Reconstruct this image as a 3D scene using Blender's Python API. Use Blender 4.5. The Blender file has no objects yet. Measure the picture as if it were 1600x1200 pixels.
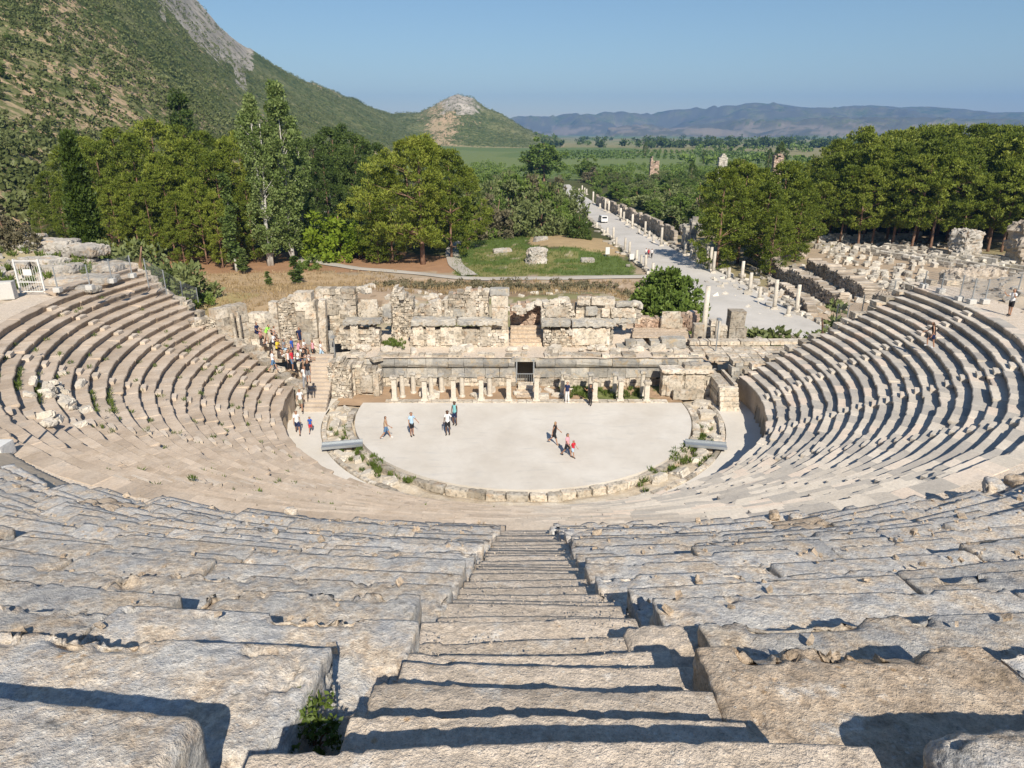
import bpy, math, random
import numpy as np
from mathutils import Vector, Matrix

rnd = random.Random(7)
RS = np.random.RandomState(11)
scene = bpy.context.scene
COL = scene.collection
rad = math.radians

# ------------------------------------------------------------------ camera measurements
FPX, PITCH = 1067.0, rad(20.2)
CP, SP = math.cos(PITCH), math.sin(PITCH)
CX, CY, CZ = -0.8, -47.6, 19.7


def ray(px, py):
    dx, dy = (px - 800) / FPX, -(py - 600) / FPX
    return dx, CP + dy * SP, -SP + dy * CP


def at(px, py, z):
    X, Y, Z = ray(px, py)
    k = (z - CZ) / Z
    return Vector((CX + X * k, CY + Y * k, z))


def at_y(px, py, y):
    X, Y, Z = ray(px, py)
    k = (y - CY) / Y
    return Vector((CX + X * k, y, CZ + Z * k))


def x_for(px, y, z):
    return CX + (px - 800) / FPX * ((y - CY) * CP + (CZ - z) * SP)


# ------------------------------------------------------------------ noise
def _h(ix, iy, iz, s):
    with np.errstate(over='ignore'):
        h = (ix.astype(np.uint32) * np.uint32(374761393) + iy.astype(np.uint32) * np.uint32(668265263)
             + iz.astype(np.uint32) * np.uint32(2147483647) + np.uint32(s * 1274126177 % 4294967295))
        h = (h ^ (h >> np.uint32(13))) * np.uint32(1274126177)
        h = (h ^ (h >> np.uint32(16))) * np.uint32(2246822519)
        h = h ^ (h >> np.uint32(15))
    return (h & np.uint32(0xFFFFFF)).astype(np.float64) / 8388607.5 - 1.0


def vnoise(P, s=0):
    P = np.asarray(P, dtype=np.float64)
    I = np.floor(P).astype(np.int64)
    f = P - I
    f = f * f * f * (f * (f * 6 - 15) + 10)
    ix, iy, iz = I[:, 0], I[:, 1], I[:, 2]
    r = 0
    for a in (0, 1):
        wa = f[:, 0] if a else 1 - f[:, 0]
        for b in (0, 1):
            wb = f[:, 1] if b else 1 - f[:, 1]
            for c in (0, 1):
                wc = f[:, 2] if c else 1 - f[:, 2]
                r = r + wa * wb * wc * _h(ix + a, iy + b, iz + c, s)
    return r


def fbm(P, o=4, s=0, gain=0.5):
    P = np.asarray(P, dtype=np.float64)
    r, a, n = 0, 1.0, 0
    for i in range(o):
        r = r + a * vnoise(P * (2.03 ** i) + 17.3 * i, s + i)
        n += a
        a *= gain
    return r / n


def sstep(a, b, x):
    t = np.clip((np.asarray(x, dtype=np.float64) - a) / (b - a), 0, 1)
    return t * t * (3 - 2 * t)


# ------------------------------------------------------------------ object helpers
def link(o, parent=None):
    COL.objects.link(o)
    if parent is not None:
        o.parent = parent
    return o


def tag(o, label=None, cat=None, group=None, kind=None):
    if label: o['label'] = label
    if cat: o['category'] = cat
    if group: o['group'] = group
    if kind: o['kind'] = kind
    return o


def empty(name, loc=(0, 0, 0), rz=0.0, label=None, cat=None, group=None):
    o = bpy.data.objects.new(name, None)
    o.empty_display_size = 0.3
    o.location = loc
    o.rotation_euler = (0, 0, rz)
    link(o)
    return tag(o, label, cat, group)


def make_mesh(name, V, F, mat=None, smooth=False, attrs=None, cols=None):
    me = bpy.data.meshes.new(name)
    V = np.asarray(V, dtype=np.float32)
    if isinstance(F, np.ndarray):
        n, k = F.shape
        lv = F.astype(np.int32).ravel()
        ls = np.arange(0, n * k, k, dtype=np.int32)
    else:
        lens = np.array([len(f) for f in F], dtype=np.int32)
        lv = np.fromiter((i for f in F for i in f), dtype=np.int32)
        ls = np.concatenate([[0], np.cumsum(lens)[:-1]]).astype(np.int32) if len(lens) else lens
        n = len(F)
    me.vertices.add(len(V))
    me.vertices.foreach_set('co', V.ravel())
    me.loops.add(len(lv))
    me.loops.foreach_set('vertex_index', lv)
    me.polygons.add(n)
    me.polygons.foreach_set('loop_start', ls)
    me.polygons.foreach_set('use_smooth', np.full(n, smooth, dtype=bool))
    me.update(calc_edges=True)
    me.validate()
    for k, a in (attrs or {}).items():
        at_ = me.attributes.new(k, 'FLOAT', 'POINT')
        at_.data.foreach_set('value', np.asarray(a, dtype=np.float32))
    for k, a in (cols or {}).items():
        at_ = me.attributes.new(k, 'FLOAT_COLOR', 'POINT')
        a4 = np.ones((len(V), 4), dtype=np.float32)
        a4[:, :3] = a
        at_.data.foreach_set('color', a4.ravel())
    if mat is not None:
        me.materials.append(mat)
    return me


def obj(name, me, parent=None, loc=None, rz=None):
    o = bpy.data.objects.new(name, me)
    if loc is not None: o.location = loc
    if rz is not None: o.rotation_euler = (0, 0, rz)
    return link(o, parent)


class MB:
    def __init__(s):
        s.v, s.f, s.t, s.n = [], [], [], 0

    def add(s, V, F, tint=0.0):
        V = np.asarray(V, dtype=np.float64)
        s.v.append(V)
        off = s.n
        s.f.extend([tuple(int(i) + off for i in f) for f in F])
        s.t.append(np.full(len(V), tint))
        s.n += len(V)

    def box(s, c, half, rz=0.0, tint=0.0, jit=0.0, tilt=0.0, taper=1.0):
        hx, hy, hz = half
        P = np.array([(a * hx * (taper if k > 0 else 1), b * hy * (taper if k > 0 else 1), k * hz)
                      for k in (-1, 1) for b in (-1, 1) for a in (-1, 1)])
        if jit: P = P + RS.uniform(-jit, jit, P.shape)
        if tilt:
            m = np.array(Matrix.Rotation(rnd.uniform(-tilt, tilt), 3, 'X') @ Matrix.Rotation(rnd.uniform(-tilt, tilt), 3, 'Y'))
            P = P @ m.T
        cz, sz = math.cos(rz), math.sin(rz)
        Q = np.stack([P[:, 0] * cz - P[:, 1] * sz, P[:, 0] * sz + P[:, 1] * cz, P[:, 2]], 1) + np.array(c)
        s.add(Q, [(0, 2, 3, 1), (4, 5, 7, 6), (0, 1, 5, 4), (2, 6, 7, 3), (0, 4, 6, 2), (1, 3, 7, 5)], tint)

    def tube(s, pts, rs, n=8, tint=0.0, caps=True):
        pts = [Vector(p) for p in pts]
        if not hasattr(rs, '__len__'): rs = [rs] * len(pts)
        V, F = [], []
        for i, p in enumerate(pts):
            d = (pts[min(i + 1, len(pts) - 1)] - pts[max(i - 1, 0)]).normalized()
            u = d.orthogonal().normalized() if abs(d.z) < 0.95 else Vector((1, 0, 0))
            u = (u - d * u.dot(d)).normalized()
            w = d.cross(u)
            for k in range(n):
                a = 2 * math.pi * k / n
                V.append(p + (u * math.cos(a) + w * math.sin(a)) * rs[i])
        for i in range(len(pts) - 1):
            for k in range(n):
                a, b = i * n + k, i * n + (k + 1) % n
                F.append((a, b, b + n, a + n))
        if caps:
            F.append(tuple(range(n - 1, -1, -1)))
            F.append(tuple(range((len(pts) - 1) * n, len(pts) * n)))
        s.add(np.array([tuple(v) for v in V]), F, tint)

    def mesh(s, name, mat, smooth=False):
        return make_mesh(name, np.concatenate(s.v), s.f, mat, smooth, {'tint': np.concatenate(s.t)})

    def build(s, name, mat, parent=None, smooth=False, **k):
        return obj(name, s.mesh(name, mat, smooth), parent, **k)


_cube_cache = {}


def cube_grid(nx, ny, nz):
    key = (nx, ny, nz)
    if key in _cube_cache: return _cube_cache[key]
    V, F = [], []
    idx = {}

    def vid(i, j, k):
        t = (i, j, k)
        if t not in idx:
            idx[t] = len(V)
            V.append((2 * i / nx - 1, 2 * j / ny - 1, 2 * k / nz - 1))
        return idx[t]
    for k in (0, nz):
        for i in range(nx):
            for j in range(ny):
                q = [vid(i, j, k), vid(i + 1, j, k), vid(i + 1, j + 1, k), vid(i, j + 1, k)]
                F.append(q if k else q[::-1])
    for j in (0, ny):
        for i in range(nx):
            for k in range(nz):
                q = [vid(i, j, k), vid(i + 1, j, k), vid(i + 1, j, k + 1), vid(i, j, k + 1)]
                F.append(q if j == 0 else q[::-1])
    for i in (0, nx):
        for j in range(ny):
            for k in range(nz):
                q = [vid(i, j, k), vid(i, j + 1, k), vid(i, j + 1, k + 1), vid(i, j, k + 1)]
                F.append(q[::-1] if i == 0 else q)
    r = (np.array(V), np.array(F, dtype=np.int32))
    _cube_cache[key] = r
    return r


def rblock(half, res, seed, rho=0.06, amp=0.03, fq=1.6, chip=0.0, shear=None, crack=1.0):
    """A worn stone block: rounded box with noise relief and chipped edges."""
    h = np.array(half, dtype=np.float64)
    n = [max(3, min(170, int(round(2 * x / res)))) for x in h]
    V, F = cube_grid(*n)
    P = V * h
    if shear is not None: P = P + P[:, [0]] * np.array(shear)
    inner = np.maximum(h - rho, h * 0.2)
    c = np.clip(P, -inner, inner)
    d = P - c
    L = np.linalg.norm(d, axis=1)
    flat = L < 1e-9
    L[flat] = 1
    nr = d / L[:, None]
    nr[flat] = (0, 0, 1)
    rr = np.minimum(rho, np.max(h - inner))
    P = np.where(flat[:, None], P, c + nr * rr)
    S = P + seed * 7.31
    e = fbm(S * fq * .6, 3, 3) * amp * 0.9 + fbm(S * fq * 3, 3, 4) * amp * 0.55 + fbm(S * fq * 9, 3, 5) * amp * 0.55
    e = e - amp * 0.9 * crack * sstep(0.10, 0.0, np.abs(fbm(S * fq * .9 + 31.7, 3, 6))) * sstep(0.05, 0.35, fbm(S * .8, 2, 8))
    if chip:
        k = np.sum(np.abs(V) > 0.86, axis=1) >= 2
        w = np.sort(np.abs(V), axis=1)[:, 1]
        edge = sstep(0.72, 1.0, w)
        cn = fbm(S * 2.9, 5, 9, 0.62)
        e = e - edge * chip * (0.35 * sstep(0.0, 0.5, cn) + 0.65 * sstep(0.10, 0.20, cn) * (0.6 + cn))
    return P + nr * e[:, None], F, nr


# ------------------------------------------------------------------ materials
class NT:
    def __init__(s, name):
        s.m = bpy.data.materials.new(name)
        s.m.use_nodes = True
        s.t = s.m.node_tree
        s.t.nodes.clear()
        s.out = s.n('ShaderNodeOutputMaterial')

    def n(s, typ, **k):
        x = s.t.nodes.new(typ)
        for a, b in k.items(): setattr(x, a, b)
        return x

    def l(s, a, b): s.t.links.new(a, b)

    def val(s, sock, v):
        if isinstance(v, bpy.types.NodeSocket): s.l(v, sock)
        else:
            if isinstance(v, (tuple, list)) and len(v) == 3 and sock.type == 'RGBA': v = (*v, 1)
            sock.default_value = v

    def coord(s, kind='Object'):
        if kind == 'World':
            return s.n('ShaderNodeNewGeometry').outputs['Position']
        return s.n('ShaderNodeTexCoord').outputs[kind]

    def noise(s, co, scale, det=4, rough=0.55, dist=0.0, sq=None):
        if sq is not None:
            mp = s.n('ShaderNodeMapping')
            mp.inputs['Scale'].default_value = sq
            s.l(co, mp.inputs['Vector'])
            co = mp.outputs[0]
        x = s.n('ShaderNodeTexNoise')
        s.l(co, x.inputs['Vector'])
        x.inputs['Scale'].default_value = scale
        x.inputs['Detail'].default_value = det
        x.inputs['Roughness'].default_value = rough
        x.inputs['Distortion'].default_value = dist
        return x.outputs['Fac']

    def voro(s, co, scale, feat='F1', out='Distance'):
        x = s.n('ShaderNodeTexVoronoi', feature=feat)
        s.l(co, x.inputs['Vector'])
        x.inputs['Scale'].default_value = scale
        return x.outputs[out]

    def ramp(s, fac, stops, interp='LINEAR'):
        x = s.n('ShaderNodeValToRGB')
        x.color_ramp.interpolation = interp
        e = x.color_ramp.elements
        while len(e) < len(stops): e.new(0.5)
        for i, (p, c) in enumerate(stops):
            e[i].position = p
            e[i].color = (*c, 1) if hasattr(c, '__len__') else (c, c, c, 1)
        s.l(fac, x.inputs[0])
        return x.outputs[0]

    def mix(s, fac, a, b, mode='MIX'):
        x = s.n('ShaderNodeMix', data_type='RGBA', blend_type=mode)
        s.val(x.inputs['Factor'], fac)
        s.val(x.inputs['A'], a)
        s.val(x.inputs['B'], b)
        return x.outputs['Result']

    def math(s, op, a, b=None, c=None):
        x = s.n('ShaderNodeMath', operation=op)
        s.val(x.inputs[0], a)
        if b is not None: s.val(x.inputs[1], b)
        if c is not None: s.val(x.inputs[2], c)
        return x.outputs[0]

    def attr(s, name, out='Fac'):
        return s.n('ShaderNodeAttribute', attribute_name=name).outputs[out]

    def scalecol(s, col, f):
        x = s.n('ShaderNodeVectorMath', operation='SCALE')
        s.val(x.inputs[0], col)
        s.val(x.inputs['Scale'], f)
        return x.outputs[0]

    def finish(s, col, rough=0.9, bump=None, bstr=0.5, bdist=0.05, spec=0.25, metal=0.0, nrm=None):
        p = s.n('ShaderNodeBsdfPrincipled')
        s.val(p.inputs['Base Color'], col)
        s.val(p.inputs['Roughness'], rough)
        p.inputs['Specular IOR Level'].default_value = spec
        p.inputs['Metallic'].default_value = metal
        if bump is not None:
            b = s.n('ShaderNodeBump')
            b.inputs['Strength'].default_value = bstr
            b.inputs['Distance'].default_value = bdist
            s.l(bump, b.inputs['Height'])
            s.l(b.outputs[0], p.inputs['Normal'])
        s.l(p.outputs[0], s.out.inputs[0])
        return s.m


def m_stone(name, c0, c1, c2, dark=(0.10, 0.10, 0.095), darkamt=0.5, sc=0.5, fine=9.0, bd=0.05, red=None, warm=None, tintw=0.35, spots=0.0, bstr=0.8, coord='Object'):
    t = NT(name)
    co = t.coord(coord)
    n1 = t.noise(co, sc, 5, 0.6)
    n2 = t.noise(co, sc * 5, 6, 0.65)
    n3 = t.noise(co, fine, 6, 0.7)
    col = t.ramp(n1, [(0.30, c0), (0.5, c1), (0.70, c2)])
    if warm is not None:
        col = t.mix(t.ramp(t.noise(co, sc * 1.9, 6, 0.7, 0.6), [(0.52, 0), (0.66, 1)]), col, warm)
    if red is not None:
        col = t.mix(t.ramp(t.noise(co, sc * 1.3, 4, 0.6, 0.3), [(0.58, 0), (0.72, 0.8)]), col, red)
    dk = t.ramp(n2, [(0.62 - 0.12 * darkamt, 0), (0.82 - 0.1 * darkamt, 1)])
    col = t.mix(t.math('MULTIPLY', dk, darkamt), col, dark)
    f = t.math('MULTIPLY_ADD', n3, 0.7, 0.65)
    tn = t.math('MULTIPLY_ADD', t.attr('tint'), tintw, 1.0)
    col = t.scalecol(col, t.math('MULTIPLY', f, tn))
    if spots:
        v = t.voro(co, 17.0)
        sp = t.math('MULTIPLY', t.ramp(v, [(0.12, 1), (0.22, 0)]), t.ramp(t.noise(co, 3.1, 3, 0.6), [(0.5, 0), (0.62, spots)]))
        col = t.mix(sp, col, (0.62, 0.60, 0.55))
        v2 = t.voro(co, 42.0)
        col = t.mix(t.math('MULTIPLY', t.ramp(v2, [(0.1, 1), (0.25, 0)]), 0.5 * spots), col, (0.13, 0.11, 0.09))
    h = t.math('ADD', t.math('MULTIPLY', n2, 0.6), t.math('MULTIPLY', n3, 0.5))
    return t.finish(col, 0.92, h, bstr, bd, 0.15)


def m_flat(name, c, rough=0.7, metal=0.0, var=0.12, sc=6.0, spec=0.3):
    t = NT(name)
    co = t.coord()
    n = t.noise(co, sc, 4, 0.6)
    return t.finish(t.scalecol(c, t.math('MULTIPLY_ADD', n, var * 2, 1 - var)), rough, n, 0.15, 0.01, spec, metal)


def m_leaf(name, a, b, c, sc=0.6, trans=0.18):
    t = NT(name)
    co = t.coord()
    oi = t.n('ShaderNodeObjectInfo').outputs['Random']
    n = t.noise(co, sc, 3, 0.6)
    n2 = t.noise(co, sc * 6, 2, 0.5)
    f = t.math('ADD', t.math('MULTIPLY_ADD', n, 0.75, 0.0), t.math('MULTIPLY_ADD', n2, 0.35, -0.05))
    f = t.math('ADD', f, t.math('MULTIPLY_ADD', oi, 0.16, -0.08))
    col = t.ramp(f, [(0.30, a), (0.52, b), (0.74, c)])
    d = t.n('ShaderNodeBsdfPrincipled')
    t.l(col, d.inputs['Base Color'])
    d.inputs['Roughness'].default_value = 0.55
    d.inputs['Specular IOR Level'].default_value = 0.25
    tr = t.n('ShaderNodeBsdfTranslucent')
    t.l(col, tr.inputs['Color'])
    mx = t.n('ShaderNodeMixShader')
    mx.inputs[0].default_value = trans
    t.l(d.outputs[0], mx.inputs[1])
    t.l(tr.outputs[0], mx.inputs[2])
    t.l(mx.outputs[0], t.out.inputs[0])
    return t.m



def m_fore(name, pal, tan, warm_at, dkamt=0.75, spots=0.7):
    t = NT(name)
    co = t.coord('World')
    n2 = t.noise(co, 5.0, 7, 0.66, 0.0)
    n3 = t.noise(co, 17, 6, 0.72)
    n4 = t.noise(co, 60, 4, 0.7)
    col = t.ramp(n2, [(0.28, pal[0]), (0.44, pal[1]), (0.58, pal[2]), (0.74, pal[3])])
    warm = t.ramp(t.noise(co, 2.6, 8, 0.72, 0.15), [(warm_at, 0), (warm_at + 0.16, 0.9)])
    col = t.mix(warm, col, t.ramp(n3, [(0.3, tan[0]), (0.5, tan[1]), (0.7, tan[2])]))
    pale = t.ramp(t.noise(co, 3.1, 7, 0.72, 0.1), [(0.58, 0), (0.66, 0.8)])
    col = t.mix(pale, col, (0.68, 0.64, 0.575))
    dk = t.ramp(t.noise(co, 10, 6, 0.7, 0.1), [(0.60, 0), (0.70, dkamt)])
    col = t.mix(dk, col, (0.115, 0.11, 0.105))
    v = t.voro(co, 24.0)
    sp = t.math('MULTIPLY', t.ramp(v, [(0.14, 1), (0.26, 0)]), t.ramp(t.noise(co, 2.3, 3, 0.6), [(0.46, 0), (0.60, spots)]))
    col = t.mix(sp, col, (0.70, 0.68, 0.62))
    org = t.math('MULTIPLY', t.ramp(t.voro(co, 11.0), [(0.10, 1), (0.2, 0)]), t.ramp(t.noise(co, 1.1, 3, 0.6), [(0.54, 0), (0.62, 0.6)]))
    col = t.mix(org, col, (0.50, 0.30, 0.13))
    pit_shade = t.ramp(t.voro(co, 75.0), [(0.06, 0.45), (0.3, 1.05)])  # dark dots put the shade of fine pits into the stone colour
    f = t.math('MULTIPLY', t.math('MULTIPLY_ADD', n3, 1.3, 0.40), t.math('MULTIPLY_ADD', n4, 1.0, 0.54))
    tn = t.math('MULTIPLY_ADD', t.attr('tint'), 0.13, 1.0)
    col = t.scalecol(col, t.math('MULTIPLY', f, tn))
    col = t.mix(0.55, col, t.mix(1.0, col, pit_shade, 'MULTIPLY'))
    pit = t.ramp(t.voro(co, 34.0), [(0.05, 0), (0.22, 1)])
    h = t.math('ADD', t.math('ADD', t.math('MULTIPLY', n2, 0.7), t.math('MULTIPLY', pit, 0.10)), t.math('ADD', t.math('MULTIPLY', n3, 0.65), t.math('MULTIPLY', n4, 0.25)))
    return t.finish(col, 0.92, h, 1.0, 0.05, 0.15)


M = {}
M['fore'] = m_fore('weathered_grey_marble', ((0.26, 0.262, 0.268), (0.44, 0.435, 0.425), (0.57, 0.55, 0.51), (0.68, 0.645, 0.585)), ((0.46, 0.34, 0.235), (0.61, 0.50, 0.375), (0.73, 0.64, 0.51)), 0.435)
M['earthstone'] = m_fore('earthy_rubble_stone', ((0.24, 0.19, 0.135), (0.42, 0.335, 0.25), (0.54, 0.445, 0.34), (0.63, 0.545, 0.44)), ((0.40, 0.29, 0.19), (0.55, 0.43, 0.31), (0.66, 0.56, 0.43)), 0.46, 0.6, 0.5)
M['path'] = m_fore('worn_earth_steps', ((0.46, 0.39, 0.31), (0.57, 0.485, 0.39), (0.63, 0.54, 0.44), (0.68, 0.595, 0.49)), ((0.50, 0.40, 0.30), (0.60, 0.50, 0.39), (0.69, 0.60, 0.48)), 0.50, 0.25, 0.5)
M['marble'] = m_stone('ruin_marble', (0.40, 0.345, 0.265), (0.54, 0.48, 0.39), (0.66, 0.61, 0.53), dark=(0.12, 0.115, 0.105), darkamt=1.0, sc=0.9, fine=7, bd=0.10, warm=(0.48, 0.36, 0.25), tintw=0.34, coord='World')
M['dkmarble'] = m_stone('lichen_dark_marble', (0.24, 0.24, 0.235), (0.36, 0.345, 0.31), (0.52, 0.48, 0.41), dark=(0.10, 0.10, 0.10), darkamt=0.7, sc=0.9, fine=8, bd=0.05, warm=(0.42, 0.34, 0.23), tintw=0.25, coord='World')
M['brick'] = m_stone('red_rubble', (0.38, 0.25, 0.175), (0.47, 0.345, 0.26), (0.57, 0.47, 0.375), darkamt=0.4, sc=0.9, fine=8, bd=0.05, tintw=0.3, coord='World')
M['column'] = m_stone('column_marble', (0.46, 0.41, 0.335), (0.58, 0.53, 0.45), (0.68, 0.635, 0.56), dark=(0.20, 0.18, 0.15), darkamt=0.55, sc=0.8, fine=6, bd=0.03, tintw=0.2)
M['rock'] = m_stone('limestone_rock', (0.33, 0.31, 0.28), (0.45, 0.42, 0.37), (0.57, 0.53, 0.47), dark=(0.13, 0.13, 0.13), darkamt=0.75, sc=0.5, fine=5, bd=0.15, warm=(0.47, 0.36, 0.25), tintw=0.2, coord='World')
M['agora'] = m_stone('agora_block_marble', (0.38, 0.345, 0.285), (0.52, 0.475, 0.40), (0.66, 0.62, 0.55), dark=(0.14, 0.13, 0.12), darkamt=0.6, sc=0.5, fine=5, bd=0.05, tintw=0.32)
M['wallagora'] = m_stone('agora_rubble_wall', (0.30, 0.25, 0.20), (0.42, 0.36, 0.29), (0.56, 0.50, 0.42), darkamt=0.5, sc=0.5, fine=5, bd=0.06, tintw=0.3, coord='World')
M['concrete'] = m_flat('pale_concrete', (0.56, 0.55, 0.52), 0.85)
M['white'] = m_flat('white_paint', (0.72, 0.72, 0.70), 0.5)
M['steel'] = m_flat('galvanised_steel', (0.42, 0.45, 0.47), 0.45, 0.6)
M['black'] = m_flat('matte_black', (0.012, 0.012, 0.012), 0.9)  # plain black of the van wheels
M['bark'] = m_stone('pine_bark', (0.17, 0.095, 0.06), (0.25, 0.15, 0.10), (0.33, 0.23, 0.17), darkamt=0.4, sc=1.0, fine=6, bd=0.04, tintw=0.0)
M['pbark'] = m_stone('pale_poplar_bark', (0.42, 0.40, 0.36), (0.55, 0.53, 0.48), (0.64, 0.62, 0.58), dark=(0.14, 0.13, 0.12), darkamt=0.5, sc=1.0, fine=6, bd=0.03, tintw=0.0)
M['pine'] = m_leaf('pine_needles', (0.054, 0.086, 0.010), (0.172, 0.214, 0.025), (0.345, 0.370, 0.060))
M['dpine'] = m_leaf('dark_needles', (0.042, 0.072, 0.014), (0.095, 0.140, 0.030), (0.165, 0.220, 0.052))
M['poplar'] = m_leaf('poplar_leaves', (0.080, 0.130, 0.030), (0.190, 0.260, 0.070), (0.36, 0.43, 0.17), trans=0.35)
M['broad'] = m_leaf('broad_leaves', (0.065, 0.110, 0.020), (0.150, 0.220, 0.042), (0.270, 0.340, 0.085))
M['olive'] = m_leaf('olive_leaves', (0.100, 0.130, 0.042), (0.185, 0.220, 0.078), (0.30, 0.33, 0.14))
M['lime'] = m_leaf('lime_leaves', (0.12, 0.20, 0.016), (0.22, 0.31, 0.026), (0.35, 0.44, 0.055), trans=0.4)
M['dry'] = m_leaf('dry_twigs', (0.115, 0.105, 0.055), (0.185, 0.165, 0.095), (0.27, 0.235, 0.15))
M['cypress'] = m_leaf('cypress_leaves', (0.035, 0.060, 0.010), (0.075, 0.115, 0.018), (0.13, 0.18, 0.030))
M['scrub'] = m_leaf('hill_scrub_leaves', (0.075, 0.100, 0.030), (0.135, 0.160, 0.052), (0.225, 0.240, 0.100), sc=0.05)
M['weed'] = m_leaf('weed_leaves', (0.07, 0.11, 0.02), (0.12, 0.17, 0.035), (0.20, 0.24, 0.06), sc=2.0)


def m_seat():
    t = NT('seat_marble')
    co = t.coord('World')
    side = t.attr('side')
    n1 = t.noise(co, 0.55, 5, 0.6)
    n2 = t.noise(co, 3.2, 6, 0.65)
    n3 = t.noise(co, 11.0, 6, 0.7)
    tint = t.attr('tint')
    left = t.ramp(n1, [(0.3, (0.45, 0.36, 0.275)), (0.5, (0.53, 0.435, 0.34)), (0.7, (0.60, 0.505, 0.405))])
    right = t.ramp(n1, [(0.3, (0.45, 0.395, 0.325)), (0.5, (0.56, 0.50, 0.415)), (0.7, (0.65, 0.59, 0.50))])
    # stone by stone the right part mixes blue-grey, white and pinkish marble
    stone = t.ramp(t.math('MULTIPLY_ADD', tint, 0.5, 0.5), [(0.0, (0.37, 0.37, 0.37)), (0.24, (0.44, 0.425, 0.40)), (0.45, (0.60, 0.55, 0.475)), (0.8, (0.68, 0.62, 0.535)), (1.0, (0.66, 0.51, 0.41))])
    right = t.mix(0.45, right, stone)
    col = t.mix(side, left, right)
    greyed = t.mix(t.ramp(t.noise(co, 1.3, 6, 0.7, 0.5), [(0.55, 0), (0.72, 0.75)]), col, (0.30, 0.29, 0.275))  # grey patches scattered at random over the marble
    col = t.mix(t.math('MULTIPLY_ADD', side, -0.25, 0.7), col, greyed)
    # earth caught on the seats
    col = t.mix(t.math('MULTIPLY', t.ramp(t.noise(co, 0.9, 5, 0.7), [(0.52, 0), (0.68, 0.8)]), t.math('SUBTRACT', 1.0, side)), col, (0.42, 0.33, 0.24))
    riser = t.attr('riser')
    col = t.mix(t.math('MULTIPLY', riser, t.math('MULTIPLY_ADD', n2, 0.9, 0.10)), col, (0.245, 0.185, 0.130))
    col = t.scalecol(col, t.math('MULTIPLY', t.math('MULTIPLY_ADD', n3, 0.6, 0.7), t.math('MULTIPLY_ADD', tint, 0.12, 1.0)))
    h = t.math('ADD', t.math('MULTIPLY', n2, 0.7), t.math('MULTIPLY', n3, 0.4))
    return t.finish(col, 0.92, h, 0.7, 0.05, 0.15)


M['seat'] = m_seat()


def m_floor(name, a, b, crack=0.5, sc=0.25):
    t = NT(name)
    co = t.coord('World')
    n1 = t.noise(co, sc, 5, 0.6)
    n2 = t.noise(co, sc * 10, 6, 0.7)
    st = t.noise(co, 0.9, 4, 0.6, 0.0, (0.5, 2.2, 1))
    col = t.ramp(n1, [(0.35, a), (0.65, b)])
    col = t.mix(t.ramp(st, [(0.56, 0), (0.75, 0.35 * crack)]), col, (0.40, 0.40, 0.39))
    col = t.mix(t.ramp(n2, [(0.62, 0), (0.78, 0.5 * crack)]), col, (0.36, 0.33, 0.28))
    col = t.scalecol(col, t.math('MULTIPLY_ADD', n2, 0.22, 0.89))
    return t.finish(col, 0.85, n2, 0.25, 0.02, 0.2)


M['orch'] = m_floor('orchestra_concrete', (0.60, 0.55, 0.475), (0.70, 0.66, 0.59), 1.0)
M['corr'] = m_floor('corridor_paving', (0.62, 0.575, 0.50), (0.70, 0.655, 0.58), 0.3)
M['street'] = m_floor('street_marble', (0.50, 0.47, 0.42), (0.62, 0.585, 0.53), 0.7, 0.12)
M['gravelpath'] = m_floor('gravel_path', (0.44, 0.40, 0.34), (0.52, 0.475, 0.41), 0.4, 0.2)


def m_ground():
    t = NT('ground_cover')
    co = t.coord('World')
    base = t.attr('Col', 'Color')
    sc = t.attr('scrub')
    rk = t.attr('rock')
    n0 = t.noise(co, 0.5, 6, 0.7)
    n1 = t.noise(co, 0.055, 6, 0.65)
    n2 = t.noise(co, 0.14, 5, 0.65)
    n3 = t.noise(co, 0.012, 4, 0.6)
    col = t.scalecol(base, t.math('MULTIPLY_ADD', n0, 0.7, 0.65))
    gcol = t.ramp(t.math('ADD', t.math('MULTIPLY', n2, 0.6), t.math('MULTIPLY', n3, 0.4)), [(0.36, (0.036, 0.054, 0.017)), (0.48, (0.090, 0.114, 0.034)), (0.62, (0.235, 0.225, 0.105))])
    thr = t.math('ADD', t.math('MULTIPLY', n2, 0.55), t.math('MULTIPLY', n1, 0.45))
    f = t.math('ADD', thr, t.math('SUBTRACT', sc, 1.0))
    f = t.ramp(f, [(0.0, 0), (0.05, 1)])
    col = t.mix(f, col, gcol)
    rn = t.noise(co, 0.05, 8, 0.75, 0.8, (1, 1, 0.35))
    rcol = t.ramp(rn, [(0.32, (0.12, 0.11, 0.085)), (0.48, (0.34, 0.305, 0.25)), (0.66, (0.52, 0.47, 0.40))])
    rf = t.math('ADD', rk, t.math('MULTIPLY_ADD', rn, 1.6, -0.8))
    col = t.mix(t.ramp(rf, [(0.45, 0), (0.6, 1)]), col, rcol)
    h = t.math('ADD', t.math('MULTIPLY', n2, t.math('MULTIPLY_ADD', sc, 3.0, 0.1)), t.math('MULTIPLY', n0, 0.15))
    return t.finish(col, 0.95, h, 0.8, 1.0, 0.1)


M['ground'] = m_ground()

# ------------------------------------------------------------------ the shape of the land
TH_T = np.array([-125, -107.5, -75, -34, -10, 0, 20, 36, 65, 97, 125.0])
TR_T = np.array([0.84, 0.83, 0.79, 0.715, 0.67, 0.665, 0.685, 0.70, 0.665, 0.67, 0.67])
R0, RISE, NROW = 17.1, 0.36, 19
ZD = 1.9 + RISE * NROW          # walkway level 8.74


def tread(th): return np.interp(th, TH_T, TR_T)
def r_row(k, th): return R0 + k * tread(th)


def cut_r(x): return 2.7 + (x - 17.25) * 0.064
def cut_l(x): return 0.3 + (-x - 17.0) * 0.617


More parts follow.
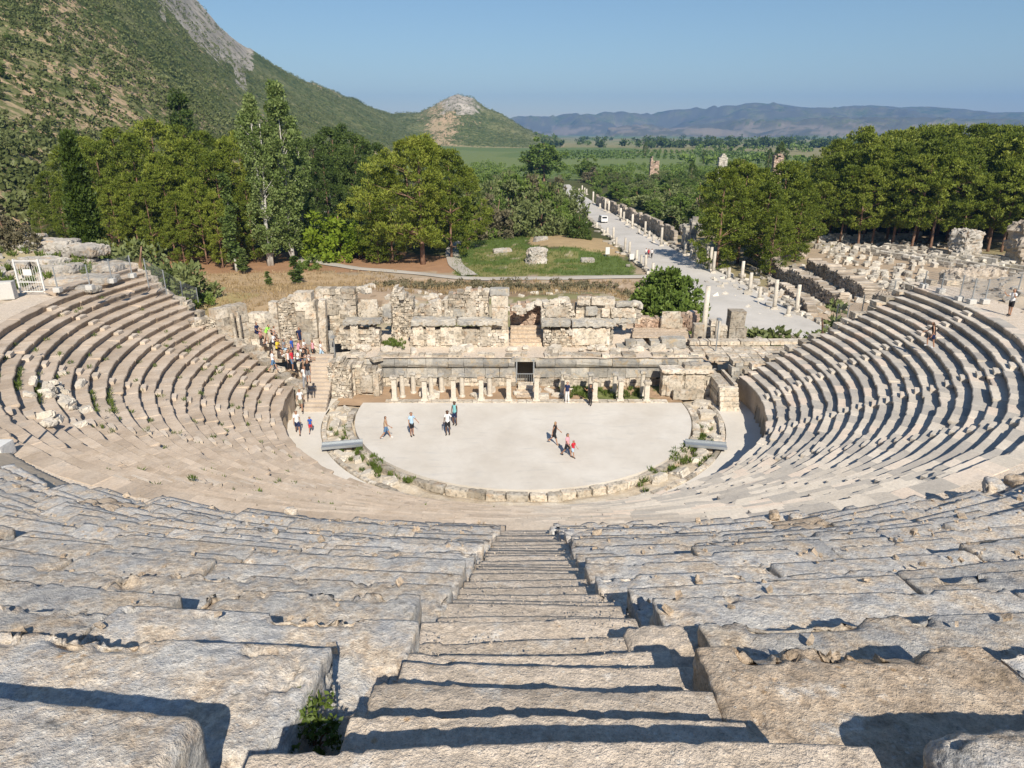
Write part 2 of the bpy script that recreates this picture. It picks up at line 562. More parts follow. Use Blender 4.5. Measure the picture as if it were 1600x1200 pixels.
def th_end(k, side):
    lo, hi = 60.0, 125.0
    for _ in range(40):
        m = (lo + hi) / 2
        th = m * side
        r = float(r_row(k, th))
        x, y = r * math.sin(rad(th)), -r * math.cos(rad(th))
        lim = cut_r(x) if side > 0 else cut_l(x)
        if y < lim: lo = m
        else: hi = m
    return lo * side


RUP, ZUP, RUS, TUP, NUP = 32.05, 10.12, 0.45, 0.80, 18   # upper tier: first crest radius, level, rise, tread


def dirs(px, py):
    X, Y, Z = ray(px, py)
    return math.degrees(math.atan2(X, Y)), Z / math.hypot(X, Y)


H1P = [(-300, -420), (0, -330), (150, -190), (250, -70), (300, -2), (345, 45), (385, 80), (450, 118), (500, 138), (550, 158), (600, 176), (640, 192), (680, 205), (720, 213)]
H1D = [900, 900, 950, 1000, 1000, 1030, 1070, 1150, 1250, 1350, 1450, 1520, 1600, 1700]
H1F = [120, 175, 200, 235, 255, 290, 330, 420, 520, 640, 780, 950, 1150, 1300]
H2P = [(560, 204), (600, 186), (620, 180), (655, 178), (690, 160), (715, 151), (740, 155), (762, 170), (785, 178), (800, 188), (830, 205), (848, 212), (870, 216)]
H3P = [(700, 206), (780, 198), (820, 191), (870, 189), (920, 184), (965, 181), (1010, 186), (1060, 178), (1110, 170), (1160, 167), (1210, 162), (1250, 168), (1300, 172), (1340, 168), (1400, 172), (1450, 170), (1520, 178), (1600, 176), (1900, 178)]
H4P = [(960, 210), (1000, 203), (1060, 200), (1110, 196), (1180, 190), (1240, 192), (1300, 186), (1400, 190), (1500, 188), (1600, 190), (1900, 190)]


def tab(P):
    a = np.array([dirs(*p) for p in P])
    return a[:, 0], a[:, 1]


T1, T2, T3, T4 = tab(H1P), tab(H2P), tab(H3P), tab(H4P)


def hill(az, d, T, D, F, power=1.3, zb=-4.0):
    te = np.interp(az, T[0], T[1])
    H = np.maximum(CZ + te * D - zb, 0.0)
    t = np.clip((d - F) / (D - F), 0, 1)
    z = H * t ** power
    back = np.clip((d - D) / (D * 0.6), 0, 1)
    return z * (1 - back * back * (3 - 2 * back)), t


def land(x, y):
    x = np.asarray(x, dtype=np.float64)
    y = np.asarray(y, dtype=np.float64)
    th = np.degrees(np.arctan2(x, -y))
    r = np.hypot(x, y)
    dx, dy = x - CX, y - CY
    d = np.hypot(dx, dy)
    az = np.degrees(np.arctan2(dx, dy))
    P = np.stack([x, y, np.zeros_like(x)], 1)
    base = -0.4 - 1.75 * sstep(8, 16, y) - 2.0 * sstep(60, 260, y)
    # heap of earth behind the stage building and the dry slope beside it
    bump = 4.6 * sstep(9, 15, y) * (1 - sstep(27, 58, y)) * (1 - sstep(9, 20, x)) * sstep(-75, -40, x)
    base = base + bump + fbm(P * 0.12, 4, 21) * (0.25 + 0.35 * (bump > 0.3)) * sstep(9, 14, y)
    # meadow knoll beside the street
    base = base + 1.6 * np.exp(-(((x - 9) / 9.0) ** 2 + ((y - 92) / 16.0) ** 2))
    # ground rising towards the hill on the western side
    base = base + 7.0 * sstep(-45, -120, x) * sstep(20, 90, y) * (1 - sstep(150, 260, d)) + 0.05 * np.clip(-x - 60, 0, 60) * sstep(30, 80, y)
    # bowl of the theatre
    rt = r_row(NROW, th)
    prof = np.where(r < R0, -0.6, np.where(r < rt, 0.9 + (r - R0) / np.maximum(rt - R0, 1) * (ZD - 2.2), ZD - 0.7))
    up = ZUP - 1.0 + (r - RUP) / TUP * RUS
    prof = np.where((r > RUP - 0.5) & (np.abs(th) < 62), np.minimum(np.maximum(up, ZD - 0.7), 24), prof)
    prof = np.where(r > rt + 2.8, np.where(np.abs(th) >= 62, ZD - 0.1 + np.clip(r - rt - 2.8, 0, 12) * 0.16 + fbm(P * 0.35, 4, 31) * 0.5, prof), prof)
    lim = np.where(x > 0, cut_r(x), np.minimum(cut_l(x), 11.5 + 3 * sstep(-35, -45, x)))
    m = 1 - sstep(0.4, 9.0, y - lim) * 1.0
    m = np.where(r < R0 - 0.2, 1 - sstep(3.0, 6.0, y), m)
    m = m * (1 - sstep(70, 110, np.abs(x)))
    z = base * (1 - m) + prof * m
    # paved court at the western and eastern side entrances stays at orchestra level
    side = (np.abs(x) > 11) & (np.abs(x) < 17.5) & (y > -1) & (y < 7)
    z = np.where(side, np.minimum(z, -0.3), z)
    # hills
    D1 = np.interp(az, T1[0], H1D)
    F1 = np.interp(az, T1[0], H1F)
    front = np.abs(az) < 100
    z1, t1 = hill(az, d, T1, D1, F1, 1.25)
    z2, t2 = hill(az, d, T2, 1500.0, 1180.0, 1.1)
    z3, t3 = hill(az, d, T3, 8000.0, 5600.0, 1.0, -10)
    z4, t4 = hill(az, d, T4, 5600.0, 4300.0, 1.1, -10)
    k1 = front & (az < T1[0][-1] + 1)
    z1 = np.where(k1, z1, 0)
    z2 = np.where(front, z2 * sstep(T2[0][0] - 1.0, T2[0][0] + 1.5, az) * (1 - sstep(T2[0][-1], T2[0][-1] + .6, az)), 0)
    z3 = np.where(front, z3 * sstep(T3[0][0] - 1.0, T3[0][0] + 2.0, az), 0)
    z4 = np.where(front, z4 * sstep(T4[0][0] - 1.0, T4[0][0] + 1.0, az), 0)
    e1 = fbm(P * 0.008, 5, 41) * 26 * t1 * (1 - t1 * 0.75) + fbm(P * 0.035, 4, 42) * 5 * t1
    e1 = np.where(z1 > 0.5, e1, 0)
    e2 = np.where(z2 > 0.5, fbm(P * 0.012, 5, 43) * 16 * t2 * (1 - t2 * .7) + fbm(P * .05, 4, 48) * 4 * t2, 0)
    R3 = 1 - np.abs(fbm(P * 0.0008, 6, 44, 0.55)) * 3
    e3 = np.where(z3 > 1, R3 * 420 * t3 * (1 - t3), 0)
    e4 = np.where(z4 > 1, (1 - 3 * np.abs(fbm(P * 0.0016, 6, 45, 0.55))) * 230 * t4 * (1 - t4), 0)
    hz = np.maximum.reduce([z1 + e1, z2 + e2, z3 + e3, z4 + e4])
    hz = np.maximum(hz, 0)
    return z + hz, dict(z1=z1, t1=t1, z2=z2, t2=t2, z3=z3, t3=t3, z4=z4, az=az, d=d, r=r, th=th, bowl=m)


_GX, _GY = np.arange(-150, 151, 0.75), np.arange(-8, 352, 0.75)
_a, _b = np.meshgrid(_GX, _GY, indexing='ij')
_GZ = land(_a.ravel(), _b.ravel())[0].reshape(_a.shape)


def gz(x, y):
    u, v = (x + 150) / 0.75, (y + 8) / 0.75
    i, j = int(u), int(v)
    if 0 <= i < len(_GX) - 1 and 0 <= j < len(_GY) - 1:
        u -= i; v -= j
        return float((_GZ[i, j] * (1 - u) + _GZ[i + 1, j] * u) * (1 - v) + (_GZ[i, j + 1] * (1 - u) + _GZ[i + 1, j + 1] * u) * v)
    return float(land(np.array([x]), np.array([y]))[0][0])


def hit(px, py):
    X, Y, Z = ray(px, py)
    k = np.concatenate([np.arange(15, 260, 0.25), np.arange(260, 3000, 2.0)])
    x, y, z = CX + X * k, CY + Y * k, CZ + Z * k
    g, _ = land(x, y)
    i = np.argmax(g > z)
    return Vector((x[i], y[i], g[i]))


def inpoly(x, y, poly):
    c = np.zeros(len(x), dtype=bool)
    n = len(poly)
    for i in range(n):
        x1, y1 = poly[i]
        x2, y2 = poly[(i + 1) % n]
        k = ((y1 > y) != (y2 > y)) & (x < (x2 - x1) * (y - y1) / (y2 - y1 + 1e-12) + x1)
        c ^= k
    return c


def build_ground():
    az = np.concatenate([np.arange(-180, -52, 4), np.arange(-52, 52, 0.16), np.arange(52, 180, 4)])
    d = [2.0]
    while d[-1] < 9300:
        d.append(d[-1] * 1.013 + 0.02)
    d = np.array(d)
    A, Dm = np.meshgrid(np.radians(az), d, indexing='ij')
    x = (CX + np.sin(A) * Dm).ravel()
    y = (CY + np.cos(A) * Dm).ravel()
    z, q = land(x, y)
    na, nd = len(az), len(d)
    ia = np.arange(na)
    ib = (ia + 1) % na
    jd = np.arange(nd - 1)
    a = (ia[:, None] * nd + jd[None]).ravel()
    b = (ib[:, None] * nd + jd[None]).ravel()
    F = np.stack([a, a + 1, b + 1, b], 1)
    P = np.stack([x, y, z * 0], 1)
    D = q['d']
    azv = q['az']
    n1, n2 = fbm(P * 0.05, 4, 51), fbm(P * 0.4, 4, 52)
    nb = fbm(P * 0.01, 4, 53)
    c = np.zeros((len(x), 3))
    c[:] = (0.42, 0.33, 0.23)
    def put(mask, col, w=1.0):
        w = (np.asarray(mask, dtype=np.float64) * w)[:, None]
        c[:] = c * (1 - w) + np.array(col) * w
    scrub = np.zeros(len(x))
    rock = np.zeros(len(x))
    flat = (q['z1'] < 0.5) & (q['z2'] < 0.5)
    # woodland floor and fields on the plain
    put(sstep(105, 135, D + n1 * 15) * (x > -200), (0.085, 0.090, 0.036))
    scrub += 0.42 * sstep(120, 170, D) * (1 - sstep(330, 420, D)) * flat
    fld = sstep(340, 430, D + n1 * 60)
    put(fld, (0.165, 0.205, 0.075))
    k = np.floor(x / 170 + nb * 0.7) * 7 + np.floor(y / 230 + nb * 0.6) * 13
    rv = (np.sin(k * 12.9898) * 43758.5453) % 1.0
    put((rv < 0.22) * fld, (0.24, 0.22, 0.10), 0.8)
    put((rv > 0.75) * fld, (0.12, 0.17, 0.055), 0.8)
    put(((rv > 0.5) & (rv < 0.62)) * fld * (D > 800), (0.30, 0.25, 0.14), 0.7)
    put(sstep(1100, 1600, D) * flat * (1 - sstep(2500, 3500, D)) * (np.abs(n1) < 0.22) * (x > 100), (0.33, 0.28, 0.16), 0.7)
    # the dry slope, the meadow, red earth under the pines
    dry = inpoly(x + n2 * 1.5, y + n2 * 1.5, [(-70, 14), (-22, 14), (-22, 62), (-34, 66), (-70, 70)])
    put(dry, (0.46, 0.33, 0.19), 0.85)
    put(dry & (n1 > 0.12), (0.36, 0.31, 0.12), 0.6)
    put(inpoly(x + n2, y + n2, [(-60, 64), (-36, 66), (-20, 66), (-8, 66), (-10, 80), (-30, 90), (-64, 82)]), (0.36, 0.20, 0.11), 0.85)
    heap = (bool(1) & (y > 9) & (y < 60) & (x > -24) & (x < 22))
    put(heap, (0.46, 0.34, 0.23), 0.85)
    put(heap & (n1 + n2 * 0.5 > 0.18), (0.16, 0.19, 0.06), 0.7)
    put(heap & (n2 > 0.25), (0.58, 0.47, 0.35), 0.6)
    put(heap & (n2 < -0.22), (0.22, 0.155, 0.095), 0.7)
    mead = inpoly(x + n2 * 1.2, y + n2 * 1.2, [(-10, 62.0), (20.3, 62.5), (20.0, 78), (16, 84), (6, 84), (2, 90), (4, 108), (-6, 110), (-13, 92)])
    put(mead, (0.11, 0.16, 0.04), 0.95)
    put(mead & (n1 + n2 * 0.6 > 0.03), (0.27, 0.235, 0.095), 0.75)
    put(mead & (n2 > 0.42), (0.50, 0.42, 0.30), 0.6)
    kn = inpoly(x + n2, y + n2, [(3, 88), (8, 85), (20, 80), (20, 103), (8, 110), (3, 108)])
    put(kn, (0.50, 0.36, 0.20), 0.85)
    # ruins field east of the street
    ag = (x > 30) & (y > 16) & (y < 112 + n1 * 8)
    put(ag, (0.46, 0.355, 0.25), 0.9)
    put(ag & (n1 + n2 * .5 > 0.22), (0.22, 0.21, 0.09), 0.6)
    # earth of the theatre hill
    hl = (q['bowl'] > 0.25) & (q['r'] > 30)
    put(hl, (0.53, 0.45, 0.35), 0.9)
    put(hl & (n1 + n2 * .6 > 0.2) & (x < -33) & (np.abs(q['th']) > 62), (0.30, 0.26, 0.11), 0.6)
    # hill slopes
    h1 = q['z1'] > 0.5
    h2 = (q['z2'] > 0.5) & (q['z2'] > q['z1'])
    put(h1 | h2, (0.45, 0.33, 0.205))
    put((h1 | h2) & (n1 > 0.1), (0.36, 0.29, 0.17), 0.7)
    t1 = q['t1']
    sc1 = 0.55 + 0.16 * nb + 0.10 * sstep(0.15, 0.5, t1) - 0.04 * (1 - sstep(0.0, 0.2, t1))
    scrub = np.where(h1, sc1 + 0.10 * sstep(-16, -8, azv), scrub)
    scrub = np.where(h2, 0.66 - 0.17 * np.exp(-((azv + 5.6) / 1.6) ** 2) + 0.1 * nb, scrub)
    gap = np.interp(azv, T1[0], T1[1]) - (z - CZ) / D + (nb * 0.02 + n1 * 0.008)
    crest_old = sstep(0.72, 0.80, t1 + n1 * 0.05 + nb * 0.12) * (1 - sstep(-20.2, -18.4, azv + nb * 1.2 + (1 - t1) * 5)) * 1.0
    crest = (1 - sstep(0.035, 0.06, gap + 0.045 * sstep(-22, -18.2, azv))) * (1 - sstep(-19.2, -18.2, azv)) * (t1 > .3)
    rib = fbm(np.stack([azv * 1.1, t1 * 2.2, azv * 0], 1), 4, 61)
    rock = np.where(h1, np.maximum(crest * (0.90 + 0.45 * rib), 0.8 * sstep(0.18, 0.40, rib) * sstep(0.4, 0.6, t1) * (azv < -19)), 0)
    rock = np.where(h2, 0.85 * np.exp(-(((azv + 4.1) / 1.9) ** 2)) * sstep(0.52, 0.72, q['t2'] + n1 * 0.12), rock)
    far = (q['z3'] > 1) | (q['z4'] > 1)
    put(far, (0.13, 0.125, 0.085))
    put(far & (nb > 0.1), (0.22, 0.18, 0.125), 0.7)
    lowf = far & (z < 55 + nb * 60) & (nb + n1 * .5 > -.05)
    put(lowf, (0.34, 0.28, 0.21), 0.4)
    scrub = np.where(far, np.where(lowf, 0.44, 0.50 + 0.25 * nb), scrub)
    V = np.stack([x, y, z], 1)
    fd = Dm.ravel()[F[:, 0]]
    fh1 = h1[F[:, 0]] | h2[F[:, 0]]
    ff = far[F[:, 0]]
    parts = [('ground', ~fh1 & ~ff), ('hillside', fh1 & ~ff), ('mountains', ff)]
    for nm, msk in parts:
        f = F[msk]
        u, inv = np.unique(f, return_inverse=True)
        me = make_mesh(nm, V[u], inv.reshape(f.shape).astype(np.int32), M['ground'], True, {'scrub': scrub[u], 'rock': rock[u]}, {'Col': c[u]})
        tag(obj(nm, me), kind='structure')


build_ground()
exec_sections = []

# ------------------------------------------------------------------ lower tier of seats
ORD = ['first', 'second', 'third', 'fourth', 'fifth', 'sixth', 'seventh', 'eighth', 'ninth', 'tenth', 'eleventh', 'twelfth', 'thirteenth', 'fourteenth', 'fifteenth', 'sixteenth', 'seventeenth', 'eighteenth', 'nineteenth', 'twentieth', 'twenty-first', 'twenty-second']
FLIGHTS = [83.0, 62.6, 44.6, 28.6, 1.0, -28.0, -49.5, -68.5, -86.5]


def sweep_row(name, k, ta, tb, profile, label, cat, group, mat, top=True):
    """One curved run of seats cut into separate stones, each a little out of line."""
    th, dr, dz, tn, chip = [], [], [], [], []
    t = ta
    r = float(r_row(k, (ta + tb) / 2))
    while t < tb - 1e-6:
        L = rnd.uniform(0.8, 1.7)
        e = min(tb, t + math.degrees(L / r))
        if tb - e < math.degrees(0.4 / r): e = tb
        n = max(3, int(math.radians(e - t) * r / 0.24))
        o_r, o_z, tt = rnd.gauss(0, 0.013), rnd.gauss(0, 0.010), rnd.uniform(-1, 1)
        sk = rnd.gauss(0, 0.02)
        low = rnd.random() < 0.05
        gap = math.degrees(0.012 / r)
        for i in range(n + 1):
            u = i / n
            th.append(t + gap + (e - t - 2 * gap) * u)
            dr.append(o_r + sk * (u - .5))
            dz.append(o_z - (0.07 if low else 0))
            tn.append(tt)
            chip.append(1.0 if low else 0.0)
        t = e
    th, dr, dz, tn, chip = map(np.array, (th, dr, dz, tn, chip))
    rk = r_row(k, th)
    x0, y0 = rk * np.sin(np.radians(th)), -rk * np.cos(np.radians(th))
    P = np.stack([x0, y0, np.full_like(x0, k * 3.7)], 1)
    nz1, nz2 = fbm(P * 1.3, 4, 71), fbm(P * 3.1, 3, 72)
    bite = sstep(0.22, 0.5, fbm(P * 0.8, 4, 73)) + chip
    V, S, R_ = [], [], []
    for (pr, pz, wr, wz, ris, isbite) in profile(k, th):
        rr = rk + pr + dr * (0.6 + wr) + nz1 * 0.035 * wr + nz2 * 0.02 * wr + bite * isbite * 0.10
        zz = pz + (dz + nz2 * 0.018 + nz1 * 0.012) * wz - bite * isbite * 0.05
        V.append(np.stack([rr * np.sin(np.radians(th)), -rr * np.cos(np.radians(th)), zz + 0 * th], 1))
        R_.append(np.full(len(th), ris))
    m, n = len(V), len(th)
    V = np.concatenate(V)
    F = []
    for i in range(m - 1):
        a = np.arange(n - 1) + i * n
        F.append(np.stack([a, a + n, a + n + 1, a + 1], 1))
    F = np.concatenate(F)[:, ::-1]
    # end caps
    caps = [list(range(0, m * n, n)), list(range(n - 1, m * n, n))[::-1]]
    F = [tuple(f) for f in F] + [tuple(c) for c in caps]
    side = np.tile(sstep(-12, 16, th + nz1 * 6), m)
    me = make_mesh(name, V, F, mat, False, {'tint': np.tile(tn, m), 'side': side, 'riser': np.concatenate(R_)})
    return tag(obj(name, me), label, cat, group)


def seat_profile(k, th):
    z0, z1 = 1.9 + RISE * (k - 1), 1.9 + RISE * k
    t = tread(th)
    lo = z0 - 0.06 if k > 0 else 1.55
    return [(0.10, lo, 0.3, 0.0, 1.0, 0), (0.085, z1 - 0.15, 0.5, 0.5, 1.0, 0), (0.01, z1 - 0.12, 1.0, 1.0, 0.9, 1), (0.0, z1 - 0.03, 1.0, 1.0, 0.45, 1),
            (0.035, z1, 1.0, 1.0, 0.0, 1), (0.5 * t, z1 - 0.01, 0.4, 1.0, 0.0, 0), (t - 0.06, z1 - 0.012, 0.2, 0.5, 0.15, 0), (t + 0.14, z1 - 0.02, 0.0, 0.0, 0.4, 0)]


for k in range(0, NROW):
    lab = ('lowest curved row of pale stone seats, capping the orchestra wall' if k == 0 else
           'topmost curved row of stone seats just below the walkway' if k == NROW - 1 else
           '%s curved row of stone seats counted up from the orchestra wall' % ORD[k])
    sweep_row('seat_row', k, th_end(k, -1), th_end(k, 1), seat_profile, lab, 'seat row', 'curved seat rows of the lower tier', M['seat'])


def top_profile(k, th):
    z0, z1 = 1.9 + RISE * (k - 1), 1.9 + RISE * k
    return [(0.06, z0 - 0.06, 0.3, 0, 1.0, 0), (0.03, z1 - 0.08, 0.8, 0.6, 0.9, 0), (0.0, z1 - 0.02, 1, 1, 0.5, 1), (0.05, z1 + 0.02, 1, 1, 0.0, 1), (0.75, z1 + 0.01, 0.3, 1, 0.0, 0), (0.8, z1 - 0.10, 0.3, 0, 0.2, 0)]


sweep_row('walkway_edge', NROW, th_end(NROW, -1) + 15.6, th_end(NROW, 1), top_profile, 'stone edging along the inner rim of the curved walkway', 'stone edging', None, M['seat'])
for k, a in ((NROW, -0.3), (NROW + 1, -0.3)):
    e = th_end(k, -1)
    sweep_row('short_seat_row', k, e, e + 16.5 + a, seat_profile,
              'short stone row above the walkway level under the fence posts' if k == NROW else 'highest short stone row against the rocky bank beside the gate', 'seat row', None, M['seat'])

# walkway between the tiers
th = np.linspace(-100, 100, 401)
rr = np.array([0.72, 1.2, 1.9, 2.6, 3.4])
V, F = [], []
for j, o in enumerate(rr):
    R = r_row(NROW, th) + o
    x, y = R * np.sin(np.radians(th)), -R * np.cos(np.radians(th))
    P = np.stack([x, y, 0 * x], 1)
    V.append(np.stack([x, y, ZD + 0.004 + fbm(P * 0.5, 3, 81) * 0.03 - 0.012 * j], 1))
n = len(th)
for j in range(len(rr) - 1):
    a = np.arange(n - 1) + j * n
    F.append(np.stack([a, a + 1, a + n + 1, a + n], 1))
tag(obj('walkway', make_mesh('walkway', np.concatenate(V), np.concatenate(F), M['path'], True)), kind='structure')

# stairways of the lower tier: a half step in front of every seat
FLAB = ['steep stairway nearest the eastern end of the lower seats, below the standing woman', 'stairway of bright white steps crossing the sunlit eastern seats', 'stairway of the eastern seats ending below the bridge of grey planks',
        'stairway on the pale near seats with deep shadows in its steps', 'stairway running straight down the middle to the orchestra floor', 'stairway low on the tan seats below the lamp post footing',
        'stairway on the tan western seats beside the collapsed patch', 'long stairway of pale blocks across the western seats', 'stairway of pale blocks climbing the western seats to the white gate']
for fi, a in enumerate(FLIGHTS):
    root = empty('stairway', (19 * math.sin(rad(a)), -19 * math.cos(rad(a)), 2.2), 0, FLAB[fi], 'stairway', 'stairways through the lower seats')
    root_inv = Matrix.Translation(-root.location)
    for k in range(1, NROW + 1):
        aa = a + (0.4 * math.sin(k * 1.7 + fi))
        rk = float(r_row(k, aa))
        z0 = 1.9 + RISE * (k - 1)
        V, F_, _ = rblock((0.40 + rnd.uniform(-.04, .05), 0.19, 0.105), 0.11, k * 3 + fi * 31, 0.02, 0.012)
        ang = rad(aa)
        # local x tangential, y radial
        ca, sa = math.cos(ang), math.sin(ang)
        rm = rk - 0.12
        wx = V[:, 0] * ca + (V[:, 1] + rm) * sa
        wy = V[:, 0] * sa - (V[:, 1] + rm) * ca
        W = np.stack([wx, wy, V[:, 2] + z0 + 0.085], 1)
        me = make_mesh('step', W - np.array(root.location), F_, M['seat'], False, {'tint': np.full(len(W), rnd.uniform(0.0, 0.9)), 'side': np.full(len(W), 0.45 + 0.55 * float(sstep(-12, 16, aa))), 'riser': np.zeros(len(W))})
        obj('step', me, root)

# orchestra wall under the lowest seats
th = np.linspace(th_end(0, -1), th_end(0, 1), 420)
V, F = [], []
prof = [(0.14, -0.6), (0.12, 0.0), (0.10, 0.5), (0.13, 1.0), (0.10, 1.45), (0.12, 1.62)]
tint = np.repeat(RS.uniform(-1, 1, 84), 5)
for pr, pz in prof:
    R = R0 + pr
    x, y = R * np.sin(np.radians(th)), -R * np.cos(np.radians(th))
    P = np.stack([x, y, 0 * x + pz], 1)
    R = R + fbm(P * 1.5, 3, 83) * 0.02
    V.append(np.stack([R * np.sin(np.radians(th)), -R * np.cos(np.radians(th)), pz + 0 * x], 1))
n = len(th)
for j in range(len(prof) - 1):
    a = np.arange(n - 1) + j * n
    F.append(np.stack([a + n, a + n + 1, a + 1, a], 1)[:, ::-1])
m = len(prof)
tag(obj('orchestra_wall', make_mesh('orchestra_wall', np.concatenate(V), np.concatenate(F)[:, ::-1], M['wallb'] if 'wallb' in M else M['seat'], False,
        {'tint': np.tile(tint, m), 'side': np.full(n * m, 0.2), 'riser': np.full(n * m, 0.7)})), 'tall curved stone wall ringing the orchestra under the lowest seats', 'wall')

# orchestra floor, corridor and drain
RD = 12.35


def disc(name, r, ycut, z, thick, mat, n=180, rin=0.0):
    a0 = math.degrees(math.pi - math.acos(ycut / r)) if abs(ycut) < r else 180
    a = np.radians(np.linspace(-a0, a0, n))
    o = np.stack([r * np.sin(a), -r * np.cos(a), 0 * a + z], 1)
    lo = o.copy(); lo[:, 2] -= thick
    if rin:
        i_ = np.stack([rin * np.sin(a), -rin * np.cos(a), 0 * a + z], 1)
        V = np.concatenate([o, i_, lo])
        F = [(j, j + 1, n + j + 1, n + j) for j in range(n - 1)] + [(j, 2 * n + j, 2 * n + j + 1, j + 1) for j in range(n - 1)]
        F = [f[::1] for f in F]
    else:
        V = np.concatenate([o, lo])
        F = [tuple(range(n))] + [(j, n + j, n + j + 1, j + 1) for j in range(n - 1)]
    return obj(name, make_mesh(name, V, F, mat))


tag(disc('orchestra_floor', RD, 1.35, 0.16, 0.6, M['orch']), kind='structure')
# corridor ring (runs on to the side entrances)
V, F = [], []
th = np.linspace(-101, 101, 300)
for R in (14.72, 15.6, 16.4, 17.3):
    V.append(np.stack([R * np.sin(np.radians(th)), -R * np.cos(np.radians(th)), 0 * th - 0.004], 1))
for j in range(3):
    a = np.arange(299) + j * 300
    F.append(np.stack([a, a + 1, a + 301, a + 300], 1)[:, ::-1])
tag(obj('corridor_floor', make_mesh('corridor_floor', np.concatenate(V), np.concatenate(F)[:, ::-1], M['corr'])), kind='structure')
# drain bed with earth between the kerbs
V, F = [], []
th = np.linspace(-108, 108, 420)
rs = (12.0, 12.9, 13.3, 13.7, 14.1, 14.75)
for j, R in enumerate(rs):
    P = np.stack([R * np.sin(np.radians(th)), -R * np.cos(np.radians(th)), 0 * th], 1)
    z = -0.22 + fbm(P * 0.9, 4, 91) * 0.16 - (0.12 if j == 1 else 0)
    V.append(np.stack([P[:, 0], P[:, 1], z], 1))
for j in range(len(rs) - 1):
    a = np.arange(419) + j * 420
    F.append(np.stack([a, a + 420, a + 421, a + 1], 1))
tag(obj('drain_bed_ground', make_mesh('drain_bed_ground', np.concatenate(V), np.concatenate(F), m_stone('drain_earth', (0.46, 0.37, 0.26), (0.55, 0.47, 0.36), (0.66, 0.60, 0.50), darkamt=0.3, sc=0.9, fine=9, tintw=0, coord='World'))), kind='structure')


def ring_blocks(name, r, w, h, zc, a0, a1, lmin, lmax, skip, label, cat, mat):
    mb = MB()
    a = a0
    while a < a1:
        L = rnd.uniform(lmin, lmax)
        da = math.degrees(L / r)
        if rnd.random() > skip:
            V, F_, _ = rblock((L / 2 - 0.02, w / 2 * rnd.uniform(.85, 1.1), h / 2), 0.14, rnd.random() * 50, 0.03, 0.02, chip=.05)
            am = rad(a + da / 2 + rnd.gauss(0, .15))
            rm = r + rnd.gauss(0, .03)
            ca, sa = math.cos(am), math.sin(am)
            W = np.stack([V[:, 0] * ca + (V[:, 1] + rm) * sa, V[:, 0] * sa - (V[:, 1] + rm) * ca, V[:, 2] + zc + rnd.gauss(0, .025)], 1)
            mb.add(W, F_, rnd.uniform(-1, 1))
        a += da
    o = mb.build(name, mat)
    return tag(o, label, cat)


ring_blocks('inner_kerb', 12.72, 0.5, 0.5, -0.12, -92, 92, 0.8, 1.5, 0.03, 'ring of squared kerb blocks round the pale orchestra floor', 'kerb', M['marble'])
ring_blocks('outer_kerb', 14.5, 0.35, 0.42, -0.12, -98, 98, 0.9, 1.8, 0.10, 'thin outer kerb of long slabs between the drain and the corridor', 'kerb', M['marble'])

# foot bridges over the drain
for sx, lab in ((-1, 'grey plank bridge over the drain below the western seats'), (1, 'grey plank bridge over the drain below the eastern seats')):
    p0 = Vector((sx * 10.75, -6.25, 0.27)); p1 = Vector((sx * 13.35, -6.8, 0.27))
    c = (p0 + p1) / 2
    ang = math.atan2(p1.y - p0.y, p1.x - p0.x)
    b = empty('foot_bridge', c, ang, lab, 'bridge', 'plank bridges over the orchestra drain')
    L = (p1 - p0).length / 2
    mb = MB()
    for i in range(5): mb.box((0, -0.30 + i * 0.15, 0), (L, 0.066, 0.03), 0, rnd.uniform(-.5, .5))
    mb.build('deck', M['steel'], b)
    for s in (-1, 1):
        mb = MB(); mb.box((0, s * 0.40, 0.06), (L, 0.035, 0.09)); mb.build('side_beam', M['steel'], b)

# ------------------------------------------------------------------ upper tier: worn blocks, straight at the camera
UP_T0 = math.degrees(math.atan2(-0.72, 45.6))


def crest_r(r, th):
    return r + 0.85 * min(abs(th) / 26.0, 1.5) ** 2


def up_center(r): return -0.72 * r / 45.6   # x of the stair axis


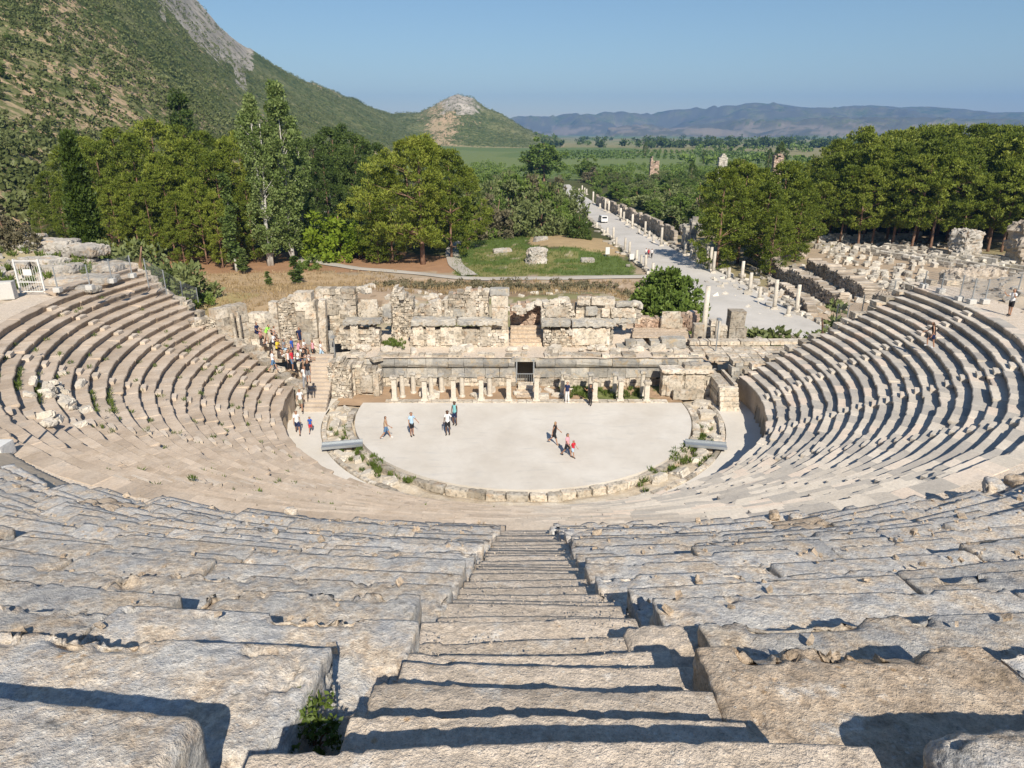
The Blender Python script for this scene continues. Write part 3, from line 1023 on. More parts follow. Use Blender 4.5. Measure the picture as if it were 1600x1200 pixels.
LEFT_EDGE = {0: -1.13, 1: -0.92, 2: -0.62, 3: -0.75, 4: -0.60}
RIGHT_EDGE = {0: 1.44, 1: 0.90, 2: 1.12, 3: 1.0, 4: 0.95, 5: 0.75}
URNG = random.Random(41)
GLAB = {(-1): 'west of the middle stairway', 1: 'east of the middle stairway'}
for i in range(NUP):
    # i = 0 is the row nearest the camera, counted down towards the walkway
    rc = 45.65 - TUP * i          # crest radius
    ztop = 17.77 - RUS * i
    axial = (47.6 - rc) * CP + (CZ - ztop) * SP
    half = 0.80 * axial + 2.4
    for s in (-1, 1):
        e0 = (LEFT_EDGE if s < 0 else RIGHT_EDGE).get(i, (-0.60 if s < 0 else 0.80) + URNG.uniform(-.07, .07))
        # edge given relative to the camera's x
        x0 = e0 + CX + 1.5 * (up_center(rc) - up_center(45.65))
        kdown = NUP - i
        lab = ('lowest row of big grey blocks above the walkway, ' if i == NUP - 1 else
               'highest visible row of big grey blocks, ' if i == 0 else
               '%s row of big grey blocks counted up from the walkway, ' % ORD[kdown - 1]) + GLAB[s]
        row = empty('block_row', (x0, -rc, ztop), 0, lab, 'seat row', 'rows of weathered blocks in the upper tier')
        x = abs(x0 - up_center(rc))
        first = True
        xe = half
        while x < xe:
            L = URNG.uniform(1.3, 3.2) * (1.0 if i > 2 else 1.15)
            if i == 0 and first: L = 2.3
            if i == 1 and first and s > 0: L = 1.5
            th_m = s * math.degrees((x + L / 2) / rc) + UP_T0
            depth = 0.60
            res = float(np.clip(axial * 0.0055, 0.016, 0.10))
            earthy = (i == 1 and s > 0 and first) or (URNG.random() < 0.05 and i > 2)
            rough = 1.7 if earthy else 1.0
            hh = 0.34
            big = i == 0 and first and s > 0
            V, F_, _ = rblock((L / 2 - 0.012, depth, hh), res, URNG.random() * 90, rho=.15 if big else .07 if (i == 0 and first) else (0.011 if i < 9 else .006) * rough, amp=.03 if big else (0.0115 if i < 9 else .0085) * rough, fq=2.3, chip=(0.20 if (earthy or URNG.random() < .14) else 0.045) * (1.0 if i > 1 else .8) + (0.05 if first else 0), crack=.8)
            # the seat surface falls slightly to the edge and is hollowed by wear
            dz = URNG.gauss(0, 0.016) + (-0.05 if earthy else 0) - (URNG.uniform(.08, .2) if (i > 1 and not first and URNG.random() < .09) else 0)
            drr = URNG.gauss(0, 0.03 if i < 6 else .055)
            tl = URNG.gauss(0, 0.012)
            yaw = URNG.gauss(0, 0.010) - s * math.atan(0.85 * 2 * min(abs(th_m), 39) / 26.0 ** 2 / (rc * math.pi / 180))
            # wear: near the free edge sink
            V[:, 2] += V[:, 0] * tl - 0.02 * sstep(0.35, 0.6, -V[:, 1]) + 0.06 * V[:, 1]
            c_, s_ = math.cos(yaw), math.sin(yaw)
            V = np.stack([V[:, 0] * c_ - V[:, 1] * s_, V[:, 0] * s_ + V[:, 1] * c_, V[:, 2]], 1)
            rm = crest_r(rc, th_m) + depth + drr
            ang = rad(th_m) + 0.0
            ca, sa = math.cos(ang), math.sin(ang)
            W = np.stack([V[:, 0] * ca + (V[:, 1] + rm) * sa, V[:, 0] * sa - (V[:, 1] + rm) * ca, V[:, 2] + ztop - hh + dz], 1)
            me = make_mesh('seat_block', W - np.array(row.location), F_, M['earthstone'] if earthy else M['fore'], True, {'tint': np.full(len(W), URNG.uniform(-1, 1))})
            o = obj('seat_block', me, row)
            if earthy and i < 3: o['label'] = 'crumbled brown block of rubble'
            x += L + (URNG.uniform(-0.01, 0.02) if URNG.random() > .10 else URNG.uniform(.05, .18))
            first = False

# podium wall below the upper tier
th = np.linspace(-60, 60, 300)
V, F = [], []
for pr, pz in ((-0.02, ZD - 0.4), (0.0, ZD + 0.5), (0.05, ZUP - 0.55), (0.9, ZUP - 0.6)):
    R = RUP + 0.10 + pr + 0.85 * np.minimum(np.abs(th) / 26.0, 1.5) ** 2
    P = np.stack([R * np.sin(np.radians(th)), -R * np.cos(np.radians(th)), 0 * th + pz], 1)
    R = R + fbm(P * 1.2, 3, 95) * .05
    V.append(np.stack([R * np.sin(np.radians(th)), -R * np.cos(np.radians(th)), pz + 0 * th], 1))
for j in range(3):
    a = np.arange(299) + j * 300
    F.append(np.stack([a, a + 1, a + 301, a + 300], 1))
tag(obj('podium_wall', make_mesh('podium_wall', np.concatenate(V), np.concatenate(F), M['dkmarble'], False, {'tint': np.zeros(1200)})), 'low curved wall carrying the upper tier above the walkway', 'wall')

# earth steps of the middle stairway in the upper tier
st = empty('stairway', (up_center(40), -40, 14), 0, 'wide worn earth-coloured stairway descending between the big grey blocks', 'stairway')
nst = int((46.6 - 31.2) / 0.4)
for j in range(nst):
    rc = 46.30 - 0.4 * j
    zt = 17.77 - 0.5625 * (45.65 - rc) - 0.20
    hw = 1.02 if j < 2 else 0.80 - .08 * j / nst
    cx_ = CX + (0.12 if j > 1 else 0.16) + 1.5 * (up_center(rc) - up_center(45.65))
    if j < 2: zt += 0.11
    axial = max(1.5, (47.6 - rc) * CP + (CZ - zt) * SP)
    V, F_, _ = rblock((hw, 0.29, 0.20), float(np.clip(axial * 0.006, .016, .07)), j * 2.7 + 400, rho=0.012 if j < 9 else .005, amp=0.0085 if j < 9 else .006, fq=2.4, chip=.018 if j < 9 else .006, crack=0)
    off = rnd.gauss(0, .04)
    V[:, 1] += 0.03 * np.sin(V[:, 0] * 1.7 + j)
    if j > 6: V[:, 2] -= min(.20, .04 * (j - 6)) * (V[:, 1] + .1)
    W = V + np.array((cx_ + off * .6, -(rc + 0.29) + rnd.gauss(0, .03), zt - 0.20 + rnd.gauss(0, .012)))
    obj('step', make_mesh('step', W - np.array(st.location), F_, M['path'], True, {'tint': np.full(len(W), rnd.uniform(-1, 1))}), st)

# loose stones on the walkway edge and on the blocks
LS = [(60, 806, 0.55), (120, 802, 0.6), (196, 800, .35), (232, 802, .4), (275, 803, .35), (330, 801, .35), (455, 800, .35), (20, 812, .4),
      (1552, 760, .6), (1590, 757, .6), (1248, 812, .5), (1290, 815, .5), (1405, 818, .55), (1515, 818, .6), (1565, 828, .7), (1345, 814, .45), (868, 832, .35), (878, 848, .4), (893, 870, .5), (1210, 805, .35)]
for n_, (px, py, sz) in enumerate(LS):
    p = at(px, py, ZUP + 0.12 if 790 < py else ZD + 1.4)
    V, F_, _ = rblock((sz * .5, sz * .38, sz * .3), 0.05, n_ * 5.1, rho=.1, amp=.06, chip=.12)
    side_ = 'by the lowest grey blocks west of the stairway' if px < 800 else 'along the lowest grey blocks east of the stairway'
    o = obj('loose_stone', make_mesh('loose_stone', V, F_, M['earthstone'] if n_ % 2 else M['fore'], True, {'tint': np.full(len(V), rnd.uniform(-1, 1))}), None, p, rnd.uniform(0, 3))
    tag(o, 'loose broken stone lying ' + side_, 'stone', 'loose broken stones west of the stairway' if px < 800 else 'loose broken stones east of the stairway')

# earth filling the corners between the broken block ends and the steps
for (x0, x1, rc, zt, lab) in ((-2.45, -1.42, 45.5, 17.02, 'patch of trodden earth in the shaded corner by the plant'), (-2.0, -1.40, 44.75, 16.80, 'strip of trodden earth beside the steps below the shaded corner'), (-0.02, .95, 45.35, 17.05, 'patch of gravelly earth between the steps and the pale block end'), (-.05, .5, 44.4, 16.62, 'strip of gravelly earth beside the crumbled brown block')):
    V, F_, _ = rblock(((x1 - x0) / 2, .52, .25), .022, x0 * 9, rho=.05, amp=.035, fq=2.2, chip=.02, crack=0)
    tag(obj('earth_fill_ground', make_mesh('earth_fill_ground', V + np.array(((x0 + x1) / 2, -rc, zt - .25)), F_, M['path'], True, {'tint': np.zeros(len(V))})), kind='structure')

# chips and small rubble lying on the blocks of the upper tier
mb = MB()
CR = random.Random(99)
for n_ in range(1500):
    i = CR.randint(2, NUP - 1)
    rc = 45.65 - TUP * i
    th_ = CR.gauss(0, 17) if CR.random() < .5 else CR.uniform(-34, 34)
    rr_ = crest_r(rc, th_) + CR.uniform(.03, .7)
    x = rr_ * math.sin(rad(th_)); y = -rr_ * math.cos(rad(th_))
    if abs(x - (CX + .12 + 1.5 * (up_center(rc) - up_center(45.65)))) < .85: continue
    z = 17.77 - RUS * i
    s = CR.uniform(.010, .035) if CR.random() < .93 or i < 8 else CR.uniform(.04, .09)
    mb.box((x, y, z + s * .2), (s, s * CR.uniform(.5, 1), s * .55), CR.uniform(0, 3), CR.uniform(-1, 1), s * .35, .5)
tag(mb.build('stone_rubble', M['earthstone']), kind='stuff')

# ------------------------------------------------------------------ stage building
def masonry(mb, p0, p1, z0, ztop, thick, bh, bl, jit=0.03, front=0.05, rag=0.25, hole=None):
    """Courses of separate stones between two ground points; ztop is a function of the distance along."""
    p0, p1 = Vector(p0[:2]), Vector(p1[:2])
    d = p1 - p0
    L = d.length
    ang = math.atan2(d.y, d.x)
    d.normalize()
    nrm = Vector((-d.y, d.x))
    z = z0
    c = 0
    while z < z0 + 14:
        h = bh * rnd.uniform(0.8, 1.25)
        u = -rnd.uniform(0, bl * .6)
        anyb = False
        while u < L:
            b = bl * rnd.uniform(0.55, 1.5)
            a0, a1 = max(u, 0), min(u + b, L)
            um = (a0 + a1) / 2
            u += b
            if a1 - a0 < 0.06: continue
            zt = ztop(um)
            if z + h * 0.45 > zt + rnd.uniform(-rag, rag) * bh * 2: continue
            if hole and hole(um, z + h / 2): continue
            anyb = True
            q = p0 + d * um + nrm * (thick / 2 + rnd.uniform(-front, front))
            mb.box((q.x, q.y, z + h / 2), ((a1 - a0) / 2 - 0.008, thick / 2, h / 2 - 0.006), ang, rnd.uniform(-1, 1), jit, 0.012)
        z += h
        c += 1
        if not anyb and c > 1: break


STY = {'rubble': (0.20, 0.28, 0.05, 0.08), 'ashlar': (0.40, 0.70, 0.04, 0.07), 'mixed': (0.27, 0.42, 0.05, 0.09), 'brick': (0.15, 0.26, 0.04, 0.06), 'big': (0.75, 1.3, 0.03, 0.03)}


def pxwall(name, label, px0, px1, y, z0, tops, thick=0.8, style='mixed', mat='marble', y1=None, hole=None, cat='wall', parent=None, group=None, ret=False):
    """Wall facing the seats; its ends and skyline are measured in the photograph and set at distance y."""
    y1 = y if y1 is None else y1
    zm = (z0 + 4) / 2
    p0 = Vector((x_for(px0, y, zm), y)); p1 = Vector((x_for(px1, y1, zm), y1))
    us = [(p - px0) / (px1 - px0) * (p1 - p0).length for p, _ in tops]
    zs = [at_y(p, q, y + (y1 - y) * (p - px0) / (px1 - px0)).z - .25 for p, q in tops]
    mb = MB()
    bh, bl, jit, fr = STY[style]
    masonry(mb, p0, p1, z0, lambda u: float(np.interp(u, us, zs)), thick, bh, bl, jit, fr, hole=hole)
    o = mb.build(name, M[mat], parent)
    if label: tag(o, label, cat, group)
    return o


def slab(name, px0, px1, y, z0, z1, thick, mat, parent=None, label=None, cat=None, rho=0.04, amp=0.025, res=0.12, chip=0.08, yoff=0):
    xa, xb = x_for(px0, y, (z0 + z1) / 2), x_for(px1, y, (z0 + z1) / 2)
    V, F, _ = rblock(((xb - xa) / 2, thick / 2, (z1 - z0) / 2), res, rnd.random() * 60, rho, amp, chip=chip)
    loc = Vector(((xa + xb) / 2, y + thick / 2 + yoff, (z0 + z1) / 2))
    W = V + np.array(loc)
    o = obj(name, make_mesh(name, W, F, M[mat], False, {'tint': np.full(len(V), rnd.uniform(-.6, .9))}), parent)
    if label: tag(o, label, cat)
    return o


# dirt floor of the stage front
xs, ys = np.linspace(-14.5, 12.5, 110), np.linspace(1.25, 5.4, 20)
X, Y = np.meshgrid(xs, ys, indexing='ij')
P = np.stack([X.ravel(), Y.ravel(), 0 * X.ravel()], 1)
Z = 0.02 + fbm(P * 0.8, 4, 101) * 0.12 + 0.10 * sstep(3, 5, P[:, 1])
nx, ny = len(xs), len(ys)
a = (np.arange(nx - 1)[:, None] * ny + np.arange(ny - 1)[None]).ravel()
me = make_mesh('stage_ground', np.stack([P[:, 0], P[:, 1], Z], 1), np.stack([a, a + ny, a + ny + 1, a + 1], 1), M['ground'], True, {'scrub': np.where(P[:, 0] > 3, 0.42 + 0.1 * fbm(P * .5, 3, 5), 0), 'rock': 0 * Z},
               {'Col': np.where((P[:, 0] > 3.0)[:, None] & (fbm(P * 0.7, 3, 102) > 0)[:, None], np.array([[0.17, 0.19, 0.07]]), np.array([[0.40, 0.28, 0.18]]))})
tag(obj('stage_ground', me), kind='structure')

# long slabs in front of the pillars
mb = MB()
x = -10.6
while x < 10.9:
    L = rnd.uniform(0.9, 2.0)
    mb.box((x + L / 2, 1.62, 0.08), (L / 2 - .012, 0.34, 0.13), 0, rnd.uniform(-.2, 1), 0.012, 0.006)
    x += L
tag(mb.build('stage_kerb', M['marble']), 'long low line of slabs along the straight edge of the orchestra floor', 'kerb')

# pillars of the stage front
PIL = [(617, 1.85, 2.05), (664, 1.85, 1.95), (709, 1.9, 2.0), (752, 1.9, 2.05), (795, 1.8, 2.2), (838, 1.8, 2.2), (885, 1.9, 2.1), (929, 1.75, 1.9), (969, 1.8, 1.95), (1010, 1.7, 1.7)]
PLAB = ['outermost squat stone pillar beside the western rubble wall', 'second stone pillar from the western rubble wall', 'third stone pillar from the western rubble wall', 'stone pillar two before the gated doorway, on its western side',
        'tall stone pillar just west of the gated doorway', 'tall stone pillar just east of the gated doorway', 'stone pillar beside the person in navy and white', 'stone pillar beside the person dressed in black', 'stone pillar casting shade on the grassy stage floor', 'short stone pillar next to the eastern panelled wall']
for i, (px, y, h) in enumerate(PIL):
    x = x_for(px, y, 0.3)
    r = empty('pillar', (x, y, 0.2), rnd.gauss(0, .03), PLAB[i], 'pillar', 'row of stone pillars along the stage front')
    mb = MB(); mb.box((0, 0, 0.06), (.27, .25, .07), 0, .3, .01); mb.build('base', M['column'], r)
    V, F, _ = rblock((.185, .165, h / 2 - .22), 0.06, i * 9.1, .02, .012, chip=.03)
    obj('shaft', make_mesh('shaft', V + np.array((0, 0, h / 2 - .10)), F, M['column'], False, {'tint': np.full(len(V), .5)}), r)
    V, F, _ = rblock((.29, .27, .13), 0.06, i * 5.3 + 3, .03, .03, chip=.06)
    obj('capital', make_mesh('capital', V + np.array((0, 0, h - .20)), F, M['marble'], False, {'tint': np.full(len(V), -.1)}), r)
for i, (px, y, h) in enumerate([(629, 3.0, 1.9), (674, 3.0, 1.7), (722, 3.1, 1.7), (646, 3.9, 1.5), (690, 4.0, 1.4), (765, 3.2, 1.6), (879, 3.4, 1.8), (922, 3.3, 1.7), (960, 3.4, 1.7), (1003, 3.2, 1.9)]):
    x = x_for(px, y, 0.3)
    r = empty('half_column', (x, y, 0.0), 0, 'broken half column standing behind the front pillars of the stage', 'column', 'half columns behind the stage pillars')
    mb = MB(); mb.tube([(0, 0, -.1), (0, 0, .1), (0, 0, .12), (0, 0, h * .6), (0, 0, h)], [.26, .26, .19, .185, .17], 12, .3); mb.build('shaft', M['column'], r)
    V, F, _ = rblock((.25, .25, .11), 0.07, i * 4.4 + 9, .04, .03, chip=.05)
    obj('capital', make_mesh('capital', V + np.array((0, 0, h + .10)), F, M['dkmarble'], False, {'tint': np.full(len(V), .4)}), r)

# back wall of the stage with frieze and half-round moulding, door in the middle
sw = empty('stage_wall', (0, 5, 0), 0, 'long wall behind the pillars with grey half-round moulding and gated doorway', 'wall')
inv = -np.array((0, 5, 0))
dx0, dx1 = x_for(806, 5, 1.4), x_for(835, 5, 1.4)
def sub(mb, name, mat, parent, off): 
    me = mb.mesh(name, mat)
    co = np.empty(len(me.vertices) * 3, dtype=np.float32); me.vertices.foreach_get('co', co)
    co = co.reshape(-1, 3) - np.array(off, dtype=np.float32); me.vertices.foreach_set('co', co.ravel()); me.update()
    return obj(name, me, parent)
xL, xR = x_for(548, 5, 2), x_for(1098, 5, 2)
mb = MB()
masonry(mb, (xL, 5.05), (dx0, 5.05), -.1, lambda u: .98, .7, .3, .55, .04, .06)
masonry(mb, (dx1, 5.05), (xR, 5.05), -.1, lambda u: .98, .7, .3, .55, .04, .06)
sub(mb, 'rubble_course', M['marble'], sw, (0, 5, 0))
mb = MB()
for xa, xb in ((xL, dx0), (dx1, xR)):
    x = xa
    while x < xb - .1:
        L = min(rnd.uniform(.8, 1.7), xb - x)
        mb.box((x + L / 2, 5.32 + rnd.uniform(-.05, .04), 1.30), (L / 2 - .01, .36, .37), 0, rnd.uniform(-1, 1), .025, .008)
        x += L
sub(mb, 'frieze', M['dkmarble'], sw, (0, 5, 0))
mb = MB()
for xa, xb in ((xL, dx0 - .1), (dx1 + .1, xR)):
    x = xa
    while x < xb - .1:
        L = min(rnd.uniform(1.0, 2.2), xb - x)
        n = 10
        ry, rz_ = .42 + rnd.uniform(-.03, .03), .44 + rnd.uniform(-.03, .02)
        oy = 5.30 + rnd.uniform(-.05, .05)
        V = [(xx, oy - ry * math.cos(t) if t is not None else oy + .3, 2.14 + rz_ * math.sin(t)) for xx in (x + .012, x + L - .012) for t in np.linspace(-1.35, 1.45, n)]
        V += [(xx, oy + .4, 2.14 + s * rz_) for xx in (x + .012, x + L - .012) for s in (-1, 1)]
        V = np.array(V) + RS.normal(0, .012, (len(V), 3))
        F = [(i, i + 1, n + i + 1, n + i)[::-1] for i in range(n - 1)]
        F += [tuple(range(n)) + (2 * n + 1, 2 * n), (tuple(range(n, 2 * n)) + (2 * n + 3, 2 * n + 2))[::-1]]
        F += [(n - 1, 2 * n + 1, 2 * n + 3, 2 * n - 1)[::-1]]
        mb.add(V, F, rnd.uniform(-1, 1))
        x += L
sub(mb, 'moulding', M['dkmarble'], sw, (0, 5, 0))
mb = MB()
mb.box(((dx0 + dx1) / 2, 5.35, 2.44), ((dx1 - dx0) / 2 + .35, .4, .17), 0, 0, .02)
sub(mb, 'lintel', M['dkmarble'], sw, (0, 5, 0))
# dark passage behind the doorway
mb = MB()
mb.box((dx0 - .12, 6.8, 1.1), (.12, 1.1, 1.4)); mb.box((dx1 + .12, 6.8, 1.1), (.12, 1.1, 1.4)); mb.box(((dx0 + dx1) / 2, 7.9, 1.1), (.9, .1, 1.4))
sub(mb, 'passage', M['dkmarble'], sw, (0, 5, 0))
# the gate in the doorway
gt = empty('doorway_gate', ((dx0 + dx1) / 2, 5.0, .62), 0, 'grey steel frame and barred gate in the dark central doorway', 'gate')
hw = (dx1 - dx0) / 2 - .06
mb = MB()
for s in (-1, 1): mb.box((s * hw, 0, .8), (.055, .05, .95))
mb.box((0, 0, 1.78), (hw + .055, .05, .05)); mb.box((0, 0, .62), (hw, .035, .03))
mb.build('frame', M['steel'], gt)
mb = MB()
for i in range(7): mb.box((-hw + (i + 1) * 2 * hw / 8, 0, .22), (.014, .014, .40))
mb.build('bars', M['steel'], gt)
V, F, _ = rblock((.62, .5, .2), .1, 77, .04, .03)
tag(obj('door_step', make_mesh('door_step', V + np.array((.3, 4.45, .38)), F, M['marble'], False, {'tint': np.full(len(V), 1.)})), 'pale stone block set as a step before the gated doorway', 'stone step')
mb = MB()
for i in range(3): mb.box((.3, 4.0 - i * .55, .22 - i * .06), (.75, .29, .06), 0, .2 * i, .02)
tag(mb.build('door_steps', M['earthstone']), 'low worn steps leading up to the gated doorway', 'steps')

# stage deck
xs, ys = np.linspace(x_for(545, 6, 2.7), x_for(1098, 6, 2.7), 120), np.array([4.95, 5.6, 6.4, 7.2, 8.3, 9.6, 11.5])
X, Y = np.meshgrid(xs, ys, indexing='ij')
P = np.stack([X.ravel(), Y.ravel(), 0 * X.ravel()], 1)
Z = 2.60 + fbm(P * 0.9, 4, 111) * 0.09 + sstep(8.5, 11, P[:, 1]) * .5
nx, ny = len(xs), len(ys)
a = (np.arange(nx - 1)[:, None] * ny + np.arange(ny - 1)[None]).ravel()
Fd = np.stack([a, a + ny, a + ny + 1, a + 1], 1)
me = make_mesh('stage_deck_floor', np.stack([P[:, 0], P[:, 1], Z], 1), Fd, M['path'], True, {'tint': 0 * Z})
tag(obj('stage_deck_floor', me), kind='structure')
# broken slabs along the deck edge
mb = MB()
x = xL
while x < xR:
    L = rnd.uniform(.5, 1.4)
    if rnd.random() > .12:
        mb.box((x + L / 2, 5.65 + rnd.uniform(-.15, .2), 2.66 + rnd.uniform(-.03, .05)), (L / 2 - .02, rnd.uniform(.3, .55), .10), rnd.gauss(0, .05), rnd.uniform(-1, 1), .035, .03)
    x += L
tag(mb.build('deck_edge_slabs', M['marble']), 'broken slabs lying along the edge of the stage deck above the moulding', 'slabs')

# --- the two-storey ruin behind the deck
G_ = 'pieces of the ruined stage facade'
w1 = pxwall('ruined_wall', 'lower rubble wall of the facade west of the grassy recess', 532, 593, 8.0, 2.4, [(532, 515), (560, 512), (593, 510)], 1.2, 'mixed', group=G_)
slab('facing_panel', 548, 560, 7.94, 2.7, 4.5, .1, 'marble', w1); slab('cornice', 535, 594, 7.75, 4.55, 4.95, 1.5, 'dkmarble', w1, amp=.06, chip=.2)
w2 = pxwall('ruined_wall', 'broad lower wall of smooth pale panels west of the central passage', 640, 788, 8.0, 2.4, [(640, 515), (700, 512), (788, 514)], 1.2, 'mixed', group=G_)
for a_, b_ in ((645, 662), (666, 680), (688, 722), (724, 746), (750, 768)): slab('facing_panel', a_, b_, 7.92, 2.72 + rnd.uniform(0, .15), 4.35 + rnd.uniform(-.2, .2), .14, 'marble', w2)
slab('cornice', 642, 712, 7.7, 4.5, 4.98, 1.6, 'dkmarble', w2, amp=.06, chip=.2); slab('cornice', 714, 786, 7.72, 4.52, 4.95, 1.6, 'dkmarble', w2, amp=.06, chip=.2)
w3 = pxwall('ruined_wall', 'lower wall east of the central passage with one large framed panel', 849, 958, 8.0, 2.4, [(849, 512), (900, 510), (958, 513)], 1.2, 'rubble', group=G_)
slab('facing_panel', 894, 953, 7.88, 2.78, 4.3, .16, 'marble', w3, amp=.015); slab('cornice', 846, 892, 7.7, 4.45, 4.9, 1.5, 'dkmarble', w3, amp=.06, chip=.2); slab('cornice', 894, 962, 7.66, 4.4, 4.85, 1.7, 'dkmarble', w3, amp=.06, chip=.2)
w4 = pxwall('ruined_wall', 'tan upper wall with grey blocks on top near the tour group', 500, 560, 9.6, 2.4, [(500, 452), (512, 446), (530, 448), (556, 447), (560, 458)], 1.0, 'ashlar', group=G_)
w5 = pxwall('ruined_wall', 'upper wall holding a big white slab above the western lower wall', 561, 612, 9.0, 4.4, [(561, 472), (592, 470), (593, 482), (602, 476), (612, 470)], 1.0, 'mixed', group=G_)
slab('facing_panel', 564, 590, 8.9, 4.95, 6.5, .18, 'marble', w5); slab('facing_panel', 597, 611, 8.9, 4.9, 6.1, .18, 'dkmarble', w5)
w6 = pxwall('ruined_wall', 'gable shaped rubble mass rising over the grassy recess', 612, 648, 9.9, 2.4, [(612, 462), (619, 445), (629, 447), (637, 460), (648, 463)], 1.3, 'rubble', group=G_)
w7 = pxwall('ruined_wall', 'upper wall with engaged columns and red brick patch west of the tall pier', 648, 764, 9.3, 4.4, [(648, 476), (680, 476), (690, 466), (705, 458), (735, 448), (764, 452)], 1.2, 'mixed', group=G_)
for a_, b_ in ((663, 675), (682, 690), (694, 700), (728, 744), (748, 756)): slab('engaged_column', a_, b_, 9.12, 4.95, 6.1 + rnd.uniform(-.1, .5), .3, 'marble', w7)
slab('dark_block', 708, 726, 9.05, 4.95, 5.6, .35, 'dkmarble', w7, amp=.06)
pxwall('ruined_wall', 'patch of red brick rubble on top of the upper wall', 702, 760, 9.75, 6.0, [(702, 455), (730, 448), (760, 450)], .6, 'brick', 'brick', group=G_)
w8 = empty('tall_pier', (x_for(781, 8.6, 5), 8.9, 2.5), 0, 'tall pale square pier with grey cap beside the central passage', 'pier')
px_ = x_for(781, 8.6, 5)
for z0, z1, hw_, m_ in ((0, 1.5, .72, 'marble'), (1.5, 3.4, .68, 'marble'), (3.4, 4.4, .70, 'marble'), (4.4, 5.0, .8, 'dkmarble')):
    V, F, _ = rblock((hw_, .45, (z1 - z0) / 2 - .008), .12, rnd.random() * 40, .03, .025, chip=.07)
    obj('cap' if z1 > 4.5 else 'pier_block', make_mesh('pier_block', V + np.array((0, 0, (z0 + z1) / 2)), F, M[m_], False, {'tint': np.full(len(V), rnd.uniform(.1, .9))}), w8)
w9 = pxwall('ruined_wall', 'red brick back wall of the central passage', 797, 846, 11.2, 3.0, [(797, 474), (820, 468), (846, 474)], .8, 'brick', 'brick', group=G_)
mb = MB()
for i in range(5): mb.box((x_for(822, 8.6 + i * .5, 3), 8.6 + i * .5, 2.72 + i * .22), (1.35, .28, .14), 0, rnd.uniform(-1, 1), .04, .01)
tag(mb.build('passage_steps', M['earthstone']), 'worn earth steps rising through the central passage of the facade', 'steps')
w10 = pxwall('ruined_wall', 'upper wall with framed panel just east of the central passage', 845, 897, 9.1, 4.3, [(845, 482), (850, 474), (872, 470), (897, 472)], 1.1, 'rubble', group=G_)
slab('facing_panel', 852, 888, 8.98, 4.95, 5.85, .2, 'marble', w10)
w11 = pxwall('ruined_wall', 'upper ashlar wall with two rows of carved blocks and dark niches', 899, 1000, 9.2, 4.3, [(899, 468), (925, 466), (960, 468), (985, 474), (1000, 484)], 1.2, 'ashlar', group=G_)
for a_, b_, z0, z1, m_ in ((902, 922, 6.0, 6.75, 'marble'), (924, 948, 6.0, 6.7, 'marble'), (915, 934, 5.1, 5.9, 'dkmarble'), (940, 952, 4.95, 5.7, 'marble'), (955, 992, 4.9, 5.75, 'marble'), (957, 993, 4.4, 4.9, 'dkmarble'), (963, 990, 5.85, 6.3, 'dkmarble')):
    slab('carved_block', a_, b_, 8.85, z0, z1, .5, m_, w11, amp=.05, chip=.15)
w12 = pxwall('ruined_wall', 'low wall under the plank coloured floor east of the facade', 958, 1078, 7.7, 2.4, [(958, 541), (1000, 534), (1078, 534)], .9, 'ashlar', 'dkmarble', group=G_)
slab('statue_base', 1034, 1072, 7.3, 2.66, 3.5, 1.1, 'dkmarble', None, 'big dark grey statue base on the eastern end of the deck', 'statue base', amp=.03)
mb = MB()
for i in range(9): mb.box((x_for(1032, 8.6 + i * .33, 3.3), 8.7 + i * .33, 3.28), (2.4, .155, .05), 0, rnd.uniform(-1, 1), .01)
tag(mb.build('tan_floor', M['earthstone']), 'tan floor strip on the eastern side of the facade', 'floor')
w13 = pxwall('ruined_wall', 'reddish wall behind the tan floor', 992, 1030, 11.6, 3.0, [(992, 494), (1030, 492)], .8, 'brick', 'brick', group=G_)
w14 = pxwall('ruined_wall', 'pale panelled wall stump behind the tan floor', 1032, 1066, 11.2, 3.0, [(1032, 490), (1066, 488)], .9, 'ashlar', group=G_)
slab('facing_panel', 1034, 1063, 11.08, 3.4, 4.9, .18, 'marble', w14)
w15 = pxwall('ruined_wall', 'tilted reddish wall fragment under the dark green bush', 1060, 1086, 12.2, 3.0, [(1060, 486), (1072, 482), (1086, 492)], .9, 'mixed', 'brick', y1=11.2, group=G_)
slab('gate_pier', 1084, 1100, 9.0, 2.6, 4.3, .8, 'marble', None, 'squat pale pier at the eastern end of the facade', 'pier')
pxwall('ruined_wall', 'pale stump with broken arch beside the two slender columns', 1104, 1136, 10.5, 2.0, [(1104, 505), (1112, 498), (1136, 502)], .8, 'ashlar', group=G_, hole=lambda u, z: .5 < u < 1.1 and z < 3.6)
pxwall('ruined_wall', 'tall ragged pale stump nearest the marble street', 1138, 1166, 11.0, 1.0, [(1138, 488), (1150, 482), (1158, 496), (1166, 520)], 1.1, 'big', group=G_)
pxwall('ruined_wall', 'low rough wall closing the near end of the marble street', 1196, 1250, 13.5, -.5, [(1196, 524), (1215, 520), (1250, 524)], .9, 'rubble', group=G_)
pxwall('ruined_wall', 'low broken wall between the pale stump and the street end', 1160, 1200, 12.0, 0.5, [(1160, 528), (1180, 532), (1200, 526)], .9, 'mixed', group=G_)
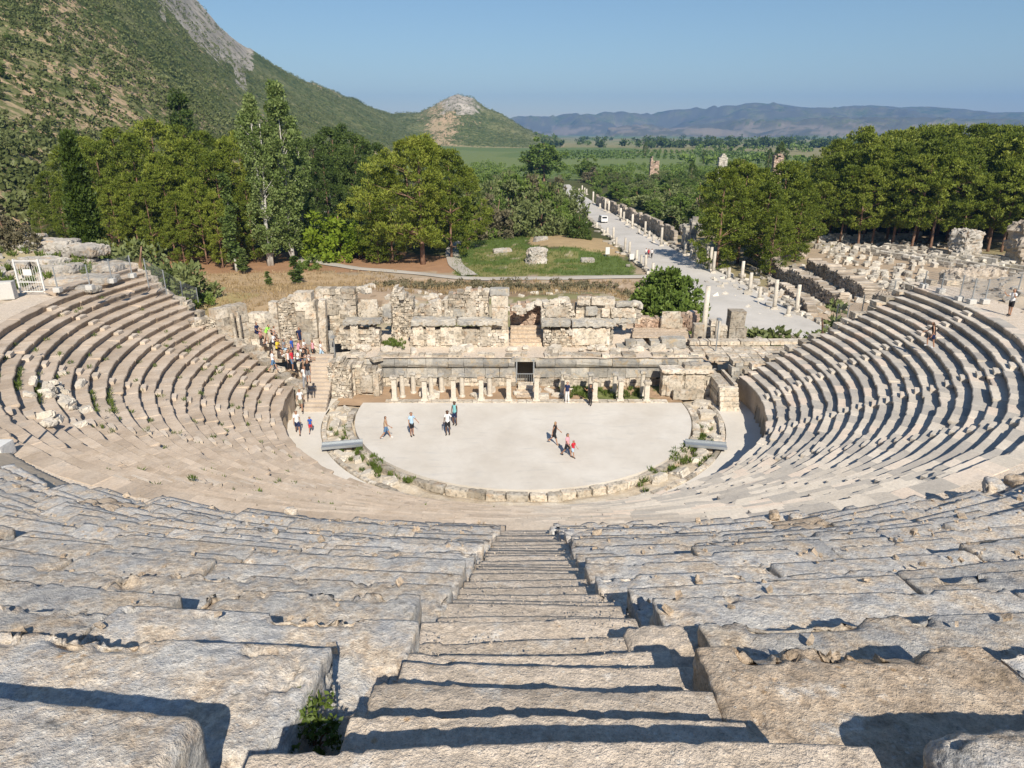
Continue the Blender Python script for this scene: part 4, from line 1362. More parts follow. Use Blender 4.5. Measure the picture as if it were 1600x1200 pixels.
# western wing
G2 = 'walls of the western side entrance'
a1 = pxwall('ruined_wall', 'curved grey wall with two ribs at the end of the western seats', 347, 394, 4.8, 1.5, [(347, 480), (360, 474), (394, 476)], .9, 'big', y1=7.0, group=G2)
slab('rib', 364, 369, 5.3, 2.5, 6.2, .3, 'marble', a1); slab('rib', 372, 377, 5.7, 2.5, 6.2, .3, 'marble', a1)
pxwall('ruined_wall', 'grey block wall with a dark slit behind the tour group', 394, 440, 7.1, 1.5, [(394, 474), (412, 478), (420, 474), (440, 472)], .9, 'big', group=G2)
a2 = pxwall('ruined_wall', 'tan wall with a shallow rounded niche behind the tour group', 440, 470, 7.3, 1.5, [(440, 470), (455, 464), (470, 460)], 1.0, 'rubble', group=G2)
a3 = pxwall('ruined_wall', 'tall pale wall of large blocks beside the doorway frame', 468, 499, 7.0, 1.5, [(468, 463), (480, 458), (499, 466)], 1.0, 'big', group=G2)
slab('door_slab', 473, 488, 6.85, 2.3, 4.2, .15, 'dkmarble', a3)
b1 = empty('leaning_jamb', (x_for(503, 7.0, 4), 7.0, 1.8), 0, 'tall narrow leaning door jamb east of the tour group', 'door jamb')
V, F, _ = rblock((.3, .35, 2.6), .14, 21, .04, .03, chip=.1)
obj('jamb', make_mesh('jamb', V + np.array((0, 0, 2.6)), F, M['marble'], False, {'tint': np.full(len(V), .4)}), b1).rotation_euler = (0, .06, 0)
slab('standing_slab', 514, 522, 6.6, 2.5, 4.4, .2, 'dkmarble', None, 'narrow grey slab standing upright near the leaning jamb', 'slab')
pxwall('ruined_wall', 'low stretch of rubble between the seats and the curved grey wall', 300, 348, 3.6, 1.5, [(300, 500), (318, 496), (335, 494), (348, 500)], .8, 'rubble', y1=5.0, group=G2)
pxwall('ruined_wall', 'rough wall of large stones running up beside the fence posts', 286, 322, 6.5, 1.5, [(286, 478), (300, 470), (322, 488)], 1.0, 'mixed', group=G2)
# western side entrance: stair and rubble walls
stw = empty('stairway', (-15.5, 1, 0), 0, 'pale stairway climbing from the corridor to the tour group', 'stairway')
for i in range(14):
    V, F, _ = rblock((.95, .28, .16), .14, i * 3.3, .02, .015)
    c = np.array((-15.75 - i * .02 - max(0, i - 8) * .05, .2 + i * .40, .12 + i * .19))
    obj('step', make_mesh('step', V + c - np.array((-15.5, 1, 0)), F, M['seat'], False, {'tint': np.full(len(V), rnd.uniform(-.6, .3)), 'side': np.full(len(V), .35), 'riser': np.zeros(len(V))}), stw)
b2 = pxwall('ruined_wall', 'rubble wall flanking the pale stairway above the drain', 512, 548, 2.6, -.2, [(512, 562), (530, 556), (548, 566)], 1.2, 'rubble', group=G2)
b3 = pxwall('ruined_wall', 'wall of mixed blocks and upright slabs west of the pillars', 545, 594, 3.4, -.2, [(545, 560), (560, 566), (594, 574)], .9, 'mixed', group=G2)
slab('upright_slab', 546, 555, 3.2, 0, 2.1, .25, 'column' if False else 'marble', b3); slab('upright_slab', 583, 592, 2.9, 0, 2.0, .25, 'marble', b3); slab('leaning_slab', 562, 582, 3.1, .3, 1.7, .2, 'marble', b3)
mb = MB()
for i in range(16): mb.box((rnd.uniform(-14.4, -11.5), rnd.uniform(4.4, 6.4), 2.3 + rnd.uniform(-.4, .4)), (rnd.uniform(.3, .8), rnd.uniform(.25, .45), rnd.uniform(.08, .2)), rnd.gauss(0, .4), rnd.uniform(-1, 1), .03, .1)
tag(mb.build('tumbled_slabs', M['marble']), 'heap of tumbled slabs on top of the western rubble wall', 'slabs')
mb = MB()
masonry(mb, (-18.5, 5.6), (-11.2, 6.2), -.4, lambda u: 2.2, 1.4, .4, .7, .05, .06)
tag(mb.build('ruined_wall', M['marble']), 'rough retaining wall under the tumbled slabs', 'wall', G2)
# eastern side entrance
c1 = pxwall('ruined_wall', 'pale wall of smooth panels between the pillars and the dark passage', 1036, 1112, 3.0, -.2, [(1036, 578), (1060, 570), (1112, 568)], .9, 'ashlar', group='walls of the eastern side entrance')
for a_, b_ in ((1042, 1066), (1070, 1100)): slab('facing_panel', a_, b_, 2.9, .1, 1.9, .16, 'marble', c1, amp=.015)
slab('cornice', 1034, 1116, 2.7, 2.0, 2.35, 1.3, 'marble', c1, chip=.15)
slab('offering_block', 1052, 1100, 2.3, 0, .75, .55, 'marble', None, 'pale stone block standing before the panelled eastern wall', 'stone block')
pr = empty('stepped_pier', (15.6, 1.6, 0), 0, 'pale pier with steps against the eastern end of the orchestra wall', 'pier')
mb = MB(); masonry(mb, (-.75, -.6), (.75, -.6), 0, lambda u: 1.75, 3.6, .35, .8, .02, .02); mb.build('pier_body', M['marble'], pr)
for i in range(5):
    V, F, _ = rblock((.72, .2, .16), .12, i * 7 + 2, .02, .012)
    obj('step', make_mesh('step', V + np.array((0, -1.4 + i * .17, .16 + i * .33)), F, M['marble'], False, {'tint': np.full(len(V), .8)}), pr)
mb = MB()
for i in range(12):
    for j in range(5):
        if i + j * 1.3 > 2: mb.box((14.6 + i * .85 + rnd.uniform(-.05, .05), 4.2 + j * .95, 2.55 + .04 * j + (.35 if j > 3 else 0)), (.41, .46, .16), 0, rnd.uniform(-.2, 1), .02, .012)
tag(mb.build('paved_terrace', M['marble']), 'terrace of pale slabs between the eastern seats and the stage ruin', 'terrace')
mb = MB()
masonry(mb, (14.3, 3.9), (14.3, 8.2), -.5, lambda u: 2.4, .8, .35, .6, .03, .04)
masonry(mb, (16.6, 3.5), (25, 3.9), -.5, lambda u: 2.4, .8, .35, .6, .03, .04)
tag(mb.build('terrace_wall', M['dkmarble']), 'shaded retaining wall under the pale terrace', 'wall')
# walls closing the ends of the seats
for s, lab in ((-1, 'stepped retaining wall closing the western end of the seats'), (1, 'stepped retaining wall closing the eastern end of the seats')):
    mb = MB()
    if s > 0: p0, p1 = (17.1, 3.1), (33.5, 4.15)
    else: p0, p1 = (-38.0, 13.6), (-16.9, .75)
    L = math.dist(p0, p1)
    def zt(u, s=s, L=L):
        q = u if s > 0 else L - u
        return min(ZD + .2, 1.9 + q / (12.8 if s > 0 else 19.5) * 6.84 - .25)
    masonry(mb, p0, p1, -.6, zt, .9, .42, .8, .035, .05)
    tag(mb.build('retaining_wall', M['marble']), lab, 'wall')

# fallen stones about the stage
protos = []
for i in range(6):
    V, F, _ = rblock((rnd.uniform(.22, .5), rnd.uniform(.18, .3), rnd.uniform(.12, .25)), .09, i * 8.8 + 5, .05, .04, chip=.1)
    protos.append(make_mesh('fallen_stone', V, F, M['column'], False, {'tint': np.full(len(V), rnd.uniform(-1, 1))}))
FS = [('fallen stone on the deck of the stage building', 'fallen stones on the stage deck', 34, (-14, 13), (6.2, 7.6), lambda x, y: 2.78),
      ('fallen stone on the earth behind the stage facade', 'fallen stones behind the stage facade', 70, (-24, 16), (11.5, 34), lambda x, y: gz(x, y) + .12),
      ('fallen stone in the drain beside the orchestra', 'fallen stones in the drain', 40, None, None, lambda x, y: -.12),
      ('fallen stone on the dirt between the stage pillars', 'fallen stones between the stage pillars', 18, (-9.5, 9.5), (2.3, 4.4), lambda x, y: .16),
      ('fallen stone on the ground near the street entrance', 'fallen stones near the street entrance', 40, (14, 32), (10, 24), lambda x, y: gz(x, y) + .12),
      ('fallen stone on top of the ruined facade', 'fallen stones on top of the facade', 36, (-16, 11), (9.4, 10.6), None)]
for lab, g, n, xr, yr, zf in FS:
    for i in range(n):
        if xr: x, y = rnd.uniform(*xr), rnd.uniform(*yr)
        else:
            a_ = rnd.choice((-1, 1)) * rnd.uniform(35, 100); r_ = rnd.uniform(13.2, 14.2)
            x, y = r_ * math.sin(rad(a_)), -r_ * math.cos(rad(a_))
        z = zf(x, y) if zf else 7.1 + rnd.uniform(-.9, .2)
        if not zf:
            z = float(np.interp(x, [-16, -13, -10.5, -10, -8, -5, -3, -2, 0, 2, 3, 7, 11], [7.1, 7.1, 6.0, 6.9, 5.9, 6.3, 6.9, 6.9, 5.3, 5.9, 6.2, 6.2, 5.7]))
        o = obj('fallen_stone', protos[i % 6], None, (x, y, z))
        o.rotation_euler = (rnd.gauss(0, .15), rnd.gauss(0, .15), rnd.uniform(0, 6.3))
        s = rnd.uniform(.7, 1.5)
        o.scale = (s, s, s)
        tag(o, lab, 'stone', g)

# ------------------------------------------------------------------ the marble street and the ruins beside it
def zs(y): return -1.86 - 2.0 * float(sstep(60, 260, y))


SY = [20, 28, 45, 60, 73, 90, 120, 182, 262, 300]
SXL = [23.2, 22.8, 22.4, 22.2, 21.9, 21.6, 21.4, 21.3, 21.6, 21.8]
SXR = [37.0, 36.2, 35.2, 34.0, 32.4, 31.2, 30.2, 28.6, 27.4, 27.0]
ys = np.concatenate([np.arange(20, 120, 1.0), np.arange(120, 300, 3.0)])
V, F = [], []
for j in range(9):
    u = j / 8
    x = np.interp(ys, SY, SXL) * (1 - u) + np.interp(ys, SY, SXR) * u
    P = np.stack([x, ys, 0 * x], 1)
    V.append(np.stack([x, ys, np.array([zs(y) for y in ys]) + fbm(P * 0.4, 3, 121) * .03 - (0.5 if j in (0, 8) else 0) * 0], 1))
n = len(ys)
for j in range(8):
    a = np.arange(n - 1) + j * n
    F.append(np.stack([a, a + n, a + n + 1, a + 1], 1))
tag(obj('street', make_mesh('street', np.concatenate(V), np.concatenate(F), M['street'], True)), kind='structure')


def ribbon(name, pts, wid, mat, lift=.22):
    pts = [Vector(p) for p in pts]
    V, F = [], []
    # resample
    q = []
    for a, b in zip(pts[:-1], pts[1:]):
        k = max(1, int((b - a).length / 1.0))
        for i in range(k): q.append(a.lerp(b, i / k))
    q.append(pts[-1])
    # smooth
    for _ in range(6):
        q = [q[0]] + [(q[i - 1] + q[i] * 2 + q[i + 1]) / 4 for i in range(1, len(q) - 1)] + [q[-1]]
    for i, p in enumerate(q):
        d = (q[min(i + 1, len(q) - 1)] - q[max(i - 1, 0)]).normalized()
        nn = Vector((-d.y, d.x))
        for s in (-1, -.33, .33, 1):
            c = Vector((p.x, p.y)) + nn * s * wid / 2
            V.append((c.x, c.y, gz(c.x, c.y) + lift - (.1 if abs(s) == 1 else 0)))
    for i in range(len(q) - 1):
        for j in range(3):
            a = i * 4 + j
            F.append((a, a + 1, a + 5, a + 4))
    tag(obj(name, make_mesh(name, V, F, mat, True)), kind='structure')


pp = lambda x, y: (lambda h: (h.x, h.y))(hit(x, y))
ribbon('path', [(*pp(492, 408), 0), (*pp(545, 419), 0), (*pp(620, 425), 0), (*pp(700, 434), 0), (*pp(790, 437), 0), (*pp(880, 436), 0), (*pp(1000, 433), 0), (*pp(1060, 434), 0)], 2.4, M['gravelpath'])
ribbon('path', [(*pp(735, 432), 0), (*pp(712, 415), 0), (*pp(706, 395), 0), (*pp(712, 378), 0)], 2.6, M['gravelpath'])
ribbon('path', [(*pp(478, 412), 0), (*pp(492, 375), 0), (*pp(510, 345), 0), (*pp(520, 320), 0)], 3.2, M['gravelpath'])


def column(x, y, z, h, r, label, group, base=True, lean=0.0):
    e = empty('column', (x, y, z), rnd.uniform(0, 6), label, 'column', group)
    mb = MB()
    mb.tube([(0, 0, .12), (lean * .3, 0, h * .35), (lean, 0, h)], [r, r * .97, r * .86], 10, rnd.uniform(-.8, .8))
    mb.build('shaft', M['column'], e, True)
    mb = MB()
    mb.box((0, 0, .02), (r * 1.6, r * 1.6, .12), 0, rnd.uniform(-1, 1), .015)
    mb.tube([(0, 0, .12), (0, 0, .22), (0, 0, .3)], [r * 1.4, r * 1.35, r * 1.05], 10, .3)
    mb.build('base', M['column'], e)
    return e


def z8(x, y): return 850 + x / 5.714, 260 + y / 5.714
RC = [((1510, 950), 760), ((1480, 930), 720), ((1450, 905), 715), ((1360, 865), 700), ((1310, 835), 730), ((1255, 795), 680), ((1045, 710), 545), ((975, 680), 615), ((938, 640), 575), ((900, 620), 490), ((847, 600), 560), ((786, 550), 425), ((740, 520), 470), ((710, 490), 405), ((682, 480), 372), ((577, 410), 305), ((545, 395), 288), ((500, 370), 330), ((437, 330), 225), ((380, 250), 200), ((362, 240), 190), ((340, 232), 170), ((312, 235), 195)]
LC = [((968, 950), 860), ((905, 910), 790), ((866, 885), 790), ((825, 850), 745), ((760, 790), 670), ((722, 765), 635), ((645, 720), 630), ((619, 660), 540), ((565, 610), 545), ((535, 610), 565), ((470, 545), 500)]
for L, lab, g, r in ((RC, 'slender pale column among those lining the street on the wooded side', 'columns on the wooded side of the street', .27), (LC, 'broken pale column among those lining the street on the meadow side', 'columns on the meadow side of the street', .25)):
    for (b, t) in L:
        px, py = z8(*b)
        p = at(px, py, -2); p = at(px, py, zs(p.y))
        top = at_y(px, z8(0, t)[1], p.y)
        column(p.x, p.y, p.z, max(.8, top.z - p.z), r * (1.0 if p.y < 110 else 1.15), lab, g, lean=rnd.gauss(0, .05))
z3 = lambda x, y: (940 + x / 5, 400 + y / 5)
for (b, t) in [((990, 185), (990, 90)), ((1093, 190), (1105, 40)), ((1155, 280), (1165, 130)), ((1230, 340), (1238, 240)), ((1348, 415), (1380, 185)), ((1520, 440), (1525, 225)), ((1455, 470), (1462, 390))]:
    px, py = z3(*b)
    p = at(px, py, -1.9); q = at_y(*z3(*t), p.y)
    column(p.x, p.y, p.z, max(.8, q.z - p.z), .27, 'column or stump standing on the ruin side at the near end of the street', 'columns at the near end of the street', lean=rnd.gauss(0, .04))
# the two columns by the stage end and lamp poles
for i, (b, t, yy, lab) in enumerate([((790, 660), (830, 235), 9.6, 'tall slender column in front of the dark green bush'), ((900, 660), (915, 485), 9.0, 'shorter slender column behind the grey pole at the stage end')]):
    p = at_y(*z3(*b), yy); q = at_y(*z3(*t), yy)
    column(p.x, p.y, p.z - .3, q.z - p.z + .3, .24, lab, None, lean=q.x - p.x)


def pole(px0, py0, py1, y, label, r=.06, z=None):
    p = at_y(px0, py0, y); q = at_y(px0, py1, y)
    e = empty('lamp_pole', p, 0, label, 'pole')
    mb = MB(); mb.tube([(0, 0, -.2), (0, 0, q.z - p.z)], [r, r * .8], 8); mb.build('pole', M['steel'], e)
    mb = MB(); mb.tube([(0, 0, -.3), (0, 0, .1)], [.28, .26], 10); mb.build('footing', M['concrete'], e)
    mb = MB(); mb.box((0, -.1, q.z - p.z + .05), (.16, .2, .07), 0, 0, .0); mb.build('lamp_head', M['steel'], e)


pole(1116, 570, 500, 6.2, 'grey pole on a pale footing at the eastern end of the stage')
pole(525, 572, 527, 5.6, 'grey pole on a pale round footing beside the tour group')
pole(518, 333, 292, 108, 'thin flag pole with a red tip in the gap beside the poplars', .09)

# stone edging along both sides of the street
eprot = []
for i in range(5):
    V, F, _ = rblock((rnd.uniform(.25, .42), rnd.uniform(.3, .6), .22), .12, i * 3.9 + 70, .05, .04, chip=.1)
    eprot.append(make_mesh('edging_stone', V, F, M['agora'], False, {'tint': np.full(len(V), rnd.uniform(-1, 1))}))
for xs_, off, g in ((SXR, .45, 'edging stones on the wooded side of the street'), (SXL, -.5, 'edging stones on the meadow side of the street')):
    y = 26.0 if off > 0 else 40
    while y < 190:
        L = rnd.uniform(.7, 1.5) * (1 + y / 140)
        x = float(np.interp(y, SY, xs_)) + off + rnd.gauss(0, .16)
        for q in range(2 if rnd.random() < .3 else 1):
            o = obj('edging_stone', rnd.choice(eprot), None, (x + q * (1 if off > 0 else -1) * rnd.uniform(.9, 2.5), y, zs(y) + rnd.uniform(0, .15)))
            o.rotation_euler = (rnd.gauss(0, .06), rnd.gauss(0, .06), rnd.gauss(0, .15) + q * rnd.uniform(0, 2))
            s = rnd.uniform(.8, 1.25); o.scale = (s, s * (1 + y / 200), s)
            tag(o, 'weathered pale stone among those ' + g.replace('edging stones', 'edging the street').replace('edging the street on', 'lying along') , 'edging stone', g)
        y += L


def gwall(name, label, pts, h, hv, thick, style, mat, group=None, gaps=0.0):
    mb = MB()
    for a, b in zip(pts[:-1], pts[1:]):
        L = math.dist(a, b)
        s0 = rnd.random() * 50
        z0 = min(gz(*a), gz(*b)) - .3
        zz = (gz(*a) + gz(*b)) / 2
        us = np.linspace(0, L, max(4, int(L)))
        nz = fbm(np.stack([us * .35 + s0, us * 0, us * 0], 1), 3, 131)
        n2 = fbm(np.stack([us * .12 + s0, us * 0 + 3, us * 0], 1), 2, 133)
        tp = zz + np.where(n2 < gaps - .6, .2, h + nz * hv)
        bh, bl, jit, fr = STY[style]
        masonry(mb, a, b, z0, lambda u: float(np.interp(u, us, tp)), thick, bh * 1.3, bl * 1.4, jit * 1.3, fr * 1.5)
    return tag(mb.build(name, M[mat]), label, 'wall', group)


g2 = lambda x, y, z=-2: tuple(at(x, y, z)[:2])
gwall('long_wall', 'long broken wall with a dark shaded face behind the columns of the street', [g2(931, 314), g2(965, 331), g2(1000, 350), g2(1053, 379)], 3.0, .8, .8, 'ashlar', 'wallagora')
gwall('gate_ruin', 'dark ruined gate stumps throwing shade across the street', [g2(1064, 386), g2(1069, 389)], 5.0, .4, 1.2, 'ashlar', 'dkmarble')
gwall('gate_ruin', 'tall dark stump beside the ruined gate under the pines', [g2(1074, 388), g2(1078, 390)], 6.0, .4, 1.2, 'ashlar', 'dkmarble')
GA = 'rubble walls of the ruined market'
gwall('rubble_wall', 'winding rubble wall with dark face next to the street columns', [g2(1168, 404), g2(1200, 426), g2(1252, 458), g2(1308, 484)], 2.3, .9, 1.3, 'rubble', 'wallagora', GA)
gwall('rubble_wall', 'thick rubble wall beside the brown strip of the ruined market', [g2(1259, 424), g2(1300, 445), g2(1348, 470)], 2.2, .6, 2.2, 'rubble', 'wallagora', GA)
gwall('rubble_wall', 'low rubble cross wall near the market end of the street', [g2(1210, 405), g2(1262, 400)], 1.2, .7, 1.4, 'rubble', 'wallagora', GA)
gwall('rubble_wall', 'low rubble wall between the two long market walls', [g2(1200, 446), g2(1245, 470), g2(1262, 492)], 1.0, .8, 1.2, 'rubble', 'wallagora', GA)
gwall('rubble_wall', 'low stone wall at the foot of the pine wood', [g2(1262, 378), g2(1350, 374), g2(1440, 372)], 1.4, .8, 1.0, 'mixed', 'agora', GA)
for i, (a, b, lab) in enumerate([((1352, 395), (1600, 438), 'line of low stylobate steps farthest from the pine wood'), ((1365, 391), (1600, 428), 'second line of low stylobate steps counted from the theatre side'), ((1385, 388), (1600, 420), 'third line of low stylobate steps counted from the theatre side'), ((1440, 392), (1600, 412), 'line of low stylobate steps lying nearest the pine wood')]):
    gwall('stylobate', lab, [g2(*a), g2(*b)], .75, .15, .8, 'ashlar', 'agora', 'lines of low steps in the ruined market')
# rocky ruin masses
def rock(name, label, loc, half, seed, res=.25, rz=0., mat='rock', cat='rock', group=None, rho=.5, amp=.35):
    V, F, _ = rblock(half, res, seed, rho=rho * min(half), amp=amp * min(half), fq=.9 / max(.6, min(half)), chip=.25 * min(half))
    o = obj(name, make_mesh(name, V, F, M[mat], False, {'tint': np.full(len(V), rnd.uniform(-.5, .5))}), None, loc, rz)
    return tag(o, label, cat, group)


p = at(1512, 402, -2); rock('ruined_pier', 'ragged grey and white ruined pier casting a broad shadow on grass', (p.x, p.y + 1.5, .4), (2.4, 2.0, 2.7), 3, .3, .3, cat='pier')
p = at(1592, 412, -2); rock('ruined_pier', 'bigger dark ruined pier with brown top at the edge of the pine wood', (p.x + 2.5, p.y + 2, 1.0), (2.8, 2.6, 3.9), 9, .35, .2, 'wallagora', cat='pier')
p = at_y(1520, 440, 9.5); rock('ruin_mass', 'long rounded mass of grey ruin behind the eastern fence posts', (p.x, 9.5, p.z - .35), (2.3, 1.1, 1.25), 14, .16, -.05, 'wallagora', cat='ruin')
p = at_y(1582, 455, 7.5); rock('ruin_mass', 'reddish rock at the end of the grey ruin near the walkway visitor', (p.x, 7.5, p.z - .2), (.9, .8, .7), 17, .14, .2, 'earthstone', cat='ruin')
p = at_y(1400, 470, 7); rock('tarpaulin_heap', 'grey covered heap with a blue corner at the top end of the eastern seats', (p.x, 7.6, p.z - .3), (1.3, .8, .8), 19, .12, .1, 'wallagora', cat='heap')
mb = MB(); mb.box((0, 0, 0), (.22, .2, .28), .2, 0, .04)
tag(mb.build('blue_drum', m_flat('blue_plastic', (.02, .16, .42), .5), None, loc=at_y(1378, 477, 6.2)), 'small blue container beside the grey covered heap', 'container')
p = hit(838, 412); rock('boulder', 'big pale boulder on the green meadow', (p.x, p.y + .8, p.z + 1.0), (1.7, 1.3, 1.6), 23, .18, .4)
p = hit(785, 394); rock('boulder', 'low flat pale rock on the meadow near the path', (p.x, p.y, p.z + .1), (1.8, 1.0, .5), 25, .2, .2)
p = hit(918, 409); rock('boulder', 'small pale rock in the grass beside the street', (p.x, p.y, p.z + .2), (1.2, .8, .5), 26, .2, .1)
for i, (px, py) in enumerate(((805, 358), (822, 356), (845, 376))):
    p = hit(px, py); rock('boulder', 'pale rock along the upper edge of the meadow', (p.x, p.y, p.z + .2), (1.6, .7, .6), 28 + i, .2, rnd.random(), group='pale rocks along the upper edge of the meadow')
p = at(1072, 368, -2); rock('boulder', 'pale rounded boulder in the shade of the street pines', (p.x + 2, p.y + 4, -1.4), (2.4, 1.6, 1.5), 33, .25)

# the field of marble blocks: the nearest as single stones, the remainder as rubble
ap = []
for i in range(8):
    V, F, _ = rblock((rnd.uniform(.3, .75), rnd.uniform(.25, .45), rnd.uniform(.25, .6)), .16, i * 6.6 + 2, .06, .05, chip=.12)
    ap.append(make_mesh('marble_block', V, F, M['agora'], False, {'tint': np.full(len(V), rnd.uniform(-1, 1))}))
REG = [[(1268, 384), (1440, 383), (1470, 400), (1455, 424), (1345, 424), (1300, 408)], [(1335, 424), (1452, 426), (1462, 450), (1440, 470), (1400, 462), (1360, 446)]]
cand = []
for reg in REG:
    w_ = [g2(*q) for q in reg]
    xs = [q[0] for q in w_]; ysr = [q[1] for q in w_]
    k = 0
    while k < (190 if reg is REG[0] else 150):
        x, y = rnd.uniform(min(xs), max(xs)), rnd.uniform(min(ysr), max(ysr))
        # laid out in rough rows
        u = x * .86 - y * .5; v = x * .5 + y * .86
        u = round(u / 1.7) * 1.7 + rnd.gauss(0, .22)
        x, y = u * .86 + v * .5, -u * .5 + v * .86
        if inpoly(np.array([x]), np.array([y]), w_)[0]:
            cand.append((x, y)); k += 1
cand.sort(key=lambda q: q[1])
for i, (x, y) in enumerate(cand[:290]):
    o = obj('marble_block', ap[i % 8], None, (x, y, gz(x, y) + .22))
    o.rotation_euler = (rnd.gauss(0, .08), rnd.gauss(0, .08), rnd.uniform(0, 6.3))
    s = rnd.uniform(.55, 1.2); o.scale = (s, s, s * rnd.uniform(.6, 1.3))
    tag(o, 'pale marble block set out in the field of blocks before the pine wood', 'marble block', 'field of marble blocks before the pine wood')
mb = MB()
for (x, y) in cand[290:]:
    mb.box((x, y, gz(x, y) + .3), (rnd.uniform(.3, .8), rnd.uniform(.25, .5), rnd.uniform(.3, .7)), rnd.uniform(0, 3), rnd.uniform(-1, 1), .08, .1)
for seg, wd, cnt in (([g2(1168, 400), g2(1252, 452), g2(1308, 478)], 2.0, 170), ([g2(1262, 418), g2(1350, 462)], 2.8, 180), ([g2(1275, 380), g2(1480, 376)], 3.0, 110), ([g2(1160, 438), g2(1250, 488)], 3.5, 120), ([g2(1360, 462), g2(1420, 480)], 4.0, 80), ([g2(1460, 385), g2(1600, 430)], 4.0, 90)):
    for i in range(cnt):
        j = rnd.randrange(len(seg) - 1); t = rnd.random()
        x = seg[j][0] * (1 - t) + seg[j + 1][0] * t + rnd.gauss(0, wd); y = seg[j][1] * (1 - t) + seg[j + 1][1] * t + rnd.gauss(0, wd)
        s = rnd.uniform(.12, .5)
        mb.box((x, y, gz(x, y) + s * .5), (s, s * rnd.uniform(.5, 1), s * rnd.uniform(.4, .9)), rnd.uniform(0, 3), rnd.uniform(-1, 1), s * .18, .4)
tag(mb.build('rubble', M['agora']), kind='stuff')

# van, notice boards
p = at(942, 347, -2); p = at(942, 347, zs(p.y))
van = empty('van', p, rad(4), 'small white van parked far up the marble street', 'van')
prof = [(-2.1, .35), (2.05, .35), (2.1, .85), (1.7, 1.05), (1.15, 1.72), (-1.95, 1.80), (-2.12, 1.0)]
V = [(s * .85 * (.9 if z > 1.2 else 1), y, z) for s in (-1, 1) for y, z in prof]
n = len(prof)
F = [tuple(range(n)), tuple(range(2 * n - 1, n - 1, -1))] + [(i, i + n, (i + 1) % n + n, (i + 1) % n) for i in range(n)]
obj('body', make_mesh('body', V, F, M['white'], False, {'tint': np.zeros(2 * n)}), van)
mglass = m_flat('dark_glass', (.03, .035, .04), .15)
mb = MB(); mb.box((0, -2.06, 1.36), (.62, .03, .26)); mb.build('rear_window', mglass, van)
mb = MB(); mb.box((0, 1.48, 1.40), (.60, .03, .27)); mb.build('windscreen', mglass, van)
for s in (-1, 1):
    mb = MB(); mb.box((s * .81, -.2, 1.40), (.02, 1.2, .22)); mb.build('side_window', mglass, van)
    for yy in (-1.35, 1.35):
        mb = MB(); mb.tube([(s * .70, yy, .33), (s * .88, yy, .33)], .33, 14); mb.build('wheel', M['black'], van)
for (px, py, lab, w_, h_) in ((949, 402, 'white notice board on the meadow beside the street', .8, 1.3), (987, 408, 'white notice board among the meadow side columns', .8, 1.0)):
    p = at(px, py, -1.9)
    b = empty('notice_board', (p.x, p.y, gz(p.x, p.y)), .2, lab, 'notice board')
    mb = MB(); mb.box((0, 0, .5 + h_ / 2), (w_ / 2, .03, h_ / 2)); mb.build('panel', M['white'], b)
    for s in (-1, 1):
        mb = MB(); mb.box((s * w_ * .4, .05, .4), (.03, .03, .6)); mb.build('leg', M['steel'], b)
# red brick ruins far out in the trees
for (px, py0, py1, y, wd, lab) in ((1023, 262, 243, 330, 2.3, 'red brick ruin standing out of the far trees'), (1129, 262, 226, 330, 2.2, 'pale and red ruin tower among the far trees'), (1158, 258, 243, 330, 1.8, 'small red ruin stump beside the pale ruin tower'), (1215, 262, 236, 300, 2.2, 'red and white ruin pier before the pine wood')):
    x = x_for(px, y, 2); zt = at_y(px, py1, y).z; z0 = gz(x, y)
    mb = MB()
    us = np.linspace(0, wd * 2, 8); tp = zt + RS.uniform(-4.0, 0.6, 8)
    if px == 1129: tp = np.interp(us, [0, wd * .7, wd, wd * 1.5, wd * 2], [zt - 7, zt - 4.5, zt, zt - 5, zt - 7])
    masonry(mb, (x - wd, y), (x + wd, y), z0 - .5, lambda u: float(np.interp(u, us, tp)), 3.0, .7, 1.0, .08, .15)
    tag(mb.build('brick_ruin', M['brick'] if px != 1129 else M['agora']), lab, 'ruin')

# ------------------------------------------------------------------ trees and shrubs
TR = np.random.RandomState(5)


def leaves(cent, rad_, per, size, asp, up=0.3, flat=0.75, droop=0.0, shell=0.35):
    """Leaf-sized faces gathered in clumps."""
    cent, rad_ = np.asarray(cent), np.asarray(rad_)
    n = len(cent)
    N = n * per
    d = TR.normal(0, 1, (N, 3)); d /= np.linalg.norm(d, axis=1)[:, None]
    rr = (shell + (1 - shell) * TR.uniform(0, 1, N)) ** 0.7
    C = np.repeat(cent, per, 0); R = np.repeat(rad_, per)
    off = d * (rr * R)[:, None]
    off[:, 2] *= flat
    off[:, 2] -= droop * (off[:, 0] ** 2 + off[:, 1] ** 2) / np.maximum(R, .1)
    P = C + off
    # leaf axes: roughly outward and upward
    u = d + TR.normal(0, .55, (N, 3)) + np.array((0, 0, up))
    u /= np.linalg.norm(u, axis=1)[:, None]
    v = np.cross(u, TR.normal(0, 1, (N, 3))); v /= np.linalg.norm(v, axis=1)[:, None]
    s = size * TR.uniform(.6, 1.35, N)[:, None]
    V = np.stack([P - u * s * .5 - v * s * asp * .25, P - v * s * asp * .5 + u * s * .05, P + u * s * .6, P + v * s * asp * .5 + u * s * .05], 1).reshape(-1, 3)
    F = np.arange(N * 4, dtype=np.int32).reshape(-1, 4)
    return V, F


